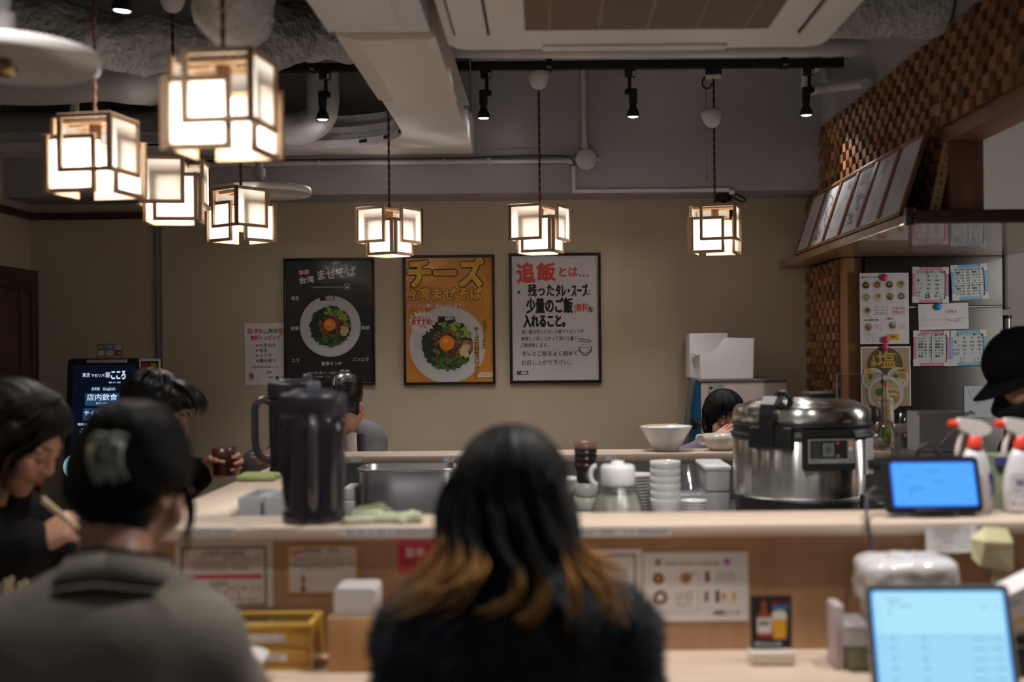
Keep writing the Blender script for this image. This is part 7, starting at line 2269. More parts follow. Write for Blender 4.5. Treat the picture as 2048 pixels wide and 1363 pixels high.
put(m, L, '日時大', 1902, 625, 8, M_INKG, bold=0); put(m, L, 'うーんと', 1907, 643, 8, M_INKG, bold=0); p = L(1838, 640); q = L(1934, 638); m.stroke([p, ((p[0] + q[0]) / 2, p[1] - .002), q], .001, .0013, M_INKG)
tag(m.build('memo_paper'), 'white ruled memo paper under the blue magnet on the fridge', 'paper')
m, L, w_, h_ = fsheet(1928, 772, 2006, 834, pm('bluish_paper', (.55, .60, .66), rough=.6), .0008)
m.stroke([L(1936, 778), L(1939, 790), L(1944, 794)], .0014, .0013, M_INKG); m.stroke([L(1945, 777), L(1946, 786)], .0014, .0013, M_INKG); m.stroke([L(1948, 809), L(1954, 806), L(1960, 809)], .0014, .0013, M_INKG)
tag(m.build('memo_paper'), 'pale blue white memo paper behind the cook\'s cap on the fridge', 'paper')
for i, (px, py, mt, lab) in enumerate(((1767, 555, M_MAGP, 'pink round magnet at the top of the menu sheet'), (1770.5, 679, M_MAGP, 'pink round magnet at the bottom of the menu sheet'), (1769.5, 694, M_MAGP, 'pink round magnet at the top of the tan salt noodle poster'), (1875, 613, M_MAGB, 'blue round magnet on the ruled memo paper'))):
    c = P(px, py, FY); M0 = Matrix.Translation((c.x, FYS - .0055 if i in (2,) else FYS - .0026, c.z)) @ Matrix.Rotation(PI / 2, 4, 'X')
    m = MB(); m.lathe([(.0155, 0), (.0155, .006), (.013, .009), (0, .0095)], mt, M=M0, seg=28)
    tag(m.build('magnet'), lab, 'magnet', 'round magnets on the fridge')
# ---------------------------------------------------------------- people
def rot3(yaw, pitch, roll=0.0):
    """face along local +y; yaw about z, pitch tips the face down, degrees"""
    m = Matrix.Rotation(math.radians(yaw), 3, 'Z') @ Matrix.Rotation(math.radians(-pitch), 3, 'X') @ Matrix.Rotation(math.radians(roll), 3, 'Y')
    return np.array(m)
def V3(*a): return np.array(a, float)
def unit(v): return v / (np.linalg.norm(v) + 1e-12)

def skin_mat(name, col, var=.08):
    m = pm(name, col, rough=.42, var=(25, var))
    m.node_tree.nodes['Principled BSDF'].inputs['Subsurface Weight'].default_value = 0.08
    m.node_tree.nodes['Principled BSDF'].inputs['Subsurface Radius'].default_value = (.01, .004, .002)
    return m
SKIN_A = skin_mat('skin_warm', (0.56, 0.30, 0.205))
SKIN_B = skin_mat('skin_tan', (0.37, 0.185, 0.12))
M_LIP = pm('lip', (.36, .10, .085), rough=.4)
def hair_mat(name, c1, c2, rough=.38):
    m = pm(name, c1, rough=rough, var=(3, .0), spec=.5)
    nt = m.node_tree
    return m
HAIR_BLACK = pm('black_hair', (.0060, .0055, .0055), rough=.5, spec=.12)
HAIR_DARK = pm('dark_brown_hair', (.011, .007, .006), rough=.5, spec=.16)
HAIR_WET = pm('glossy_black_hair', (.006, .006, .0065), rough=.28, spec=.5)
HAIR_BLOND = pm('blond_tips', (.30, .155, .055), rough=.45, var=(60, .45))

def head_field(Fd, c, R, s=1.0, female=True):
    t = lambda *p: c + R @ (V3(*p) * s)
    e = lambda p, r, k=.012, op='add', Rr=None: Fd.ell(t(*p), V3(*r) * s, R if Rr is None else R @ Rr, k, op)
    e((0, -.014, .036), (.073, .092, .080), .02)
    e((0, .018, -.022), (.060, .072, .082), .03)
    e((0, .030, -.070), (.046, .048, .042), .025)               # jaw
    e((0, .068, -.097), (.020, .018, .017), .022)               # chin
    for sx in (-1, 1):
        e((sx * .036, .062, -.030), (.026, .026, .026), .02)     # cheek
        e((sx * .031, .076, .022), (.024, .012, .008), .012)     # brow ridge
        e((sx * .031, .094, .004), (.019, .013, .011), .010, 'sub')
        e((sx * .031, .074, .004), (.0165, .0150, .0125), .004)  # lidded eyeball
        e((sx * .076, -.006, -.010), (.010, .020, .031), .006, 'add', np.array(Matrix.Rotation(-.25 * sx, 3, 'Z')))
        e((sx * .083, .000, -.008), (.005, .010, .019), .005, 'sub')
        e((sx * .0105, .096, -.030), (.009, .010, .0075), .006)  # nostril wings
    Fd.cap(t(0, .084, .012), t(0, .103, -.024), .0075 * s, .0105 * s, .010)
    e((0, .087, -.052), (.023, .011, .012), .012)                # mouth mound
    e((0, .096, -.0535), (.022, .006, .0022), .003, 'sub')
    e((0, .092, -.0495), (.018, .0065, .0050), .004)
    e((0, .091, -.0600), (.017, .0070, .0058), .004)

def hand_field(Fd, wrist, R, side, curls, s=1.0, thumb=None, spread=1.0):
    """R columns: x to the thumb side for a right hand seen from the back, y to the fingers, z out of the back of the hand"""
    t = lambda p: wrist + R @ (p * s)
    mcp = [V3(.027, .086, .002), V3(.009, .090, .004), V3(-.009, .086, .002), V3(-.025, .076, -.001)]
    ln = [(.042, .026, .021), (.046, .029, .022), (.042, .027, .021), (.033, .021, .018)]
    rr = [(.0092, .0084, .0074, .0060), (.0095, .0087, .0077, .0062), (.0090, .0082, .0072, .0058), (.0080, .0072, .0063, .0052)]
    flip = V3(side, 1, 1)
    for i in range(4):
        p = mcp[i]
        Fd.cap(t(V3(p[0] * .55, .012, 0) * flip), t(p * flip), .0135 * s, .0105 * s, .012)
        ang = 0.0
        ax = (1.5 - i) * .07 * spread
        pts = [p]
        for j in range(3):
            ang += curls[i][j]
            d = V3(math.sin(ax) * math.cos(ang), math.cos(ax) * math.cos(ang), -math.sin(ang))
            pts.append(pts[-1] + d * ln[i][j])
        for j in range(3):
            Fd.cap(t(pts[j] * flip), t(pts[j + 1] * flip), rr[i][j] * s, rr[i][j + 1] * s, .0025)
    Fd.ell(t(V3(0, .05, -.004) * flip), V3(.036, .046, .014) * s, R, .012)
    Fd.ell(t(V3(.024, .032, -.012) * flip), V3(.014, .028, .013) * s, R, .010)
    th = thumb or [V3(.028, .024, -.010), V3(.050, .052, -.022), V3(.056, .080, -.034), V3(.052, .100, -.044)]
    trr = [.0125, .0105, .0092, .0070]
    for j in range(3):
        Fd.cap(t(th[j] * flip), t(th[j + 1] * flip), trr[j] * s, trr[j + 1] * s, .005)

def axes(y_dir, z_hint):
    y = unit(np.array(y_dir, float)); z = np.array(z_hint, float); z = unit(z - y * (z @ y)); x = np.cross(y, z)
    return np.stack([x, y, z], 1)

def torso_field(Fd, sp, t, top=True, legs=True, arms=True, sleeve=1.0, low=True):
    N, H, SL, SR = sp['N'], sp['H'], sp['SL'], sp['SR']
    w_ = sp.get('w', 1.0)
    r = unit(SR - SL); u = N - H; L = np.linalg.norm(u); u = unit(u - r * (u @ r)); f = np.cross(u, r)
    R = np.stack([r, f, u], 1)
    up = unit(N - H)
    if top:
        Fd.ell(H + up * L * .66, V3(.148 * w_ + t, .105 + t, .185 + t), R, .05)
        Fd.ell(N - up * .108 - f * .01, V3(.145 * w_ + t, .080 + t, .080 + t), R, .05)
        Fd.ell(H + up * L * .32, V3(.135 * w_ + t, .100 + t, .17 + t), R, .05)
        for S_ in (SL, SR):
            Fd.cap(N - up * .045, S_, .042 + t * .7, .056 + t, .045)
    if low: Fd.ell(H, V3(.165 * w_ + t, .125 + t, .11 + t), R, .05)
    if arms:
        for S_, E, W in ((SL, sp['EL'], sp['WL']), (SR, sp['ER'], sp['WR'])):
            if E is None: continue
            Fd.cap(S_, E, .053 * (.9 + .1 * w_) + t, .042 + t, .035)
            W2 = E + (W - E) * sleeve
            Fd.cap(E, W2, .042 + t, .029 + t, .025)
    if legs:
        for sx, Kn, An, To in ((-1, *sp['legL']), (1, *sp['legR'])):
            Hp = H + r * sx * .085
            Fd.cap(Hp, Kn, .082 + t, .056 + t, .05)
            Fd.cap(Kn, An, .054 + t, .038 + t, .03)
            Fd.cap(An - V3(0, 0, .035), To, .036 + t * .5, .030 + t * .5, .03)

def bounds(sp, pad=.16, keys=('N', 'H', 'SL', 'SR', 'EL', 'WL', 'ER', 'WR')):
    pts = [sp[k] for k in keys if sp.get(k) is not None]
    return np.min(pts, 0) - pad, np.max(pts, 0) + pad

def to_mesh(name, parent, Fd, mat, it=1, noise=None):
    V, Qd = Fd.mesh()
    V = smooth_verts(V, Qd, it) if it else V
    if noise: V = noise(V)
    m = MB(); add_np(m, V, Qd, mat)
    return m.build(name, parent)

def person(label, sp, skin, hands=(), head_h=.0035, low_clothes=None, top=None, standing=False):
    """skin body as one mesh (the person), clothing as children"""
    mb = MB()
    c, R, s = sp['head'], sp['R'], sp.get('s', 1.0)
    nb = sp['N']
    lo = np.minimum(c - .17, nb - .10); hi = np.maximum(c + .17, nb + .10)
    Fd = Field(lo, hi, head_h)
    head_field(Fd, c, R, s, sp.get('female', True))
    nk = sp.get('neck', .050)
    Fd.cap(nb - unit(nb - sp['H']) * .03, c + R @ (V3(0, -.025, -.065) * s), nk * 1.12, nk * .98, .025)
    Fd.cap(nb - unit(nb - sp['H']) * .05, nb - unit(nb - sp['H']) * .03, nk * 1.3, nk * 1.2, .03)
    V, Qd = Fd.mesh(); V = smooth_verts(V, Qd, 1); add_np(mb, V, Qd, skin)
    for (E, W, Rh, side, curls, hs, th) in hands:
        lo = np.minimum(W, W + Rh[:, 1] * .19) - .10; hi = np.maximum(W, W + Rh[:, 1] * .19) + .10
        a = W + unit(E - W) * .09
        lo = np.minimum(lo, a - .05); hi = np.maximum(hi, a + .05)
        Fd = Field(lo, hi, .0026)
        hand_field(Fd, W, Rh, side, curls, hs, th)
        Fd.cap(a, W, .031 * hs, .0245 * hs, .012); Fd.ell(W + Rh[:, 1] * .015, V3(.027, .03, .018) * hs, Rh, .012)
        V, Qd = Fd.mesh(); V = smooth_verts(V, Qd, 1, .4); add_np(mb, V, Qd, skin)
    lo, hi = bounds(sp, .17)
    for k in ('legL', 'legR'):
        for p in sp[k]: lo = np.minimum(lo, p - .1); hi = np.maximum(hi, p + .1)
    Fd = Field(lo, hi, .014); torso_field(Fd, sp, 0.0, sleeve=.9); V, Qd = Fd.mesh(); V = smooth_verts(V, Qd, 1)
    V[:, 2] = np.maximum(V[:, 2], .0005)
    add_np(mb, V, Qd, skin)
    o = mb.build('person', keep=True)
    tag(o, label, 'person')
    # eyes, brows and lips
    t = lambda *p: Vector(c + R @ (V3(*p) * s))
    if sp.get('face', True):
        for sx in (-1, 1):
            m = MB()
            pts = [t(sx * (.031 + dx), .0905 - abs(dx) * .35, -.001 - .0035 * (1 - (dx / .016) ** 2)) for dx in np.linspace(-.016, .016, 9)]
            m.tube(pts, [.0006, .0012, .0016, .0019, .0020, .0019, .0017, .0014, .0008], M_INK, 8)
            m.build('eyelashes', o)
        for sx in (-1, 1):
            m = MB()
            pts = [t(sx * (.016 + .034 * u), .0935 - .018 * u * u, .0245 + .006 * math.sin(u * 2.4)) for u in np.linspace(0, 1, 9)]
            m.tube(pts, [.0016, .0026, .003, .003, .003, .0028, .0024, .0018, .0008], HAIR_DARK, 8, flat=.6)
            m.build('eyebrow', o)
        m = MB()
        for zz, hh, dd in ((-.0495, .0042, .0995), (-.0600, .0050, .0985)):
            pts = [t(.0205 * u, dd - .010 * u * u, zz - .0045 * (abs(u)) * (1 if zz > -.055 else -1)) for u in np.linspace(-1, 1, 11)]
            m.tube(pts, [max(.0008, hh * (1 - .8 * abs(u) ** 1.8)) for u in np.linspace(-1, 1, 11)], M_LIP, 10)
        m.build('lips', o)
    if low_clothes:
        lo, hi = bounds(sp, .2)
        for k in ('legL', 'legR'):
            for p in sp[k]: lo = np.minimum(lo, p - .1); hi = np.maximum(hi, p + .1)
        Fd = Field(lo, hi, .013); torso_field(Fd, sp, .009, top=False, arms=False)
        def flo(V): V[:, 2] = np.maximum(V[:, 2], .0002); return V
        to_mesh('trousers', o, Fd, low_clothes, 1, flo)
    if top:
        nm, mat, t_, h_, nz, sl = top
        lo, hi = bounds(sp, .17)
        Fd = Field(lo, hi, h_); torso_field(Fd, sp, t_, legs=False, sleeve=sl)
        if sp.get('extra'): sp['extra'](Fd)
        def nzf(V): 
            ctr = (sp['N'] + sp['H']) / 2
            d = V - ctr; d = d / (np.linalg.norm(d, axis=1)[:, None] + 1e-6)
            return V + d * (vnoise(V, 16, 3) * nz + np.abs(vnoise(V, 34, 5)) * nz * .5)[:, None]
        to_mesh(nm, o, Fd, mat, 1, nzf if nz else None)
    return o

def seated_legs(H, fwd, side, knee=.42, foot=.40, drop=.06):
    fwd = unit(np.array(fwd, float)); side = unit(np.array(side, float))
    out = []
    for s_ in (-1, 1):
        K_ = H + fwd * knee + side * s_ * .10; K_[2] = H[2] - drop + .04
        A_ = H + fwd * foot + side * s_ * .10; A_[2] = .09
        T_ = A_ + fwd * .14; T_[2] = .038
        out.append((K_, A_, T_))
    return out

def strands(m, c, R, s, n, rad, mat, seed, az=(0, 360), th0=.05, th1=1.5, drop=.0, top=(0, 0), ell=(.080, .100, .090), wave=.006, hang=None, swirl=0.0, thick=.0028, off=(0, -.014, .036)):
    """locks of hair lying over the skull from a crown point, then hanging down"""
    r = random.Random(seed)
    for i in range(n):
        a = math.radians(r.uniform(*az)); ph = r.uniform(0, 6.28); ex = r.uniform(1.0, 1.05)
        pts = []
        t1 = th1 * r.uniform(.92, 1.05)
        for j in range(11):
            th = th0 + (t1 - th0) * j / 10
            aa = a + swirl * th + .05 * math.sin(ph + th * 4)
            d = V3(math.sin(th) * math.cos(aa) * ell[0] + top[0] * (1 - th / t1), math.sin(th) * math.sin(aa) * ell[1] + top[1] * (1 - th / t1), math.cos(th) * ell[2])
            pts.append(c + R @ ((d * ex + V3(*off)) * s))
        if drop > 0:
            dl = drop * r.uniform(.75, 1.08); e0 = pts[-1]; dv = pts[-1] - pts[-2]; dv = unit(dv + V3(0, 0, -.6 * np.linalg.norm(dv)))
            for j in range(1, 9):
                dv = unit(dv * .7 + V3(0, 0, -.5))
                q = pts[-1] + dv * dl / 8 + R @ V3(math.sin(ph + j * .8) * wave * .4, math.cos(ph + j * .7) * wave * .4, 0)
                pts.append(hang(q) if hang else q)
        k = len(pts)
        m.tube([tuple(p) for p in pts], [thick * r.uniform(.8, 1.2) * (1 if q < k - 4 else (k - q) / 4.5) for q in range(k)], mat, 5, caps=False, flat=.7)

def lock(m, pts, r0, mat, seg=7, n=8, flat=.7, seed=0, fray=3, spread=.008, tips=None):
    """a tapering lock made of a few fibres; tips collects how far along each point lies"""
    rr = random.Random(seed)
    for q in range(fray):
        o1 = V3(*[rr.uniform(-1, 1) * spread for _ in range(3)]); o2 = V3(*[rr.uniform(-1, 1) * spread * 1.8 for _ in range(3)])
        k = len(pts)
        ps = [np.array(p, float) + o1 * (1 - i / (k - 1)) + o2 * (i / (k - 1)) for i, p in enumerate(pts)]
        sp_ = spline([tuple(p) for p in ps], n)
        N_ = len(sp_)
        n0 = len(m.v)
        m.tube(sp_, [r0 * rr.uniform(.85, 1) * (1 - (i / (N_ - 1)) ** 2.2 * .9) for i in range(N_)], mat, seg, caps=False, flat=flat)
        if tips is not None: tips += [i / (N_ - 1) for i in range(N_) for _ in range(seg)]

def fuzz(mb_, V, Qd, mat, n, l0, seed, w_=.0011):
    r = np.random.RandomState(seed)
    q = Qd[r.randint(0, len(Qd), n)]
    p = V[q].mean(1)
    nn = np.cross(V[q[:, 1]] - V[q[:, 0]], V[q[:, 2]] - V[q[:, 0]]); nn /= np.linalg.norm(nn, axis=1)[:, None] + 1e-9
    d = nn + r.normal(size=(n, 3)) * .6; d /= np.linalg.norm(d, axis=1)[:, None]
    s = np.cross(d, r.normal(size=(n, 3))); s /= np.linalg.norm(s, axis=1)[:, None] + 1e-9
    L = l0 * r.uniform(.4, 1.1, n)[:, None]
    vs = np.stack([p + s * w_, p - s * w_, p + d * L], 1).reshape(-1, 3)
    fs = np.arange(n * 3).reshape(-1, 3)
    add_np(mb_, vs, fs, mat, False)

C0 = lambda *a: np.array(P(*a))
# ===== person with blond tipped hair, centre, seen from behind
N = V3(-.048, 1.90, ZC - .385)
H = V3(-.048, 1.85, .52)
sp = dict(head=V3(-.058, 1.985, ZC - .257), R=rot3(0, 22), N=N, H=H, SL=N + V3(-.142, 0, -.070), SR=N + V3(.142, 0, -.070), w=1.0,
          EL=V3(-.232, 2.03, .835), WL=V3(-.13, 2.21, .825), ER=V3(.125, 2.03, .835), WR=V3(.035, 2.21, .825))
sp['legL'], sp['legR'] = seated_legs(H, (0, 1, 0), (1, 0, 0))
RELAX = [(.5, .7, .4)] * 4
sp['w'] = .98
M_NAVY = pm('navy_fluffy_knit', (.016, .024, .034), rough=.95, var=(22, .55), col2=(.004, .005, .007), bump=(120, .6, .004), sheen=.15, spec=.15)
M_NAVYF = pm('navy_fluff', (.018, .030, .042), rough=.95)
M_TROU = pm('dark_trousers', (.015, .015, .018), rough=.85)
p3 = person('person with black hair and blond tips in a fluffy navy jumper, seen from behind', sp, SKIN_A,
            hands=[(sp['ER'], sp['WR'], axes((-.2, 1, .15), (0, 0, 1)), -1, RELAX, .95, None), (sp['EL'], sp['WL'], axes((.2, 1, .15), (0, 0, 1)), 1, RELAX, .95, None)], low_clothes=M_TROU)
lo, hi = bounds(sp, .19)
Fd = Field(lo, hi, .008); torso_field(Fd, sp, .026, legs=False, sleeve=.92)
Fd.cap(N + V3(0, -.005, .03), N + V3(0, .02, .05), .062, .058, .03)
V, Qd = Fd.mesh(); V = smooth_verts(V, Qd, 2)
V = V + unit(V3(0, -1, .2)) * 0 + (vnoise(V, 60, 2) * .004 + vnoise(V, 22, 4) * .004)[:, None] * np.array([[1, 1, .6]])
m = MB(); add_np(m, V, Qd, M_NAVY); fuzz(m, V, Qd, M_NAVYF, 26000, .016, 3)
m.build('jumper', p3)
c, R = sp['head'], sp['R']
Fd = Field(c - V3(.19, .19, .26), c + V3(.19, .19, .17), .005)
T_ = lambda *p: c + R @ V3(*p)
Fd.ell(T_(0, -.020, .036), (.088, .103, .094), R, .02)
Fd.ell(c + V3(0, -.045, -.045), (.108, .085, .115), None, .04)
for sx in (-1, 1):
    Fd.cap(c + V3(sx * .060, -.03, -.03), c + V3(sx * .085, -.035, -.135), .045, .030, .03)
    Fd.cap(T_(sx * .058, .03, .02), c + V3(sx * .082, .03, -.13), .038, .020, .03)
Fd.cap(c + V3(0, -.075, -.05), c + V3(0, -.085, -.165), .06, .042, .04)
Fd.ell(T_(0, .085, -.03), (.055, .06, .085), R, .015, 'sub')
def groove(V):
    a = np.arctan2(V[:, 0] - c[0], -(V[:, 1] - c[1]) + .02)
    f = np.sin(a * 26 + vnoise(V, 9, 5) * 2) * .0016 + np.sin(a * 61 + vnoise(V, 14, 6) * 2) * .0009
    d = V - c; d[:, 2] *= .3
    return V + d / (np.linalg.norm(d, axis=1)[:, None] + 1e-6) * f[:, None]
hr = to_mesh('hair', p3, Fd, HAIR_BLACK, 2, groove)
m = MB(); strands(m, c, R, 1.0, 170, 0, HAIR_BLACK, 8, az=(150, 390), th1=1.75, drop=.13, ell=(.090, .106, .096), thick=.0036, top=(0, .02))
m.build('hair_locks', hr)
m = MB()
K3 = lambda px, py, Y: np.array(P(px, py, Y))
BL = [  # blond ended locks spread over the shoulders: pixels and depth along each
    [(915, 960, 1.90), (897, 1010, 1.88), (893, 1060, 1.85), (908, 1105, 1.825), (895, 1145, 1.80), (850, 1183, 1.795), (795, 1202, 1.795)],
    [(935, 970, 1.88), (918, 1040, 1.85), (922, 1090, 1.82), (932, 1130, 1.80), (912, 1168, 1.785), (875, 1192, 1.78), (828, 1204, 1.78)],
    [(905, 960, 1.92), (890, 1030, 1.89), (884, 1080, 1.86), (872, 1118, 1.84), (840, 1142, 1.83), (805, 1160, 1.83)],
    [(900, 980, 1.91), (888, 1050, 1.87), (896, 1095, 1.84), (880, 1130, 1.82), (862, 1150, 1.81)],
    [(950, 1000, 1.87), (945, 1080, 1.83), (962, 1125, 1.80), (952, 1152, 1.785), (918, 1172, 1.78)],
    [(985, 1010, 1.86), (1005, 1100, 1.815), (1034, 1155, 1.785), (1030, 1192, 1.775), (1000, 1214, 1.77), (965, 1222, 1.77)],
    [(1025, 1010, 1.86), (1062, 1100, 1.815), (1088, 1160, 1.785), (1086, 1200, 1.775), (1062, 1228, 1.77), (1038, 1240, 1.77)],
    [(1085, 980, 1.89), (1108, 1060, 1.85), (1132, 1112, 1.82), (1148, 1165, 1.79), (1150, 1208, 1.78), (1156, 1248, 1.78)],
    [(1090, 970, 1.89), (1118, 1060, 1.86), (1160, 1112, 1.825), (1198, 1148, 1.81), (1224, 1190, 1.80), (1240, 1228, 1.79)],
    [(1092, 970, 1.90), (1112, 1050, 1.87), (1160, 1100, 1.84), (1210, 1130, 1.825), (1245, 1165, 1.815)],
    [(1080, 1000, 1.87), (1105, 1090, 1.83), (1165, 1145, 1.80), (1198, 1188, 1.79), (1214, 1222, 1.785)],
]
def dye_mat():
    mt = bpy.data.materials.new('dyed_hair'); mt.use_nodes = True
    nt = mt.node_tree; b = nt.nodes['Principled BSDF']
    a = nt.nodes.new('ShaderNodeAttribute'); a.attribute_name = 'tip'
    r_ = nt.nodes.new('ShaderNodeValToRGB')
    el = r_.color_ramp.elements
    el[0].position = .36; el[0].color = (.0060, .0055, .0055, 1)
    el[1].position = .52; el[1].color = (.30, .145, .045, 1)
    e2 = el.new(1.0); e2.color = (.36, .20, .08, 1)
    nt.links.new(a.outputs['Fac'], r_.inputs['Fac']); nt.links.new(r_.outputs['Color'], b.inputs['Base Color'])
    b.inputs['Roughness'].default_value = .7; b.inputs['Specular IOR Level'].default_value = .06
    return mt
M_DYE = dye_mat()
tips = []
for i, b in enumerate(BL):
    big = i in (0, 1, 3, 8)
    lock(m, [K3(*q) for q in b], .0042, M_DYE, 5, 7, .6, i, 20 if big else 11, .015 if big else .0085, tips)
o = m.build('hair_tips', hr)
at = o.data.attributes.new('tip', 'FLOAT', 'POINT'); at.data.foreach_set('value', tips)
o['label'] = 'blond dyed hair ends'

# ===== guest in the grey jacket with a hair claw, left, seen from behind
c = C0(270, 968, 2.03)
N = C0(238, 1136, 1.955)
H = V3(N[0] - .01, 1.86, .52)
sp = dict(head=c, R=rot3(-24, 26, 4), N=N, H=H, SL=N + V3(-.165, -.005, -.118), SR=N + V3(.122, 0, -.122), w=1.02, neck=.053,
          EL=N + V3(-.22, .10, -.26), WL=V3(-.86, 2.20, .83), ER=N + V3(.165, .10, -.265), WR=V3(-.57, 2.19, .832))
sp['legL'], sp['legR'] = seated_legs(H, (0, 1, 0), (1, 0, 0))
M_JKT = pm('greige_jacket', (.17, .15, .12), rough=.85, var=(80, .08), bump=(260, .2, .002))
p2 = person('person in a greige jacket with dark hair held up by a pale claw clip', sp, SKIN_B,
            hands=[(sp['ER'], sp['WR'], axes((-.9, .40, .05), (.2, 0, .9)), -1, RELAX, .95, None), (sp['EL'], sp['WL'], axes((.15, 1, .1), (-.3, 0, 1)), 1, RELAX, .95, None)], low_clothes=M_TROU,
            top=('jacket', M_JKT, .021, .009, .003, .93))
# folded knit collar with black stripes, open at the front
M_BTRIM = pm('black_knit_trim', (.007, .007, .008), rough=.9, spec=.15)
def collar_band(name, prof, mat):
    """prof [(radius, height)]: one band of the collar, from its upper to its lower edge"""
    m = MB(); n = 56; vs = []; fs = []
    k = len(prof)
    ring = prof + [(r_ - .007, z_ - .002) for r_, z_ in prof[::-1]]
    K_ = len(ring)
    for i in range(n + 1):
        a = math.radians(-235 + 290 * i / n)
        for r_, z_ in ring:
            x, y = r_ * math.cos(a) * 1.2, r_ * math.sin(a)
            vs.append((N[0] + x, N[1] + y - .004, N[2] - .022 + z_ - y * .26 - .10 * abs(x)))
    for i in range(n):
        for q in range(K_): fs.append((i * K_ + q, (i + 1) * K_ + q, (i + 1) * K_ + (q + 1) % K_, i * K_ + (q + 1) % K_))
    m.add(vs, fs, mat, True)
    return m.build(name, p2)
collar_band('collar_trim', [(.066, .052), (.068, .044)], M_BTRIM)
collar_band('collar', [(.068, .0435), (.080, .024), (.096, .002)], M_JKT)
collar_band('collar_stripe', [(.0963, .0015), (.102, -.008)], M_BTRIM)
collar_band('collar', [(.1023, -.0085), (.105, -.013)], M_JKT)
collar_band('collar_stripe', [(.1053, -.0135), (.112, -.024)], M_BTRIM)
R = sp['R']
T_ = lambda *p: c + R @ V3(*p)
Fd = Field(c - .2, c + .2, .005)
Fd.ell(T_(.004, -.016, .036), (.083, .100, .086), R, .02)
Fd.ell(T_(0, -.060, .010), (.080, .068, .092), R, .03)
Fd.ell(c + V3(-.012, -.050, -.050), (.052, .050, .048), None, .03)
Fd.ell(T_(.028, -.040, .085), (.045, .055, .045), R, .03)           # twist rising above the clip
Fd.cap(T_(.02, -.105, .06), T_(.0, -.09, -.05), .045, .030, .03)
for sx in (-1, 1): Fd.cap(T_(sx * .055, .01, .03), T_(sx * .062, -.03, -.02), .032, .022, .02)
Fd.ell(T_(0, .085, -.03), (.062, .06, .080), R, .012, 'sub')
def groove2(V):
    d = (V - c) @ R
    f = np.sin(d[:, 0] * 210 + d[:, 2] * 90 + vnoise(V, 12, 5) * 1.5) * .0014
    n_ = d.copy(); return V + (V - c) / (np.linalg.norm(V - c, axis=1)[:, None] + 1e-6) * f[:, None]
hr = to_mesh('hair', p2, Fd, HAIR_BLACK, 2, groove2)
m = MB()
lock(m, [K3(372, 985, 2.03), K3(378, 1030, 2.03), K3(374, 1070, 2.02), K3(362, 1108, 2.01)], .004, HAIR_BLACK, 6, 8, .7, 3, 6, .007)
lock(m, [K3(368, 960, 2.04), K3(384, 1010, 2.04), K3(382, 1060, 2.03)], .003, HAIR_BLACK, 6, 8, .7, 4, 4, .006)
lock(m, [K3(210, 1010, 1.98), K3(240, 1050, 1.975), K3(290, 1065, 1.98)], .004, HAIR_BLACK, 6, 8, .7, 5, 5, .01)
m.build('loose_locks', hr)
M_CLAW = pm('marbled_claw_resin', (.36, .37, .31), rough=.25, coat=.5, var=(45, .75), col2=(.08, .085, .075))
clip = thing('hair_claw', 'marbled pale claw clip in the dark hair of the person in greige', 'hair clip', tuple(C0(215, 915, 1.91)))
def skinpt(px, py, Y=1.90): return K3(px, py, Y)
for side_, base in (('L', 192), ('R', 224)):
    m = MB()
    for q in range(4):
        x0_ = base + q * 9
        pts = [skinpt(x0_ - 4, 872 + q * 4, 1.912), skinpt(x0_ - 14 + q, 905, 1.898), skinpt(x0_ - 8, 945 - q * 3, 1.896), skinpt(x0_ + 4, 968 - q * 4, 1.905)]
        m.tube(spline([tuple(p) for p in pts], 6), [.0026] + [.0034] * 16 + [.0024] * 2, M_CLAW, 8)
    pts = [skinpt(base - 10, 880, 1.905), skinpt(base + 4, 868, 1.900), skinpt(base + 32, 874, 1.905)]
    m.tube(spline([tuple(p) for p in pts], 8), .0052, M_CLAW, 8, flat=.6)
    m.build('claw_arm', clip)
m = MB(); m.tube(spline([tuple(skinpt(*q)) for q in ((186, 890, 1.893), (181, 905, 1.890), (183, 925, 1.893))], 6), [.003] + [.006] * 10 + [.004] * 2, pm('pale_gold_resin', (.60, .52, .30), rough=.25, coat=.5), 8, flat=.6); m.build('finger_tab', clip)

# ===== long haired guest in black eating, far left, in profile
c = C0(38, 876, 2.72)
R = rot3(-97, 33, 0)
N = c + V3(-.10, .01, -.165)
H = V3(-1.43, 2.74, .52)
sp = dict(head=c, R=R, s=.98, N=N, H=H, SL=N + V3(.02, .165, -.06), SR=N + V3(.02, -.165, -.06), w=.98, neck=.047,
          EL=N + V3(.17, .20, -.20), WL=V3(-1.16, 2.90, .86), ER=C0(-30, 1160, 2.58), WR=C0(62, 1088, 2.56))
sp['legL'], sp['legR'] = seated_legs(H, (1, 0, 0), (0, -1, 0), knee=.36, foot=.34)
M_COAT = pm('black_coat', (.008, .008, .009), rough=.8, spec=.15, bump=(150, .3, .003))
Wr = sp['WR']
Rh = axes((.80, .10, .42), (-.35, -.75, .60))
CH = [(.75, .75, .35), (.85, .80, .4), (.95, .85, .5), (1.05, .9, .55)]
p1 = person('person with long dark hair in a black coat, eating with chopsticks, seen in profile', sp, SKIN_A,
            hands=[(sp['ER'], Wr, Rh, -1, CH, .98, [V3(.026, .026, -.012), V3(.040, .056, -.030), V3(.036, .080, -.046), V3(.026, .094, -.056)]), (sp['EL'], sp['WL'], axes((1, -.1, .1), (0, .3, 1)), 1, RELAX, .93, None)],
            head_h=.0028, low_clothes=M_TROU, top=('coat', M_COAT, .030, .010, .006, .93))
Fd = Field(c - V3(.25, .22, .45), c + V3(.20, .22, .20), .006)
T_ = lambda *p: c + R @ (V3(*p) * .98)
Fd.ell(T_(0, -.018, .040), (.085, .102, .090), R, .02)
Fd.ell(T_(0, .030, .075), (.070, .060, .045), R, .02)
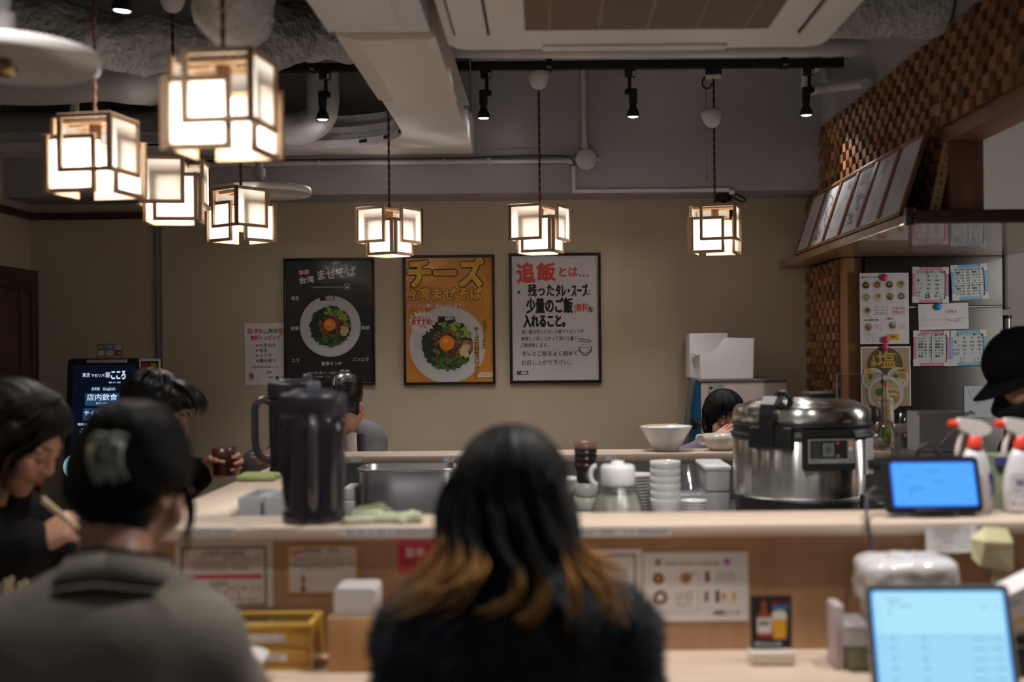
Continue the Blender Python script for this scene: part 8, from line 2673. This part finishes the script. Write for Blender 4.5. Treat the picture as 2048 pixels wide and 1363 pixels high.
for sx in (-1, 1):
    a = T_(sx * .075, .020, .035)
    Fd.chain([a, T_(sx * .080, -.005, -.03), c + V3(-.05, -sx * .088, -.14), c + V3(-.06, -sx * .095, -.26), c + V3(-.055, -sx * .10, -.36)], [.022, .028, .034, .034, .022], .02)
Fd.chain([T_(0, -.07, .02), c + V3(-.13, 0, -.10), c + V3(-.17, 0, -.24), c + V3(-.175, 0, -.38)], [.07, .075, .075, .05], .04)
Fd.ell(T_(0, .098, -.024), (.060, .055, .086), R, .008, 'sub')
Fd.ell(T_(-.0, .070, -.105), (.058, .07, .06), R, .01, 'sub')
def groove1(V):
    f = np.sin((V[:, 1] - c[1]) * 260 + vnoise(V, 10, 5) * 1.6 + V[:, 0] * 90) * .0013
    d = V - c; d[:, 2] *= .4
    return V + d / (np.linalg.norm(d, axis=1)[:, None] + 1e-6) * f[:, None]
hr = to_mesh('hair', p1, Fd, HAIR_DARK, 2, groove1)
m = MB()
strands(m, c, R, .98, 90, 0, HAIR_DARK, 4, az=(-170, 20), th1=1.55, drop=.0, ell=(.088, .106, .094), thick=.0028, top=(0, .05))
lock(m, [T_(.058, .070, .080), T_(.072, .075, .035), T_(.080, .050, -.02), c + V3(.0, -.085, -.12)], .006, HAIR_DARK, 6, 8, .6, 2, 7, .006)
m.build('hair_locks', hr)
# chopsticks held by her
m = MB(); a = K3(86, 1003, 2.50); b = K3(172, 1072, 2.50)
for q in (0, 1):
    o_ = V3(.004 * q, -.012 * q, .010 * q)
    m.tube([tuple(a + o_), tuple(b + o_ * .4)], [.0048, .0034], pm('chopstick_wood', (.66, .50, .32), rough=.6), 8)
tag(m.build('chopstick_pair'), 'wooden chopsticks in the hand of the long haired person in black', 'chopsticks')
m = MB()
for q in range(2):
    a = K3(-6 + q * 16, 1160, 2.36); b = K3(22 + q * 20, 1132 - q * 4, 2.40)
    m.tube([tuple(a), tuple(b)], [.006, .006], pm('chopstick_wood', (.66, .50, .32), rough=.6), 8, flat=.7)
a0 = K3(0, 1165, 2.34)
m2 = MB(); m2.lathe([(0, 0), (.034, 0), (.036, .10), (.033, .10), (.031, .006), (0, .006)], M_PORC, c=(a0[0] - .01, 2.36, DT), seg=28)
tag(m2.build('chopstick_holder'), 'white cup holding chopsticks at the lower left edge', 'holder')
m = MB()
for q in range(5):
    xx = a0[0] - .01 + (q - 2) * .010
    m.tube([(xx, 2.36 + .006 * (q % 2), DT + .010), (xx + .014 + .004 * q, 2.365 + .006 * (q % 2), DT + .205 + .006 * (q % 3))], [.004, .004], pm('chopstick_wood', (.66, .50, .32), rough=.6), 6)
tag(m.build('chopsticks'), 'bunch of pale chopsticks standing at the lower left edge', 'chopsticks')

# ===== man at the left counter holding a brown cup
c = C0(312, 832, 3.78)
R = rot3(-88, 16)
N = c + V3(-.075, .0, -.185)
H = V3(-1.50, 3.82, .52)
cup = C0(448, 921, 3.83)
wl = cup + V3(-.078, .034, -.030)
sp = dict(head=c, R=R, N=N, H=H, SL=N + V3(.01, .19, -.06), SR=N + V3(.01, -.19, -.06), w=1.08, neck=.056, female=False,
          EL=wl + V3(-.20, .04, -.14), WL=wl, ER=N + V3(.12, -.22, -.27), WR=V3(-1.20, 3.62, .83))
sp['legL'], sp['legR'] = seated_legs(H, (1, 0, 0), (0, -1, 0), knee=.36, foot=.34)
# the left hand closes round the cup: palm and fingers behind it, fingertips at its right
Rh = axes((1, .10, .14), (-.10, 1, .05))
GR = [(.55, 1.0, .55), (.6, 1.0, .55), (.65, 1.05, .6), (.7, 1.1, .6)]
p4 = person('person in a dark jacket raising a brown cup, mostly behind the claw clip head', sp, SKIN_A,
            hands=[(sp['EL'], sp['WL'], Rh, 1, GR, 1.0, [V3(.024, .020, -.010), V3(.034, .036, -.040), V3(.030, .060, -.066), V3(.022, .082, -.074)]), (sp['ER'], sp['WR'], axes((1, .2, 0), (0, -.2, 1)), -1, RELAX, 1.0, None)],
            low_clothes=M_TROU, top=('jacket', M_COAT, .026, .010, .004, .90))
Fd = Field(c - .2, c + .2, .005); T_ = lambda *p: c + R @ V3(*p)
Fd.ell(T_(0, -.020, .048), (.086, .105, .090), R, .02)
Fd.ell(T_(0, .060, .085), (.066, .055, .032), R, .03)
Fd.cap(T_(-.04, .10, .075), T_(.04, .105, .070), .022, .018, .02)
Fd.ell(T_(0, -.075, -.02), (.070, .045, .07), R, .03)
Fd.ell(T_(0, .10, -.03), (.075, .07, .078), R, .01, 'sub')
hr = to_mesh('hair', p4, Fd, HAIR_WET, 1)
m = MB(); strands(m, c, R, 1.0, 150, 0, HAIR_WET, 14, az=(-180, 180), th1=1.35, ell=(.089, .110, .094), thick=.0034, top=(0, -.02), off=(0, -.012, .048))
for q in range(16):
    r_ = random.Random(q); x = r_.uniform(-.06, .06)
    lock(m, [T_(x, .03, .128), T_(x * 1.1, .09, .112), T_(x * 1.2, .128, .075), T_(x * 1.25, .132, .045 + r_.uniform(-.01, .01))], .0036, HAIR_WET, 6, 6, .7, q, 2, .004)
m.build('hair_locks', hr)
m = MB(); w0 = sp['WL'] + unit(sp['EL'] - sp['WL']) * .010; dv = unit(sp['EL'] - sp['WL'])
m.cyl(tuple(w0), tuple(w0 + dv * .022), .033, M_BLACK, seg=28); m.build('wrist_watch', p4)
m = MB(); m.lathe([(0, .002), (.030, .002), (.031, 0), (.033, .002), (.0355, .040), (.0365, .041), (.0385, .088), (.0365, .088), (.034, .042), (.030, .008), (0, .007)], pm('red_brown_cup', (.075, .022, .018), rough=.28), c=(cup[0], cup[1], cup[2] - .045), seg=40)
cp = tag(m.build('water_cup'), 'red brown cup in the raised hand at the left counter', 'cup')

# ===== man in the grey suit bent over, behind the pitchers
c = C0(687, 812, 4.88)
R = rot3(158, 44, -4)
N = C0(672, 838, 5.06)
H = V3(-.93, 5.26, .50)
sp = dict(head=c, R=R, N=N, H=H, SL=N + V3(.125, .02, -.095), SR=N + V3(-.165, .02, -.085), w=1.0, neck=.056, female=False,
          EL=N + V3(.17, -.12, -.30), WL=V3(-.80, 4.74, .82), ER=C0(505, 985, 4.95), WR=C0(514, 919, 4.68))
sp['legL'], sp['legR'] = seated_legs(H, (0, -1, 0), (-1, 0, 0), knee=.40, foot=.38)
M_SUIT = pm('grey_suit', (.155, .155, .165), rough=.85, bump=(400, .25, .001))
Rh = axes((.55, -.45, .25), (.0, -.55, .85))
p5 = person('person with wet looking black hair in a grey suit bending over behind the pitchers', sp, SKIN_A,
            hands=[(sp['ER'], sp['WR'], Rh, -1, CH, 1.02, [V3(.026, .026, -.012), V3(.040, .056, -.030), V3(.036, .080, -.046), V3(.026, .094, -.056)]), (sp['EL'], sp['WL'], axes((-.3, -1, 0), (0, 0, 1)), 1, RELAX, 1.0, None)],
            low_clothes=M_TROU, top=('suit_jacket', M_SUIT, .026, .009, .003, .93))
Fd = Field(c - .2, c + .2, .0045); T_ = lambda *p: c + R @ V3(*p)
Fd.ell(T_(0, -.020, .046), (.083, .103, .088), R, .02)
Fd.ell(T_(0, .050, .085), (.060, .045, .028), R, .03)
for sx in (-1, 1): Fd.cap(T_(sx * .062, .020, .03), T_(sx * .068, .022, -.010), .018, .009, .02); Fd.ell(T_(sx * .086, -.006, -.016), (.022, .024, .034), R, .006, 'sub')
Fd.ell(T_(0, .105, -.02), (.066, .065, .075), R, .01, 'sub')
Fd.cap(T_(-.020, .10, .125), T_(-.020, -.02, .150), .010, .008, .010, 'sub')
hr = to_mesh('hair', p5, Fd, HAIR_WET, 1)
m = MB(); strands(m, c, R, 1.0, 190, 0, HAIR_WET, 24, az=(-60, 60), th1=1.45, ell=(.086, .108, .093), thick=.0032, off=(0, -.018, .046), top=(-.020, .04)); strands(m, c, R, 1.0, 190, 0, HAIR_WET, 25, az=(120, 240), th1=1.45, ell=(.086, .108, .093), thick=.0032, off=(0, -.018, .046), top=(-.020, .04)); strands(m, c, R, 1.0, 120, 0, HAIR_WET, 26, az=(60, 120), th1=1.1, ell=(.086, .108, .093), thick=.0032, off=(0, -.018, .046), top=(-.020, .0))
m.build('hair_locks', hr)
m = MB(); a = K3(703, 866, 4.86); b = K3(704, 905, 4.84)
m.tube([tuple(a), tuple((a + b) / 2 + V3(0, -.012, 0)), tuple(b)], [.020, .022, .022], pm('white_shirt', (.60, .56, .54), rough=.8), 12, flat=.5, up=(0, 1, 0)); m.build('shirt_front', p5)
m = MB(); a = K3(722, 868, 4.90); b = K3(724, 905, 4.88); m.tube([tuple(a), tuple(b)], [.016, .020], pm('dark_lapel', (.06, .06, .065), rough=.85), 10, flat=.6, up=(0, 1, 0)); m.build('lapel', p5)
m = MB(); a = K3(504, 906, 4.60); b = K3(552, 913, 4.55)
for q in (0, 1):
    o_ = V3(0, -.004, -.012) * q
    m.tube([tuple(a + o_), tuple(b + o_)], [.0040, .0034], pm('white_chopstick', (.72, .66, .60), rough=.5), 8)
tag(m.build('chopstick_pair'), 'pale chopsticks in the hand left of the pitchers', 'chopsticks')

# ===== short haired girl behind the rice cooker
c = C0(1449, 838, 4.97)
R = rot3(186, 12)
s_ = .93
N = c + V3(.0, .05, -.165)
H = V3(c[0] + .02, 5.10, .50)
sp = dict(head=c, R=R, s=s_, N=N, H=H, SL=N + V3(.135, 0, -.045), SR=N + V3(-.135, 0, -.045), w=.84, neck=.042,
          EL=N + V3(.19, -.10, -.22), WL=V3(c[0] + .10, 4.80, .83), ER=C0(1372, 925, 4.86), WR=C0(1424, 889, 4.80))
sp['legL'], sp['legR'] = seated_legs(H, (0, -1, 0), (-1, 0, 0), knee=.36, foot=.34)
M_PURP = pm('lilac_sweatshirt', (.155, .13, .20), rough=.9, bump=(200, .2, .002))
Rh = axes((.72, .05, .62), (-.35, -.90, .30))
FL = [(.15, .25, .2), (.2, .28, .2), (.25, .3, .25), (.3, .35, .25)]
p6 = person('short haired child in a lilac top covering the mouth with one hand', sp, SKIN_A,
            hands=[(sp['ER'], sp['WR'], Rh, 1, FL, .82, None), (sp['EL'], sp['WL'], axes((-.3, -1, 0), (0, 0, 1)), -1, RELAX, .82, None)],
            head_h=.0026, low_clothes=M_TROU, top=('sweatshirt', M_PURP, .022, .008, .003, .92))
Fd = Field(c - V3(.18, .18, .22), c + .18, .004); T_ = lambda *p: c + R @ (V3(*p) * s_)
Fd.ell(T_(0, -.016, .040), (.086, .103, .088), R, .02)
Fd.ell(T_(0, -.045, -.03), (.085, .065, .085), R, .03)
for sx in (-1, 1): Fd.cap(T_(sx * .070, .018, .035), T_(sx * .076, .002, -.030), .022, .010, .02)
Fd.ell(T_(0, .105, -.030), (.068, .060, .088), R, .008, 'sub')
hr = to_mesh('hair', p6, Fd, HAIR_BLACK, 1)
m = MB(); r_ = random.Random(3)
for q in range(30):
    x = r_.uniform(-.066, .066)
    zb_ = .034 + r_.uniform(-.014, .010) - (.030 if abs(x) > .045 else 0)
    m.tube(spline([tuple(T_(x * .5, .02, .128)), tuple(T_(x * .8, .082, .098)), tuple(T_(x, .106 - abs(x) * .3, .055)), tuple(T_(x * 1.06, .106 - abs(x) * .32, zb_))], 5), [.0022] * 12 + [.0016, .001, .0008, .0005], HAIR_BLACK, 5)
strands(m, c, R, s_, 110, 0, HAIR_BLACK, 31, az=(-40, 25), th1=1.5, drop=.04, ell=(.088, .106, .091), thick=.0026); strands(m, c, R, s_, 110, 0, HAIR_BLACK, 32, az=(155, 220), th1=1.5, drop=.04, ell=(.088, .106, .091), thick=.0026)
m.build('hair_locks', hr)
m = MB()
for sx in (-1, 1): m.tube([tuple(T_(sx * (.082 + .004), .004 + .008 * math.cos(a), -.030 + .010 * math.sin(a))) for a in [math.radians(q) for q in range(0, 361, 30)]], .0018, pm('gold', (.7, .48, .16), rough=.25, metal=1), 6)
m.build('earrings', p6)

# ===== cook in a black cap and mask, right edge
c = C0(2046, 752, 3.50)
R = rot3(98, 30)
N = c + V3(.085, .0, -.185)
H = V3(c[0] + .14, 3.52, .98)
sp = dict(head=c, R=R, N=N, H=H, SL=N + V3(0, -.19, -.06), SR=N + V3(0, .19, -.06), w=1.08, neck=.056, female=False,
          EL=N + V3(-.05, -.24, -.33), WL=V3(c[0] - .16, 3.36, .99), ER=N + V3(-.05, .24, -.33), WR=V3(c[0] - .17, 3.66, .99))
Hh = H; sp['legL'] = (Hh + V3(-.02, -.10, -.46), V3(Hh[0], Hh[1] - .10, .09), V3(Hh[0] - .14, Hh[1] - .10, .038)); sp['legR'] = (Hh + V3(-.02, .10, -.46), V3(Hh[0], Hh[1] + .10, .09), V3(Hh[0] - .14, Hh[1] + .10, .038))
p7 = person('person in a black cap and black face mask looking down at the right edge', sp, SKIN_A,
            hands=[(sp['ER'], sp['WR'], axes((-1, 0, -.1), (0, .2, 1)), 1, RELAX, 1.0, None), (sp['EL'], sp['WL'], axes((-1, 0, -.1), (0, -.2, 1)), -1, RELAX, 1.0, None)],
            low_clothes=M_TROU, top=('shirt', M_COAT, .022, .010, .004, .55))
T_ = lambda *p: c + R @ V3(*p)
Fd = Field(c - .22, c + .22, .005)
Fd.ell(T_(0, -.026, .020), (.080, .092, .075), R, .02); Fd.ell(T_(0, .10, -.02), (.085, .085, .075), R, .01, 'sub')
hr = to_mesh('hair', p7, Fd, HAIR_BLACK, 1)
M_CAP = pm('black_cap_cloth', (.006, .006, .007), rough=.8, spec=.12, bump=(250, .3, .002))
Fd = Field(c - .25, c + .25, .0045)
Fd.ell(T_(0, -.012, .052), (.090, .110, .092), R, .015)
b_ = R @ V3(0, 0, 1)
lowc = T_(0, 0, -.045)
Fd.ell(T_(0, -.01, -.052), (.16, .18, .082), R, .006, 'sub')
cp = to_mesh('cap', p7, Fd, M_CAP, 1)
m = MB(); n = 14; vs = []; fs = []
for j in range(7):
    v = j / 6
    for i in range(n + 1):
        a = math.radians(20 + 140 * i / n)
        rx, ry = .084 + .004 * v, .092 + .085 * v
        x, y = rx * math.cos(a), -.012 + ry * math.sin(a) * (1 if v == 0 else 1) 
        z = .036 - .020 * v - .9 * x * x * (1 + 1.4 * v)
        vs.append(tuple(T_(x, y, z)))
k_ = len(vs)
vs2 = [tuple(np.array(p) - R[:, 2] * .004) for p in vs]
for j in range(6):
    for i in range(n):
        a = j * (n + 1) + i; f = (a, a + 1, a + n + 2, a + n + 1)
        fs.append(f); fs.append(tuple(q + k_ for q in f[::-1]))
edge = [6 * (n + 1) + i for i in range(n + 1)]
for i in range(n): fs.append((edge[i], edge[i + 1], edge[i + 1] + k_, edge[i] + k_))
m.add(vs + vs2, fs, M_CAP, True); m.build('brim', cp)
m = MB(); m.cyl(tuple(T_(0, -.012, .142)), tuple(T_(0, -.012, .148)), .008, M_CAP, seg=14); m.build('cap_button', cp)
Fd = Field(c - .2, c + .2, .004)
Fd.ell(T_(0, .030, -.060), (.066, .082, .062), R, .01); Fd.cap(T_(0, .095, -.018), T_(0, .118, -.045), .012, .020, .03); Fd.ell(T_(0, .07, -.10), (.035, .04, .03), R, .03)
Fd.ell(T_(0, -.10, -.06), (.12, .09, .2), R, .01, 'sub')
mk = to_mesh('face_mask', p7, Fd, pm('black_mask', (.011, .011, .012), rough=.8), 1)
m = MB()
for sx in (-1, 1):
    m.tube(spline([tuple(T_(sx * .066, .012, -.04)), tuple(T_(sx * .079, -.012, -.01)), tuple(T_(sx * .084, -.028, .018)), tuple(T_(sx * .080, -.034, -.018)), tuple(T_(sx * .066, .0, -.075))], 5), .0018, M_BLACKM, 6)
m.build('ear_loop', mk)
